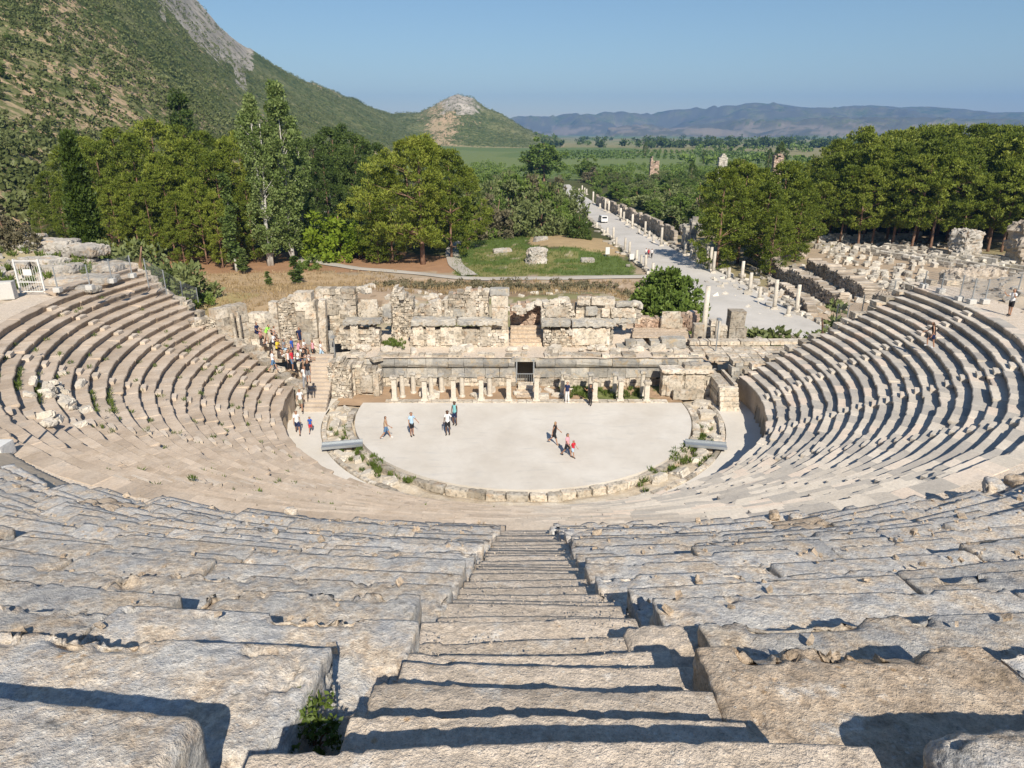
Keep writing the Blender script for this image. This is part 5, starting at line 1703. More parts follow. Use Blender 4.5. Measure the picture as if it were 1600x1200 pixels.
def trunk_mesh(name, mat, h, r, limbs, lean=0.0, forks=0, bare=0.3, seed=0):
    R = random.Random(seed)
    mb = MB()
    n = 9
    ph = R.uniform(0, 6)
    pts = [(lean * (i / n) ** 1.3 + .12 * math.sin(i * 1.3 + ph) * (i / n), .10 * math.sin(i * 1.1 + ph * 2) * (i / n), -.4 + (h + .4) * i / n) for i in range(n + 1)]
    rs = [r * (1.25 if i == 0 else 1) * (1 - .82 * i / n) + .02 for i in range(n + 1)]
    mb.tube(pts, rs, 8)
    for c in limbs:
        c = Vector(c)
        t = max(bare, min(.93, (c.z - .18 * math.hypot(c.x, c.y)) / h * .9))
        k = t * n; i = min(n - 1, int(k))
        b = Vector(pts[i]).lerp(Vector(pts[i + 1]), k - i)
        m = b.lerp(c, .5) + Vector((R.gauss(0, .15), R.gauss(0, .15), R.uniform(-.2, .35)))
        r0 = max(.03, r * (1 - t) * .55)
        mb.tube([b, m, b.lerp(c, .92)], [r0, r0 * .65, .015], 5, caps=False)
    return mb.mesh(name, M[mat], True)


def crown_pine(seed, H=18.0, W=5.6, z0=.22, n=120, top=.55, lump=.35):
    R = np.random.RandomState(seed)
    out, rad_ = [], []
    lob = R.uniform(0, 6.28, 5); lz = R.uniform(.2, 1, 5); la = R.uniform(.15, lump, 5)
    while len(out) < n:
        t = R.uniform(0, 1) ** .85
        z = H * (z0 + (1 - z0) * t)
        prof = (math.sin(min(1, t / (1 - top)) * math.pi / 2) * .55 + .45) if t < 1 - top else math.cos((t - (1 - top)) / top * math.pi / 2 * .93) ** .75
        a = R.uniform(0, 6.283)
        k = 1 + sum(la[i] * math.cos(a - lob[i]) * math.exp(-((t - lz[i]) / .25) ** 2) for i in range(5))
        q = R.uniform(.45, 1.0) ** .6
        rr = W * prof * k * q
        out.append((rr * math.cos(a), rr * math.sin(a), z)); rad_.append(R.uniform(.75, 1.35) * (W / 5.6) ** .5)
    return np.array(out), np.array(rad_)


TREES = {}


def kind(name, H, cents, rads, per, size, asp, lmat, tmat, r, nl=22, bare=.3, lean=0, **k):
    V, F = leaves(cents, rads, per, size, asp, **k)
    cm = make_mesh('crown', V, F, M[lmat])
    H = float(np.percentile(V[:, 2], 99.7))
    idx = TR.choice(len(cents), min(nl, len(cents)), replace=False)
    tm = trunk_mesh('trunk', tmat, H * .9, r, [tuple(cents[i]) for i in idx], lean, bare=bare, seed=len(TREES))
    TREES[name] = (H, cm, tm)


for i in range(4):
    c, r_ = crown_pine(200 + i, 18, 5.6 + .3 * i, .04 if i < 2 else .12, 230, .5 + .05 * i)
    kind('pine%d' % i, 18, c, r_ * .82, 64, .46, .36, 'pine', 'bark', .26, up=.5, flat=.5, bare=.15)
for i in range(3):
    c, r_ = crown_pine(220 + i, 17, 4.8, .24, 170, .62, .5)
    kind('tallpine%d' % i, 17, c, r_ * .85, 68, .46, .36, 'pine', 'bark', .25, up=.5, flat=.6, bare=.4, lean=rnd.uniform(.3, 1.2))
for i in range(2):
    c, r_ = crown_pine(230 + i, 18, 5.2, .15, 130, .5)
    kind('dpine%d' % i, 18, c, r_, 90, .46, .4, 'dpine', 'bark', .3, up=.3, flat=.7)
c, r_ = crown_pine(240, 20, 8.2, .16, 330, .60, .55)
kind('bigpine', 20, c, r_ * .85, 72, .48, .32, 'pine', 'bark', .42, nl=40, up=.5, flat=.58, bare=.22)
# cedar: conical dark tree with level sprays
t = TR.uniform(0, 1, 150) ** 1.2; a = TR.uniform(0, 6.28, 150)
rr = 5.0 * (1 - t) ** .7 * TR.uniform(.4, 1, 150) + .2
kind('cedar', 20, np.stack([rr * np.cos(a), rr * np.sin(a), 20 * (.08 + .92 * t)], 1), TR.uniform(.7, 1.2, 150), 80, .5, .4, 'dpine', 'bark', .35, flat=.5)
# poplars: broad leafy columns with pale stems showing
for i in range(3):
    H = 27.0; n = 210
    t = TR.uniform(0, 1, n); a = TR.uniform(0, 6.28, n)
    w = (2.9 + .4 * i) * np.where(t < .25, .45 + 2.0 * t, np.where(t < .7, 1.0, (1 - t) / .3 * .85 + .15)) * (1 + .25 * np.sin(a * 2 + t * 9 + i))
    q = TR.uniform(.35, 1, n)
    c = np.stack([w * q * np.cos(a) + .5 * np.sin(t * 5 + i), w * q * np.sin(a), H * (.10 + .88 * t)], 1)
    V, F = leaves(c, TR.uniform(.55, 1.0, n), 85, .34, .75, up=.6, flat=1.25)
    cm = make_mesh('crown', V, F, M['poplar'])
    mb = MB()
    for s in range(3):
        x0 = (-.3, .35, .05)[s]; a0 = s * 2.1 + i
        pts = [(x0 * (1 - k / 8) + (0.25 + .85 * math.sin(k / 8 * 2.2)) * math.cos(a0) * (k / 8), (.25 + .8 * k / 8) * math.sin(a0) * (k / 8), -.4 + H * .86 * k / 8) for k in range(9)]
        mb.tube(pts, [(.34 if s == 0 else .24) * (1 - .85 * k / 8) + .02 for k in range(9)], 8)
    for j in TR.choice(n, 50, replace=False):
        b = Vector((c[j][0] * .25, c[j][1] * .25, c[j][2] - 2.0)); e = Vector(c[j])
        mb.tube([b, b.lerp(e, .5) + Vector((0, 0, -.1)), e], [.09, .06, .02], 5, caps=False)
    TREES['poplar%d' % i] = (H, cm, mb.mesh('trunk', M['pbark'], True))
# young poplar / saplings
n = 60; t = TR.uniform(0, 1, n); a = TR.uniform(0, 6.28, n); w = .95 * np.where(t < .3, .5 + 1.7 * t, (1 - t) / .7 * .9 + .1) * TR.uniform(.2, 1, n)
kind('youngpoplar', 12, np.stack([w * np.cos(a), w * np.sin(a), 12 * (.14 + .85 * t)], 1), TR.uniform(.3, .6, n), 60, .3, .7, 'poplar', 'pbark', .11, nl=14, up=.6, flat=1.3)
# cypress
n = 230; t = TR.uniform(0, 1, n); a = TR.uniform(0, 6.28, n); w = 1.15 * np.where(t < .6, .85 + .25 * t, (1 - t) / .4 * .9 + .1) * TR.uniform(.5, 1, n)
kind('cypress', 16, np.stack([w * np.cos(a), w * np.sin(a), 16 * (.02 + .96 * t)], 1), TR.uniform(.4, .7, n), 85, .3, .5, 'cypress', 'bark', .2, nl=6, up=1.2, flat=1.5)
# round broad-leaved trees and bushes
for i in range(4):
    H, W, n = 9.0, 3.9, 95
    R = np.random.RandomState(300 + i)
    d = R.normal(0, 1, (n, 3)); d /= np.linalg.norm(d, axis=1)[:, None]
    lob = 1 + .25 * np.sin(d[:, 0] * 4 + i * 2) + .22 * np.sin(d[:, 1] * 5 + i)
    q = (R.uniform(.4, 1, n) ** .6 * lob)[:, None]
    c = d * q * np.array((W, W, H * .40)) + np.array((0, 0, H * .55))
    kind('broad%d' % i, H, c, R.uniform(.5, .95, n), 85, .36, .7, 'broad' if i < 3 else 'olive', 'bark', .22, up=.3, flat=.8)
for i in range(6):
    H, W, n = 4.0, 3.1, 60
    R = np.random.RandomState(320 + i)
    d = R.normal(0, 1, (n, 3)); d[:, 2] = np.abs(d[:, 2]); d /= np.linalg.norm(d, axis=1)[:, None]
    q = (R.uniform(.45, 1, n) ** .5 * (1 + .28 * np.sin(d[:, 0] * 4 + i * 2) + .2 * np.sin(d[:, 1] * 6 + i)))[:, None]
    c = d * q * np.array((W, W, H * .85)) + np.array((0, 0, .2))
    kind('bush%d' % i, H, c, R.uniform(.45, .9, n), 85, .34, .6, ('broad', 'olive', 'lime', 'dry', 'dpine', 'olive')[i], 'bark', .12, nl=16, up=.4, flat=.85, bare=.05)
# leafy fig bush with upright sprays
R = np.random.RandomState(340); n = 210
d = R.normal(0, 1, (n, 3)); d[:, 2] = np.abs(d[:, 2]) * 1.2; d /= np.linalg.norm(d, axis=1)[:, None]
c = d * (R.uniform(.3, 1, n) ** .5 * (1 + .12 * np.sin(d[:, 0] * 9)))[:, None] * np.array((3.3, 2.8, 4.4)) + np.array((0, 0, .4))
kind('fig', 5.0, c, R.uniform(.35, .6, n), 80, .30, .7, 'broad', 'pbark', .10, nl=30, up=.9, flat=1.3, bare=.05)
# flowering spiky young tree at the street gate etc. reuse the kinds above


def tree(k, name, x, y, ztop, label, cat, group=None, wide=1.0, z=None, rz=None):
    H, cm, tm = TREES[k]
    z = gz(x, y) if z is None else z
    h = max(.5, ztop - z)
    s = h / H
    e = empty(name, (x, y, z), rnd.uniform(0, 6.28) if rz is None else rz, label, cat, group)
    e.scale = (s * wide, s * wide, s)
    obj('crown', cm, e); obj('trunk', tm, e)
    return e


def ptree(k, name, px, y, top, label, cat, group=None, wide=1.0, rz=None):
    z = 0
    for _ in range(3):
        x = x_for(px, y, z + 3); z = gz(x, y)
    return tree(k, name, x, y, at_y(px, top, y).z, label, cat, group, wide, z, rz)


gw = 'pines of the western wood'
lw = 'dense yellow-green pine standing in the western wood behind the dry slope'
for i, (px, y, top, w) in enumerate([(48, 92, 288, 1), (84, 82, 268, .9), (118, 92, 226, .9), (172, 78, 222, .8), (198, 94, 200, .9), (228, 80, 210, .85), (258, 95, 188, .9), (270, 76, 240, .8), (312, 80, 218, .85), (336, 95, 206, .9), (352, 78, 238, .8), (376, 86, 218, .85), (388, 102, 205, .9), (150, 104, 214, .9), (292, 106, 196, .9), (412, 100, 232, .85), (215, 72, 270, .75), (320, 72, 280, .7), (100, 74, 300, .8), (186, 70, 290, .7), (285, 70, 300, .65), (345, 70, 300, .65), (240, 70, 285, .7), (62, 74, 310, .7), (395, 76, 285, .7)]):
    ptree('pine%d' % (i % 4), 'pine_tree', px, y, top, lw, 'pine', gw, w)
ptree('cedar', 'cedar_tree', 305, 112, 143, 'dark pointed conifer rising behind the western pines', 'conifer', None, .95)
ptree('poplar0', 'poplar_tree', 420, 72, 148, 'tall poplar with pale forked stem, the western one of the pair', 'poplar', None, .95, rz=.4)
ptree('poplar1', 'poplar_tree', 455, 75, 127, 'tallest poplar with white stems showing between its leaves', 'poplar', None, 1.0, rz=2.2)
ptree('poplar2', 'poplar_tree', 478, 84, 205, 'shorter poplar leaning on the eastern side of the tall pair', 'poplar', None, .8, rz=1.2)
ptree('youngpoplar', 'young_poplar', 366, 67, 272, 'slim young poplar in front of the western pines', 'poplar', None, 1.25)
for px, py, top, lab in ((382, 428, 388, 'small leafy sapling under the slim young poplar'), (420, 448, 424, 'smallest sapling on the dry slope'), (464, 445, 400, 'leafy sapling at the foot of the white poplar stems'), (484, 420, 398, 'low round shrub beside the leafy sapling at the path')):
    h = hit(px, py)
    tree('youngpoplar' if top != 398 else 'bush0', 'sapling', h.x, h.y, at_y(px, top, h.y).z, lab, 'sapling', None, 3.0 if top != 398 else 1.0)
ptree('cypress', 'cypress_tree', 152, 25, 208, 'narrow dark green cypress standing beside the rocky bank', 'cypress', None, 1.1)
for i, (px, y, top, w) in enumerate([(500, 112, 214, .9), (530, 118, 200, .9), (562, 112, 208, .9), (590, 132, 224, .9), (545, 140, 196, .9), (515, 96, 240, .75), (580, 100, 245, .7)]):
    ptree('dpine%d' % (i % 2), 'pine_tree', px, y, top, 'dark green pine in the clump between the poplars and the big spreading pine', 'pine', 'dark pines behind the lime green shrub', w)
for i, (px, py, top, w) in enumerate([(535, 402, 330, 1.1), (562, 405, 352, .9), (518, 398, 345, .8)]):
    h = hit(px, py)
    tree('bush2', 'shrub', h.x, h.y, at_y(px, top, h.y).z, ('bright lime green shrub, tallest of three beside the path', 'bright lime green shrub closest to the big spreading pine', 'small bright lime green shrub next to the poplar stems')[i], 'shrub', None, w)
h = hit(540, 350); tree('bush1', 'shrub', h.x, h.y, at_y(540, 312, h.y).z, 'grey-green olive shrub by the flag pole', 'shrub')
ptree('bigpine', 'pine_tree', 660, 73, 212, 'big spreading pine with bare reddish trunk beside the path fork', 'pine', None, .95, rz=1.0)
for i, (px, y, top, w, lab) in enumerate([(612, 76, 262, .85, 'pine on the western flank of the big spreading pine'), (705, 80, 234, .85, 'pine on the eastern flank of the big spreading pine'), (730, 90, 262, .85, 'pine overhanging the meadow edge'), (640, 92, 222, .85, 'pine tucked behind the big spreading pine'), (590, 74, 322, .8, 'low bushy pine between the lime shrubs and the big spreading pine'), (682, 94, 226, .9, 'pine showing its top right behind the big spreading pine')]):
    ptree('pine%d' % (i % 4), 'pine_tree', px, y, top, lab, 'pine', 'pines around the big spreading pine', w)
ptree('fig', 'fig_bush', 1040, 25, 420, 'dark green leafy bush growing out of the ruin at the street end', 'bush', None, 1.05)
h = hit(1286, 512); tree('bush5', 'shrub', 27.4, 12.5, at_y(1286, 486, 12.5).z, 'grey-green shrub behind the eastern fence posts', 'shrub', None, 1.2)
tree('bush5', 'shrub', x_for(224, 24, 6), 24, at_y(226, 368, 27).z, 'pale olive shrub behind the western fence posts', 'shrub', None, .95)
tree('bush0', 'shrub', x_for(285, 24, 4), 24, at_y(285, 424, 24).z, 'green bush below the pale olive shrub on the dry slope', 'shrub', None, .75)
tree('bush4', 'shrub', x_for(248, 22, 5), 22, at_y(240, 420, 22).z, 'dark bush tangled in the western fence', 'shrub', None, .7)
tree('bush3', 'shrub', x_for(20, 13, 11), 12, at_y(14, 322, 12).z, 'leafless reddish brown shrub at the rim of the rocky bank', 'shrub', None, 1.0)
# bushes above the meadow
BU = [(748, 122, 292), (775, 125, 285), (800, 121, 282), (828, 124, 276), (848, 126, 280), (862, 122, 286), (876, 116, 300), (852, 108, 305), (828, 110, 300), (785, 108, 305), (760, 110, 308), (720, 118, 285), (816, 140, 272), (770, 142, 274), (846, 146, 272), (866, 150, 278), (735, 150, 276), (878, 140, 290)]
for i, (px, y, top) in enumerate(BU):
    dry_ = i in (3, 9)
    ptree(('bush0', 'bush5', 'bush1', 'bush3', 'bush0', 'bush5')[i % 6] if not dry_ else 'bush3', 'bush', px - 6, y, top, 'brownish half dry bush in the thicket above the meadow' if dry_ or i % 6 == 3 else 'olive green bush in the thicket above the meadow', 'bush', 'dry bushes above the meadow' if dry_ or i % 6 == 3 else 'green bushes above the meadow', .85)
ptree('bush4', 'bush', 905, 100, 334, 'round dark green bush at the street edge above the meadow', 'bush', None, .9)
ptree('broad0', 'broadleaf_tree', 850, 300, 216, 'largest round leafy tree at the far end of the street', 'tree', None, 1.15)
ptree('broad1', 'broadleaf_tree', 918, 325, 243, 'round leafy tree just east of the far end of the street', 'tree', None, 1.15)
# thickets left and right of the street
gth = 'small trees of the thicket east of the street'
for i in range(95):
    y = 118 + 210 * (i / 95) ** 1.2
    px = rnd.uniform(905, 1290) if y > 200 else rnd.uniform(955, 1250)
    x = x_for(px, y, 0)
    if x < float(np.interp(y, SY, SXR)) + 8: x = float(np.interp(y, SY, SXR)) + 8 + rnd.uniform(0, 8)
    k = rnd.choice(('broad0', 'broad1', 'broad2', 'broad0', 'broad3', 'bush0', 'bush5')) if rnd.random() > .06 else 'bush3'
    h = rnd.uniform(4.0, 8.0)
    tree(k, 'small_tree', x, y, gz(x, y) + h, 'small bushy tree in the green thicket east of the marble street', 'tree', gth, rnd.uniform(1.0, 1.45))
for i in range(60):
    y = rnd.uniform(155, 330); px = rnd.uniform(705, 905)
    x = x_for(px, y, 0)
    if x > float(np.interp(y, SY, SXL)) - 9: x = float(np.interp(y, SY, SXL)) - 9 - rnd.uniform(0, 14)
    tree(rnd.choice(('broad0', 'broad1', 'broad3', 'bush0', 'bush5')), 'small_tree', x, y, gz(x, y) + rnd.uniform(3.5, 6.5), 'small bushy tree in the thicket west of the far street', 'tree', 'small trees of the thicket west of the far street', rnd.uniform(1.0, 1.4))
for i in range(26):
    y = rnd.uniform(112, 240); px = rnd.uniform(20, 560)
    x = x_for(px, y, 2)
    tree(rnd.choice(('broad3', 'broad0', 'bush5', 'broad2')), 'small_tree', x, y, gz(x, y) + rnd.uniform(2.2, 3.8), 'small olive coloured tree at the foot of the western hill', 'tree', 'olive trees at the foot of the western hill', rnd.uniform(1.0, 1.3))
ge = 'pines beside the street'
for i, (px, y, top, w) in enumerate([(1122, 68, 262, .95), (1155, 74, 256, .95), (1192, 70, 285, .9), (1215, 78, 252, .95), (1245, 76, 280, .85), (1205, 62, 320, .8), (1140, 84, 250, .9), (1178, 88, 262, .9), (1240, 90, 270, .9)]):
    ptree('pine%d' % (i % 4), 'pine_tree', px, y, top, 'broad pine in the clump beside the marble street columns', 'pine', ge, w)
gr = 'pines of the eastern wood'
i = 0
for row, (y0, n, ta, tb) in enumerate([(98, 13, 255, 246), (108, 14, 232, 215), (118, 14, 222, 204), (130, 13, 214, 196), (145, 12, 212, 192)]):
    for j in range(n):
        px = 1262 + (j + rnd.uniform(.1, .9)) / n * 380
        y = y0 + rnd.uniform(-3, 3) - (px - 1262) / 338 * 12
        u = (px - 1262) / 338
        top = ta + (tb - ta) * u + rnd.uniform(-10, 10) + (14 if px < 1330 else 0) + (26 if px < 1290 else 0)
        ptree('tallpine%d' % (i % 3) if row < 2 else 'pine%d' % (i % 4), 'pine_tree', px, y, top, 'pine with bare lower trunk in the eastern wood' if row < 2 else 'dense pine deep in the eastern wood', 'pine', gr if row < 2 else 'dense pines deep in the eastern wood', .95)
        i += 1
for px, y, top in ((1200, 420, 232), (1100, 520, 236), (1008, 700, 222), (1080, 300, 252), (1215, 330, 222)):
    ptree('dpine0', 'far_tree', px, y, top, 'single dark tree standing out on the far fields', 'tree', 'single trees on the far fields', .7)


def mass(name, spots, lmat, per, size):
    """Far trees that read as one mass."""
    C, R_ = [], []
    for x, y, h in spots:
        z = gz(x, y)
        for _ in range(5):
            C.append((x + TR.normal(0, h * .3), y + TR.normal(0, h * .3), z + h * TR.uniform(.25, .8))); R_.append(h * TR.uniform(.28, .45))
    V, F = leaves(C, R_, per, size, .8, flat=.8)
    tag(obj(name, make_mesh(name, V, F, M[lmat])), kind='stuff')


spd = []
for i in range(260):
    px = rnd.uniform(850, 1600); y = rnd.choice((1180, 1180, 1500, 2300)) + rnd.uniform(-50, 50)
    if px < 1040 and rnd.random() < .5: continue
    spd.append((x_for(px, y, -4), y, rnd.uniform(8, 15) * (1 + y / 6000)))
mass('far_treeline', spd, 'dpine', 22, 3.4)
sp = []
for i in range(420):
    y = rnd.choice((rnd.uniform(900, 1000), rnd.uniform(1350, 1500), rnd.uniform(2000, 2400), rnd.uniform(480, 560)))
    px = rnd.uniform(820, 1600)
    if px < 1060 and y < 1200: continue
    sp.append((x_for(px, y, -4), y, rnd.uniform(4, 8.5) * (1 + y / 4000)))
for i in range(0): 
    px = rnd.uniform(1050, 1600); y = 1180 + rnd.uniform(-40, 40); sp.append((x_for(px, y, -4), y, rnd.uniform(7, 12)))
mass('far_woods', sp[::2], 'broad', 12, 2.6)
sp = []
for i in range(330):
    y = rnd.uniform(330, 480); px = rnd.uniform(690, 1500); sp.append((x_for(px, y, -4), y, rnd.uniform(2.5, 5.5)))
for i in range(420):
    y = rnd.uniform(125, 330); px = rnd.uniform(690, 1300)
    x = x_for(px, y, -3)
    if float(np.interp(y, SY, SXL)) - 5 < x < float(np.interp(y, SY, SXR)) + 6: continue
    sp.append((x, y, rnd.uniform(1.2, 2.6)))
mass('undergrowth', sp, 'broad', 26, .75)
# orchard rows on the plain
sp = []
for i in range(34):
    for j in range(9):
        y = 640 + j * 34; x = x_for(870 + i * 12, 640, -4) * (1 + .0 * j); sp.append((x, y, rnd.uniform(2.5, 3.8)))
mass('orchard_shrubbery', sp, 'broad', 6, 1.6)

# ------------------------------------------------------------------ people
class Fig:
    """A jointed figure grown as one continuous skin; clothes are shells taken from it."""
    def __init__(s, name, lt=0, lk=5, rt=0, rk=5, la=5, lb=8, le=15, ra=5, rb=8, re=15, lean=0, head=0, lf=None, rf=None):
        J, E_, B = [], [], []       # joints (pos, radius), edges, bone name per edge

        def add(p, r, par=None, bone=None):
            J.append((Vector(p), r))
            if par is not None:
                E_.append((par, len(J) - 1)); B.append(bone)
            return len(J) - 1
        l = rad(lean)
        ud = Vector((0, math.sin(l), math.cos(l)))
        pel = Vector((0, 0, .94))
        i0 = add(pel, .118)
        i1 = add(pel + ud * .17, .110, i0, 'belly')
        i2 = add(pel + ud * .36, .128, i1, 'chest')
        i3 = add(pel + ud * .49, .085, i2, 'chest')
        i4 = add(pel + ud * .57, .052, i3, 'neck')
        hd = (ud + Vector((0, math.sin(rad(head)), 0))).normalized()
        hb = J[i4][0]
        i5 = add(hb + hd * .075 + Vector((0, .012, 0)), .078, i4, 'head')
        i6 = add(hb + hd * .155 + Vector((0, .006, 0)), .092, i5, 'head')
        i7 = add(hb + hd * .225, .062, i6, 'head')
        add(hb + hd * .125 + Vector((0, .108, 0)), .014, i6, 'nose')
        for sx in (-1, 1): add(hb + hd * .135 + Vector((sx * .094, -.004, 0)), .015, i6, 'ear')
        s.headc = hb + hd * .14
        for sx, t, k in ((-1, lt, lk), (1, rt, rk)):
            h = add(pel + Vector((sx * .085, 0, -.06)), .088, i0, 'hip')
            d1 = Vector((sx * .03, math.sin(rad(t)), -math.cos(rad(t)))).normalized()
            kn = add(J[h][0] + d1 * .41, .054, h, 'thigh')
            a2 = t - k
            d2 = Vector((0, math.sin(rad(a2)), -math.cos(rad(a2)))).normalized()
            cf = add(J[kn][0] + d2 * .13, .052, kn, 'calf')
            an = add(J[kn][0] + d2 * .40, .034, cf, 'calf')
            add(J[an][0] + Vector((0, -.045, -.035)), .033, an, 'foot')
            fm = add(J[an][0] + Vector((0, .09, -.045)), .036, an, 'foot')
            add(J[an][0] + Vector((sx * .01, .17, -.05)), .026, fm, 'foot')
        for sx, a, b, e in ((-1, la, lb, le), (1, ra, rb, re)):
            sh = add(J[i3][0] + Vector((sx * .155, 0, -.015)), .056, i3, 'shoulder')
            f = lambda ang, ab: Vector((sx * math.sin(rad(ab)), math.sin(rad(ang)) * math.cos(rad(ab)), -math.cos(rad(ang)) * math.cos(rad(ab))))
            d1 = f(a, b)
            el = add(J[sh][0] + d1 * .28, .038, sh, 'uparm')
            d2 = f(a + e, b * .5)
            wr = add(J[el][0] + d2 * .25, .026, el, 'forearm')
            pm = add(J[wr][0] + d2 * .075, .030, wr, 'hand')
            fx = Vector((0, 1, 0)) if abs(d2.y) < .8 else Vector((0, 0, 1))
            fx = (fx - d2 * fx.dot(d2)).normalized()
            for q, ln in zip((-1.5, -.5, .5, 1.5), (.075, .085, .08, .06)):
                b0 = add(J[pm][0] + d2 * .035 + fx * q * .019, .0095, pm, 'hand')
                m = add(J[b0][0] + d2 * ln * .55, .0085, b0, 'hand')
                add(J[m][0] + (d2 + Vector((-sx * .5, 0, 0))).normalized() * ln * .5, .0075, m, 'hand')
            t0 = add(J[wr][0] + d2 * .045 + fx * .038, .011, pm, 'hand')
            add(J[t0][0] + (d2 + fx * .5).normalized() * .045, .009, t0, 'hand')
        zmin = min(p.z for p, r in J) - .03
        for p, r in J: p.z -= zmin
        s.headc.z -= zmin
        s.J, s.E, s.B = J, E_, B
        me = bpy.data.meshes.new('tmp')
        me.from_pydata([tuple(p) for p, r in J], E_, [])
        o = bpy.data.objects.new('tmp', me)
        COL.objects.link(o)
        md = o.modifiers.new('skin', 'SKIN')
        md.use_smooth_shade = True
        for i, (p, r) in enumerate(J):
            me.skin_vertices[0].data[i].radius = (r, r)
            me.skin_vertices[0].data[i].use_root = (i == 0)
        o.modifiers.new('sub', 'SUBSURF').levels = 1
        dg = bpy.context.evaluated_depsgraph_get()
        ev = o.evaluated_get(dg)
        bm_ = bpy.data.meshes.new_from_object(ev)
        bm_.name = 'person'
        s.body = bm_
        bpy.data.objects.remove(o)
        n = len(bm_.vertices)
        V = np.empty(n * 3); bm_.vertices.foreach_get('co', V); s.V = V.reshape(-1, 3)
        N = np.empty(n * 3); bm_.vertices.foreach_get('normal', N); s.N = N.reshape(-1, 3)
        s.F = [tuple(p.vertices) for p in bm_.polygons]
        # nearest bone of every vertex
        best = np.full(n, 9e9); s.bone = np.zeros(n, dtype=int); s.t = np.zeros(n)
        for bi, (a, b) in enumerate(E_):
            A, Bv = np.array(J[a][0]), np.array(J[b][0])
            d = Bv - A
            t = np.clip(((s.V - A) @ d) / (d @ d + 1e-9), 0, 1)
            rr = J[a][1] * (1 - t) + J[b][1] * t
            dist = np.linalg.norm(s.V - (A + t[:, None] * d), axis=1) - rr
            k = dist < best
            best[k] = dist[k]; s.bone[k] = bi; s.t[k] = t[k]
        s.bn = np.array(s.B)[s.bone]
        bm_.materials.clear(); bm_.materials.append(None)
        for p in bm_.polygons: p.use_smooth = True
        s.cache = {}

    def shell(s, name, mask, off, loose=0.0):
        F = [f for f in s.F if all(mask[i] for i in f)]
        u = sorted({i for f in F for i in f})
        mp = {i: k for k, i in enumerate(u)}
        V = s.V[u] + s.N[u] * off
        me = make_mesh(name, V, [tuple(mp[i] for i in f) for f in F], None, True)
        me.materials.append(None)
        return me

    def part(s, kind_):
        if kind_ in s.cache: return s.cache[kind_]
        b, t, V = s.bn, s.t, s.V
        torso = np.isin(b, ['belly', 'chest', 'shoulder'])
        if kind_ == 'tshirt': m = torso | ((b == 'uparm') & (t < .62)) | ((b == 'hip') & (V[:, 2] > s.J[0][0].z - .06)); o = .016
        elif kind_ == 'tank': m = torso & ~((b == 'shoulder') & (t > .85)); o = .012
        elif kind_ == 'shorts': m = np.isin(b, ['hip']) | ((b == 'belly') & (t < .45)) | ((b == 'thigh') & (t < .8)); o = .020
        elif kind_ == 'trousers': m = np.isin(b, ['hip', 'thigh']) | ((b == 'belly') & (t < .45)) | (b == 'calf'); o = .018
        elif kind_ == 'dress': m = torso | np.isin(b, ['hip']) | ((b == 'thigh') & (t < .9)); o = .026
        elif kind_ == 'shoes': m = (b == 'foot'); o = .012
        elif kind_ == 'hair':
            c = np.array(s.headc); d = V - c
            m = np.isin(b, ['head', 'ear']) & ((d[:, 2] > .055) | ((d[:, 1] < .02) & (d[:, 2] > -.07))); o = .014
        elif kind_ == 'longhair':
            c = np.array(s.headc); d = V - c
            m = (np.isin(b, ['head', 'ear']) & ((d[:, 2] > .055) | (d[:, 1] < .03))) | ((b == 'neck') & (d[:, 1] < .01)); o = .022
        elif kind_ == 'cap':
            c = np.array(s.headc); d = V - c
            m = np.isin(b, ['head']) & (d[:, 2] > .03); o = .022
        me = s.shell(kind_ if kind_ != 'longhair' else 'hair', m, o)
        s.cache[kind_] = me
        return me


def cloth(name, c): return m_flat(name, c, .85, 0, .10, 20)


SK = [m_flat('skin_light', (.50, .30, .21), .55), m_flat('skin_tan', (.38, .21, .135), .55), m_flat('skin_dark', (.12, .065, .042), .5)]
HAIR = {'black': cloth('black_hair', (.018, .015, .013)), 'brown': cloth('brown_hair', (.07, .04, .022)), 'fair': cloth('fair_hair', (.42, .30, .15)), 'grey': cloth('grey_hair', (.35, .34, .33))}
CL = {k: cloth(k + '_cloth', v) for k, v in dict(white=(.74, .74, .74), black=(.02, .02, .024), navy=(.018, .028, .085), blue=(.03, .10, .42), skyblue=(.42, .58, .74), red=(.55, .03, .05), pink=(.75, .36, .42), green=(.02, .22, .09), lime=(.35, .75, .12), yellow=(.75, .55, .06), khaki=(.30, .28, .21), grey=(.25, .26, .28), denim=(.10, .19, .33), orange=(.62, .22, .10), teal=(.20, .48, .50), tan=(.48, .36, .25)).items()}
POSE = dict(stand=Fig('stand'), hip=Fig('hip', lt=-3, lk=2, rt=10, rk=14, la=-12, lb=32, le=70, ra=4, rb=10, re=20),
            walk=Fig('walk', lt=26, lk=12, rt=-20, rk=22, la=-24, le=20, ra=24, re=28), walk2=Fig('walk2', lt=-22, lk=28, rt=22, rk=8, la=20, le=30, ra=-22, re=15, lean=4),
            photo=Fig('photo', lt=4, rt=-6, la=42, lb=20, le=95, ra=42, rb=20, re=95, head=5), sit=Fig('sit', lt=84, lk=86, rt=80, rk=84, la=28, le=50, ra=24, re=55, lean=8),
            point=Fig('point', lt=5, rt=-8, la=5, ra=88, rb=25, re=8), bend=Fig('bend', lt=20, lk=30, rt=-8, rk=12, la=40, le=30, ra=35, re=40, lean=28),
            climb=Fig('climb', lt=55, lk=62, rt=-8, rk=6, la=-10, le=30, ra=30, re=30, lean=14))


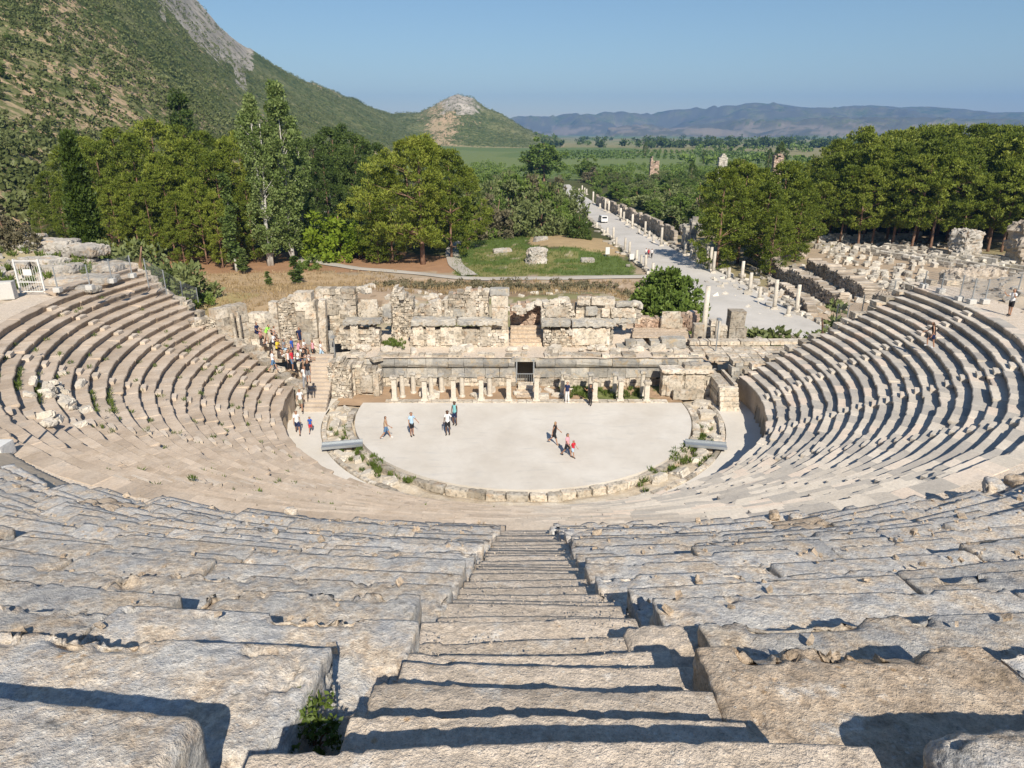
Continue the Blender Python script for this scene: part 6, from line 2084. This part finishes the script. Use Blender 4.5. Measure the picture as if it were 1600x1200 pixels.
def person(pose, pos, face, label, top, bottom, shoes='black', hair=('hair', 'black'), skin=0, h=1.72, group=None, bag=None, cap=None):
    f = POSE[pose]
    o = bpy.data.objects.new('person', f.body)
    o.location = pos
    o.rotation_euler = (0, 0, rad(face))
    s = h / 1.74
    o.scale = (s, s, s)
    link(o)
    o.material_slots[0].link = 'OBJECT'; o.material_slots[0].material = SK[skin]
    tag(o, label, 'person', group)

    def wear(kind_, name, mat):
        c = obj(name, f.part(kind_), o)
        c.material_slots[0].link = 'OBJECT'; c.material_slots[0].material = mat
    for kk, cc in ((top, None), (bottom, None)):
        if kk: wear(kk[0], {'tshirt': 'shirt', 'tank': 'top'}.get(kk[0], kk[0]), CL[kk[1]])
    wear('shoes', 'shoes', CL[shoes])
    wear(hair[0], 'hair', HAIR[hair[1]])
    if cap: wear('cap', 'cap', CL[cap])
    c = f.headc
    mb = MB()
    for sx in (-1, 1): mb.box((sx * .034, c.y + .088, c.z + .012), (.012, .008, .007))
    mb.build('eyes', CL['black'], o)
    if bag:
        mb = MB()
        j = f.J[2][0]
        V, F, _ = rblock((.14, .08, .20), .05, 3, .05, .008)
        mb.add(V + np.array((0, j.y - .20, j.z - .10)), F)
        mb.build('backpack', CL[bag], o)
    return o


def ground_at(px, py, z): return at(px, py, z)


ZF = .165
# on the orchestra floor
person('walk', at(604, 685, ZF), -80, 'woman in pale top and blue shorts striding across the orchestra, arm out', ('tank', 'tan'), ('shorts', 'denim'), 'white', ('hair', 'brown'), 1, 1.68)
person('hip', at(644, 681, ZF), -150, 'person in pale blue shirt and black shorts standing between two other visitors', ('tshirt', 'skyblue'), ('shorts', 'black'), 'black', ('hair', 'brown'), 1, 1.75)
person('hip', at(700, 679, ZF), 175, 'man in white shirt and black shorts in the middle of the pale floor', ('tshirt', 'white'), ('shorts', 'black'), 'black', ('hair', 'black'), 2, 1.80)
person('stand', at(711, 664, ZF), 160, 'man in teal and white vest standing just behind the white shirted man', ('tank', 'teal'), ('shorts', 'navy'), 'black', ('hair', 'black'), 2, 1.80)
person('walk2', at(866, 694, ZF), -110, 'fair haired woman in black dress walking on the pale floor', ('dress', 'black'), None, 'tan', ('longhair', 'fair'), 1, 1.68)
person('walk', at(886, 713, ZF), -130, 'dark haired person in pink top walking beside a small child', ('tshirt', 'pink'), ('shorts', 'black'), 'black', ('longhair', 'black'), 1, 1.66)
person('walk2', at(895, 714, ZF), -140, 'small child in pink cap and blue shorts', ('tshirt', 'red'), ('shorts', 'skyblue'), 'black', ('hair', 'brown'), 1, 1.22, cap='pink')
person('stand', at(886, 629, .2), 165, 'person in navy shirt and white trousers leaning at a stage pillar', ('tshirt', 'navy'), ('trousers', 'white'), 'white', ('hair', 'brown'), 0, 1.70)
person('photo', at(922, 633, .2), 150, 'person dressed all in black beside the stage pillars', ('tshirt', 'black'), ('trousers', 'black'), 'black', ('longhair', 'black'), 1, 1.68)
# in the western corridor
person('walk', at(466, 678, 0), -160, 'heavy man in white shirt and dark shorts walking in the corridor', ('tshirt', 'white'), ('shorts', 'navy'), 'black', ('hair', 'black'), 1, 1.80)
person('walk2', at(486, 676, 0), -170, 'child in blue shirt and red shorts walking in the corridor', ('tshirt', 'blue'), ('shorts', 'red'), 'navy', ('hair', 'black'), 1, 1.25)
def stair_z(y): return .12 + max(0, min(13, (y - .2) / .40)) * .19 + .16
for px, py, lab, a_, b_, hr, ps, z in ((471, 641, 'bald man in white shirt and khaki shorts coming down the pale stairway', ('tshirt', 'white'), ('shorts', 'khaki'), 'fair', 'walk', .35), (478, 606, 'person in white shirt with dark bag higher on the pale stairway', ('tshirt', 'white'), ('trousers', 'grey'), 'black', 'walk2', 1.6), (483, 598, 'person in black top just behind the one with the bag on the stairway', ('tshirt', 'black'), ('shorts', 'grey'), 'black', 'stand', 2.0)):
    p = at(px, py, z)
    for _ in range(4): p = at(px, py, stair_z(p.y))
    person(ps, p, -170, lab, a_, b_, 'black', ('hair', hr), 1, 1.74, None, 'black' if py == 606 else None)


# the tour group on the western seats; feet are set on the seats by looking down the sight line
def seat_hit(px, py):
    X, Y, Z = ray(px, py)
    for k in np.arange(30, 75, .05):
        x, y, z = CX + X * k, CY + Y * k, CZ + Z * k
        r, th_ = math.hypot(x, y), math.degrees(math.atan2(x, -y))
        if r < R0: continue
        kk = min(NROW, max(0, int((r - R0) / float(tread(th_)))))
        zz = 1.9 + RISE * kk
        if z <= zz + .01: return Vector((x, y, zz)), th_
    return at(px, py, 5), 0


GRP = [  # feet px, py, pose, top, bottom, hair, label
    (402, 531, 'sit', ('tshirt', 'navy'), ('shorts', 'navy'), ('hair', 'black'), 'person in navy sitting apart at the upper edge of the tour group'),
    (408, 537, 'sit', ('tank', 'pink'), ('shorts', 'black'), ('hair', 'brown'), 'person in pale pink sitting beside the one in navy'),
    (417, 540, 'bend', ('tshirt', 'lime'), ('shorts', 'tan'), ('hair', 'brown'), 'person in a bright lime shirt bending down'),
    (431, 541, 'hip', ('tank', 'white'), ('trousers', 'black'), ('hair', 'brown'), 'person in white vest and black trousers standing above the tour group'),
    (428, 546, 'sit', ('tshirt', 'white'), ('shorts', 'navy'), ('hair', 'brown'), 'person in white sitting next to the yellow shirt'),
    (434, 556, 'sit', ('tshirt', 'yellow'), ('shorts', 'black'), ('hair', 'black'), 'person in a yellow shirt sitting in the tour group'),
    (428, 580, 'walk', ('tshirt', 'white'), ('shorts', 'denim'), ('hair', 'brown'), 'man in white shirt and blue shorts walking away along the seats'),
    (444, 556, 'sit', ('tshirt', 'grey'), ('shorts', 'skyblue'), ('longhair', 'black'), 'person in grey with long dark hair in the tour group'),
    (455, 527, 'stand', ('tank', 'white'), ('shorts', 'tan'), ('hair', 'brown'), 'person standing topmost in the middle of the tour group'),
    (458, 560, 'stand', ('tshirt', 'blue'), ('trousers', 'navy'), ('hair', 'brown'), 'tall man in bright blue shirt in the middle of the tour group'),
    (452, 579, 'stand', ('tank', 'white'), ('trousers', 'black'), ('longhair', 'black'), 'dark haired person in white and black next to the red shirt'),
    (458, 579, 'hip', ('tshirt', 'red'), ('shorts', 'denim'), ('hair', 'brown'), 'person in a red shirt and denim shorts at the front of the tour group'),
    (470, 545, 'stand', ('tshirt', 'navy'), ('shorts', 'navy'), ('hair', 'black'), 'person in dark navy behind the bright blue shirt'),
    (467, 558, 'sit', ('tshirt', 'pink'), ('shorts', 'white'), ('hair', 'fair'), 'fair haired person in pale pink sitting in the tour group'),
    (466, 573, 'sit', ('tshirt', 'white'), ('shorts', 'navy'), ('hair', 'black'), 'person in white leaning forward below the pale pink one'),
    (476, 560, 'sit', ('tshirt', 'white'), ('shorts', 'black'), ('hair', 'brown'), 'person in white sitting east of the fair haired one'),
    (474, 575, 'sit', ('tshirt', 'black'), ('shorts', 'grey'), ('hair', 'black'), 'person in black sitting lowest in the tour group'),
    (483, 574, 'sit', ('tshirt', 'white'), ('shorts', 'black'), ('longhair', 'brown'), 'long haired person in white sitting lowest in the tour group'),
    (490, 561, 'hip', ('tank', 'pink'), ('shorts', 'black'), ('hair', 'brown'), 'person in pale vest at the eastern side of the tour group'),
    (496, 546, 'photo', ('tshirt', 'green'), ('shorts', 'black'), ('hair', 'brown'), 'person in a green shirt raising both arms'),
    (503, 563, 'walk', ('tshirt', 'white'), ('trousers', 'skyblue'), ('hair', 'brown'), 'person in white and pale blue standing outermost by the grey pole'),
]
for i, (px, py, ps, a_, b_, hr, lab) in enumerate(GRP):
    p, th_ = seat_hit(px, py)
    sits = ps == 'sit'
    face = 180 + th_ * 0 + (-100 if not sits else 60) + rnd.uniform(-35, 35)
    person(ps, p, -100 + rnd.uniform(-40, 40) if not sits else -90 + rnd.uniform(-25, 25), lab, a_, b_, rnd.choice(('black', 'white', 'tan')), hr, rnd.choice((0, 1, 1)), rnd.uniform(1.62, 1.78), None, 'black' if i in (3, 12) else None)
p, _ = seat_hit(1455, 544)
person('climb', p, 70, 'woman in black top and blue shorts standing alone on the sunlit eastern seats', ('tank', 'black'), ('shorts', 'navy'), 'white', ('longhair', 'brown'), 1, 1.72)
person('photo', at(1576, 493, ZD + .02), 110, 'person in white shirt and black shorts taking a picture on the walkway', ('tshirt', 'white'), ('shorts', 'black'), 'black', ('hair', 'black'), 1, 1.72)
for px, py, lab, a_, b_ in ((1009, 402, 'person in white walking on the street, first of three', ('tshirt', 'white'), ('shorts', 'navy')), (1013, 403, 'person in red between two others on the street', ('tshirt', 'red'), ('shorts', 'black')), (1018, 403, 'person in white and dark trousers, outermost of three on the street', ('tshirt', 'white'), ('trousers', 'black'))):
    p = at(px, py, zs(78) + .03)
    person('walk' if px != 1013 else 'walk2', p, 160, lab, a_, b_, 'black', ('hair', 'brown'), 1, 1.72)

for i in range(26):
    q, th_ = seat_hit(rnd.gauss(92, 22), rnd.gauss(622, 20))
    o = obj('fallen_stone', protos[i % 6], None, (q.x, q.y, q.z + .08))
    o.rotation_euler = (rnd.gauss(0, .2), rnd.gauss(0, .2), rnd.uniform(0, 6.3))
    s = rnd.uniform(.5, 1.1); o.scale = (s, s, s)
    tag(o, 'broken stone lying on the collapsed patch of the tan western seats', 'stone', 'broken stones on the collapsed patch of the western seats')

# ------------------------------------------------------------------ fences, gate, rocky bank
def fence(label, pts, heights, foot=True):
    """Wire fence: every post a part, thin wires between them."""
    p0 = Vector(pts[0])
    e = empty('wire_fence', p0, 0, label, 'fence')
    for p, h in zip(pts, heights):
        q = Vector(p) - p0
        mb = MB(); mb.tube([q + Vector((0, 0, -.2)), q + Vector((0, 0, h))], .045, 8); mb.build('post', M['steel'], e)
        if foot:
            V, F, _ = rblock((.24, .22, .17), .08, q.x, .03, .015)
            obj('footing', make_mesh('footing', V + np.array(q) + np.array((0, 0, .08)), F, M['concrete']), e)
    mb = MB()
    for (a, ha), (b, hb) in zip(list(zip(pts, heights))[:-1], list(zip(pts, heights))[1:]):
        a, b = Vector(a) - p0, Vector(b) - p0
        for k in range(9):
            u = (k + .5) / 9
            mb.tube([a + Vector((0, 0, ha * u)), b + Vector((0, 0, hb * u))], .006, 4)
        for k in range(1, 24):
            u = k / 24
            c = a.lerp(b, u)
            mb.tube([c, c + Vector((0, 0, ha * (1 - u) + hb * u))], .005, 4)
    mb.build('wire', M['steel'], e)


def fpts(lst, zf):
    P, H = [], []
    for (bx, by, tx, ty, z) in lst:
        p = at(bx, by, z); t = at_y(tx, ty, p.y)
        P.append(tuple(p)); H.append(max(1.2, t.z - p.z))
    return P, H


z0 = lambda x, y: (x / 4.848, 340 + y / 4.848)
L = [(440, 555, 400, 375, 9.2), (685, 535, 625, 355, 9.4), (850, 485, 808, 315, 9.5), (1003, 445, 957, 285, 9.5)]
L = [(*z0(a, b), *z0(c, d), z) for a, b, c, d, z in L]
P, H = fpts(L, None); fence('wire fence on white footings along the rocky bank beside the white gate', P, H)
L = [(1125, 510, 1070, 310, 8.6), (1265, 590, 1215, 395, 7.2), (1385, 600, 1350, 480, 5.9), (1500, 625, 1485, 560, 5.0)]
L = [(*z0(a, b), *z0(c, d), z) for a, b, c, d, z in L]
P, H = fpts(L, None); fence('wire fence stepping down the end of the western seats', P, H, False)
z7 = lambda x, y: (1300 + x / 5.333, 380 + y / 5.333)
L = [(765, 365, 780, 250, ZD + .1), (905, 405, 940, 250, ZD + .1), (1060, 470, 1115, 265, ZD + .1), (1160, 495, 1210, 290, ZD + .1), (1270, 495, 1320, 300, ZD + .1), (1545, 420, 1575, 260, ZD + .1)]
L = [(*z7(a, b), *z7(c, d), z) for a, b, c, d, z in L]
P, H = fpts(L, None); fence('wire fence on white footings across the upper end of the eastern seats', P, H)
L = [(18, 720, 60, 505, 3.4), (110, 710, 150, 515, 3.9), (240, 620, 270, 430, 5.0), (505, 460, 530, 310, 7.4)]
L = [(*z7(a, b), *z7(c, d), z) for a, b, c, d, z in L]
P, H = fpts(L, None); fence('wire fence stepping up the end of the eastern seats', P, H, False)

# white barred gate with a blank white plate
pa, pb = at(33, 458, ZD + .1), at(71, 458, ZD + .1)
ht = at_y(15, 405, pa.y).z - pa.z
gt = empty('barred_gate', pa, math.atan2(pb.y - pa.y, pb.x - pa.x), 'white barred gate carrying a blank white plate at the end of the walkway', 'gate')
W = (pb - pa).length
mb = MB()
for x in (0, W): mb.box((x, 0, ht / 2), (.05, .05, ht / 2))
for z in (.12, ht * .33, ht - .12): mb.box((W / 2, 0, z), (W / 2, .03, .03))
mb.build('frame', M['white'], gt)
mb = MB()
for k in range(9): mb.box(((k + 1) * W / 10, 0, ht * .42), (.010, .010, ht * .38))
mb.build('bars', M['white'], gt)
mb = MB(); mb.box((W * .48, -.06, ht * .62), (.30, .015, .22)); mb.build('plate', M['white'], gt)
p = at(-2, 466, ZD + .1)
V, F, _ = rblock((.75, .35, .62), .12, 4, .04, .01)
tag(obj('concrete_barrier', make_mesh('concrete_barrier', V, F, M['concrete']), None, (p.x + .2, p.y + .3, p.z + .5), .25), 'grey concrete barrier block beside the white barred gate', 'barrier')
p = at(2, 712, ZD + .05)
e = empty('lamp_post', p, 0, 'grey lamp post on a white block on the walkway', 'lamp post')
V, F, _ = rblock((.42, .36, .26), .08, 6, .03, .01); obj('footing', make_mesh('footing', V + np.array((-.1, 0, .24)), F, M['white']), e)
mb = MB(); mb.tube([(-.15, 0, .4), (-.15, 0, 3.2)], .06, 10); mb.build('pole', M['steel'], e)
mb = MB(); mb.box((-.15, .1, 3.25), (.1, .3, .06)); mb.build('lamp_head', M['steel'], e)

# rocks of the western bank
for i, (px, py, hx, hy, hz) in enumerate([(75, 372, 2.6, 1.2, .7), (128, 380, 2.3, 1.1, .7), (60, 398, 2.6, 1.0, .55), (95, 408, 1.6, .9, .55), (20, 385, 1.8, 1.1, .6), (8, 362, 1.4, 1.2, .8), (110, 428, 1.5, .8, .4), (150, 425, 1.6, .9, .45), (130, 440, 1.2, .6, .35), (20, 412, 1.2, .8, .4), (168, 408, 1.1, .8, .5), (40, 365, 1.6, 1.0, .6)]):
    y = 15.5 - (py - 362) * .16
    p = at_y(px, py, y)
    z = max(gz(p.x, y), p.z - .6)
    rock('bank_rock', ('flat topped pale rock, one of those heaped on the bank behind the white gate'), (p.x, y, z + .05), (hx * .9, hy, hz * .62), 40 + i * 3, .16, rnd.gauss(0, .25), group='pale rocks on the bank behind the white gate')
mb = MB()
for i in range(420):
    x, y = rnd.uniform(-52, -35), rnd.uniform(0, 17)
    if math.hypot(x, y) < 37: continue
    s = rnd.uniform(.08, .35)
    mb.box((x, y, gz(x, y) + s * .2), (s, s * rnd.uniform(.6, 1), s * .5), rnd.uniform(0, 3), rnd.uniform(-1, 1), s * .25, .4)
for i in range(260):
    x, y = rnd.uniform(31, 44), rnd.uniform(-4, 8)
    if math.hypot(x, y) < 33.2: continue
    s = rnd.uniform(.06, .28)
    mb.box((x, y, gz(x, y) + s * .2), (s, s * rnd.uniform(.6, 1), s * .5), rnd.uniform(0, 3), rnd.uniform(-1, 1), s * .25, .4)
tag(mb.build('rubble', M['rock']), kind='stuff')

# ------------------------------------------------------------------ scrub on the hills, dry grass, weeds
HR = np.random.RandomState(77)


def scatter_hill(n, pxr, pyr):
    """Random points where lines of sight in a window of the view meet the hill slopes."""
    az0, az1 = dirs(pxr[0], 300)[0], dirs(pxr[1], 300)[0]
    A = np.radians(HR.uniform(az0, az1, n * 4)); D = np.where(HR.uniform(0, 1, n * 4) < .45, 140 * (1700 / 140) ** HR.uniform(0, 1, n * 4), HR.uniform(350, 1600, n * 4))
    x, y = CX + np.sin(A) * D, CY + np.cos(A) * D
    z, q = land(x, y)
    P = np.stack([x, y, 0 * x], 1)
    ok = ((q['z1'] > .6) & (q['t1'] < 1.02)) | ((q['z2'] > .6) & (q['t2'] < 1.05))
    ok &= (fbm(P * .018, 4, 141) + HR.uniform(-.45, .45, len(x))) > -.12
    crest = (q['t1'] > .72) & (q['az'] < -18.5) & (q['z1'] > .6)
    ok &= ~(crest & (HR.uniform(0, 1, len(x)) > .30))
    i = np.where(ok)[0][:n]
    return np.stack([x[i], y[i], z[i]], 1), D[i]


P, D = scatter_hill(16000, (-60, 850), None)
sz = HR.uniform(.7, 1.6, len(P)) * (1 + D / 1800)
C = P + np.stack([0 * sz, 0 * sz, sz * .45], 1)
V, F = leaves(C, sz, 15, 1.0, .8, flat=.7, shell=.5)
# leaf size follows the bush
tag(obj('hill_scrub', make_mesh('hill_scrub', V, F, M['scrub'])), kind='stuff')
# bigger single bushes low on the slope
P, D = scatter_hill(800, (-60, 420), None)
k = D < 420
P = P[k]; sz = HR.uniform(1.2, 2.6, len(P))
C = np.repeat(P + np.stack([0 * sz, 0 * sz, sz * .5], 1), 4, 0) + HR.normal(0, .8, (len(P) * 4, 3))
V, F = leaves(C, np.repeat(sz, 4) * .55, 26, .7, .7, flat=.8)
tag(obj('slope_undergrowth', make_mesh('slope_undergrowth', V, F, M['scrub'])), kind='stuff')


def tufts(name, spots, mat, blades, size, rad0=.3):
    V, F = leaves([(x, y, z + size * .3) for x, y, z in spots], [rad0] * len(spots), blades, size, .18, up=2.2, flat=.5)
    tag(obj(name, make_mesh(name, V, F, M[mat])), kind='stuff')


M['drygrass'] = m_leaf('dry_grass_blades', (.26, .185, .09), (.41, .305, .17), (.53, .42, .26), sc=.4)
sp = []
for i in range(2600):
    x, y = rnd.uniform(-66, -20), rnd.uniform(14, 66); sp.append((x, y, gz(x, y)))
tufts('dry_grass', sp, 'drygrass', 7, .45, .5)
sp = []
for i in range(900):
    x, y = rnd.uniform(-20, 18), rnd.uniform(28, 58); sp.append((x, y, gz(x, y)))
tufts('heap_weeds', sp, 'drygrass', 8, .5, .5)
C, R_ = [], []
for i in range(150):
    x, y = rnd.uniform(-20, 16), rnd.uniform(34, 58)
    for q in range(3): C.append((x + rnd.gauss(0, .5), y + rnd.gauss(0, .5), gz(x, y) + rnd.uniform(.15, .6))); R_.append(rnd.uniform(.3, .6))
V, F = leaves(C, R_, 26, .32, .5)
tag(obj('heap_undergrowth', make_mesh('heap_undergrowth', V, F, M['dry'])), kind='stuff')
sp = []
mp = [(-10, 62.0), (20.3, 62.5), (20.0, 78), (16, 84), (6, 84), (2, 90), (4, 108), (-6, 110), (-13, 92)]
while len(sp) < 1500:
    x, y = rnd.uniform(-13, 20), rnd.uniform(62, 110)
    if inpoly(np.array([x]), np.array([y]), mp)[0]: sp.append((x, y, gz(x, y)))
tufts('meadow_grass', sp, 'weed', 8, .4, .5)
sp = []
for i in range(70):
    a_ = rnd.choice((-1, 1)) * rnd.uniform(30, 78); r_ = rnd.choice((rnd.uniform(12.9, 13.2), rnd.uniform(13.2, 14.3)))
    sp.append((r_ * math.sin(rad(a_)), -r_ * math.cos(rad(a_)), -.1))
for px, py in ((590, 722), (598, 730), (585, 716), (560, 705), (640, 752), (1055, 712), (1062, 706), (1052, 718), (1075, 700), (1020, 738)):
    p = at(px, py, 0)
    for _ in range(4): sp.append((p.x + rnd.gauss(0, .2), p.y + rnd.gauss(0, .2), 0))
for i in range(60): sp.append((rnd.uniform(3.5, 9.5), rnd.uniform(2.6, 4.6), .1))
for i in range(30): sp.append((x_for(616, 8.6, 2.7) + rnd.gauss(0, .45), 8.6 + rnd.gauss(0, .5), 2.75))
tufts('weeds', sp, 'weed', 26, .30, .22)
sp = []
for i in range(170):
    k = rnd.randint(2, 18); th_ = rnd.uniform(-100, 5)
    r_ = float(r_row(k, th_)) - rnd.uniform(.03, .18)
    if rnd.random() < .5: th_ = rnd.choice(FLIGHTS[5:]) + rnd.gauss(0, 2)
    sp.append((r_ * math.sin(rad(th_)), -r_ * math.cos(rad(th_)), 1.9 + RISE * (k - 1) + .02))
for i in range(50):
    th_ = rnd.gauss(-60, 2.5); k = rnd.choice((16, 17, 12, 13)); r_ = float(r_row(k, th_)) - .1
    sp.append((r_ * math.sin(rad(th_)), -r_ * math.cos(rad(th_)), 1.9 + RISE * (k - 1) + .05))
tufts('seat_weeds', sp, 'weed', 20, .20, .18)
sp = []
for i in range(160):
    x, y = rnd.uniform(-46, -34.5), rnd.uniform(-4, 12)
    if math.hypot(x, y) > 36.6: sp.append((x, y, gz(x, y)))
tufts('bank_grass', sp, 'weed', 30, .5, .35)
# the weed in the shade of the lowest stones and a few dry tufts between them
pl = empty('plant', at(487, 1165, 17.0), 0, 'dark leafy weed growing in the shaded corner beside the stairway', 'plant')
R = np.random.RandomState(8)
cc = np.stack([R.normal(0, .055, 30), R.normal(.0, .07, 30), R.uniform(.0, .26, 30)], 1)
V, F = leaves(cc, R.uniform(.025, .055, 30), 40, .028, .6, up=.6)
obj('foliage', make_mesh('foliage', V, F, M['weed']), pl)
mb = MB()
for k in range(9): mb.tube([(0, 0, -.1), tuple(cc[k] * .5), tuple(cc[k])], [.007, .006, .003], 5)
mb.build('stem', M['bark'], pl)

# gravel and small stones on the earth steps and in the joints of the blocks
mb = MB()
for i in range(2600):
    rc = 46.5 - rnd.random() ** 1.7 * 13
    hw = 1.0
    zt = 17.77 - 0.5625 * (45.65 - rc) - 0.20
    j = round((46.30 - rc) / .4)
    x = CX + .12 + 1.5 * (up_center(rc) - up_center(45.65)) + rnd.choice((-1, 1)) * .74 * rnd.random() ** .6
    rj = 46.30 - .4 * j
    zj = 17.77 - 0.5625 * (45.65 - rj) - 0.20
    y = -(rj + rnd.uniform(.01, .36))
    s = rnd.uniform(.003, .006) if rnd.random() < .95 else rnd.uniform(.007, .014)
    mb.box((x, y, zj + s * .2 - .004), (s, s * rnd.uniform(.6, 1), s * .6), rnd.uniform(0, 3), rnd.uniform(-1, 1), s * .3, .5)
tag(mb.build('gravel', M['path']), kind='stuff')

# ------------------------------------------------------------------ camera, sun, sky, air
cam_d = bpy.data.cameras.new('camera')
cam_d.sensor_fit = 'HORIZONTAL'
cam_d.sensor_width = 36.0
cam_d.lens = FPX / 1600 * 36.0
cam_d.clip_start = 0.05
cam_d.clip_end = 30000
cam = bpy.data.objects.new('camera', cam_d)
cam.location = (CX, CY, CZ)
cam.rotation_euler = (math.pi / 2 - PITCH, 0, 0)
COL.objects.link(cam)
scene.camera = cam

SUN_EL, SUN_AZ = rad(40), math.atan2(0.22, -0.97)   # azimuth measured from +y towards +x
sv = Vector((math.sin(SUN_AZ) * math.cos(SUN_EL), math.cos(SUN_AZ) * math.cos(SUN_EL), math.sin(SUN_EL)))
sun_d = bpy.data.lights.new('sun', 'SUN')
sun_d.energy = 5.0
sun_d.angle = rad(0.53)
sun_d.color = (1.0, 0.915, 0.79)
sun = bpy.data.objects.new('sun', sun_d)
sun.rotation_euler = sv.to_track_quat('Z', 'Y').to_euler()
sun.location = (20, -80, 80)
COL.objects.link(sun)

w = bpy.data.worlds.new('World')
scene.world = w
w.use_nodes = True
wt = w.node_tree
wt.nodes.clear()
sky = wt.nodes.new('ShaderNodeTexSky')
sky.sky_type = 'NISHITA'
sky.sun_disc = False
sky.sun_elevation = SUN_EL
sky.sun_rotation = SUN_AZ
sky.altitude = 50
sky.air_density = 1.25
sky.dust_density = 0.05
sky.ozone_density = 5.5
bg = wt.nodes.new('ShaderNodeBackground')
bg.inputs['Strength'].default_value = 0.076
wo = wt.nodes.new('ShaderNodeOutputWorld')
wt.links.new(sky.outputs[0], bg.inputs[0])
wt.links.new(bg.outputs[0], wo.inputs[0])

HAZE = True
if HAZE:
    mb = MB()
    mb.box((0, 0, 225), (9800, 9800, 260))
    hm = bpy.data.materials.new('haze')
    hm.use_nodes = True
    ht = hm.node_tree
    ht.nodes.clear()
    ho = ht.nodes.new('ShaderNodeOutputMaterial')
    pv = ht.nodes.new('ShaderNodeVolumePrincipled')
    pv.inputs['Color'].default_value = (0.21, 0.49, 1.0, 1)
    pv.inputs['Density'].default_value = 0.00011
    pv.inputs['Anisotropy'].default_value = 0.0
    ht.links.new(pv.outputs[0], ho.inputs['Volume'])
    o = tag(mb.build('haze', hm), kind='stuff')

scene.view_settings.view_transform = 'Standard'
scene.view_settings.look = 'None'
scene.view_settings.exposure = 0.30
scene.view_settings.gamma = 1.0
scene.cycles.max_bounces = 5
scene.cycles.diffuse_bounces = 3
scene.cycles.glossy_bounces = 2
scene.cycles.transmission_bounces = 2
scene.cycles.volume_bounces = 0
scene.cycles.transparent_max_bounces = 8
scene.cycles.caustics_reflective = False
scene.cycles.caustics_refractive = False
scene.cycles.use_denoising = True
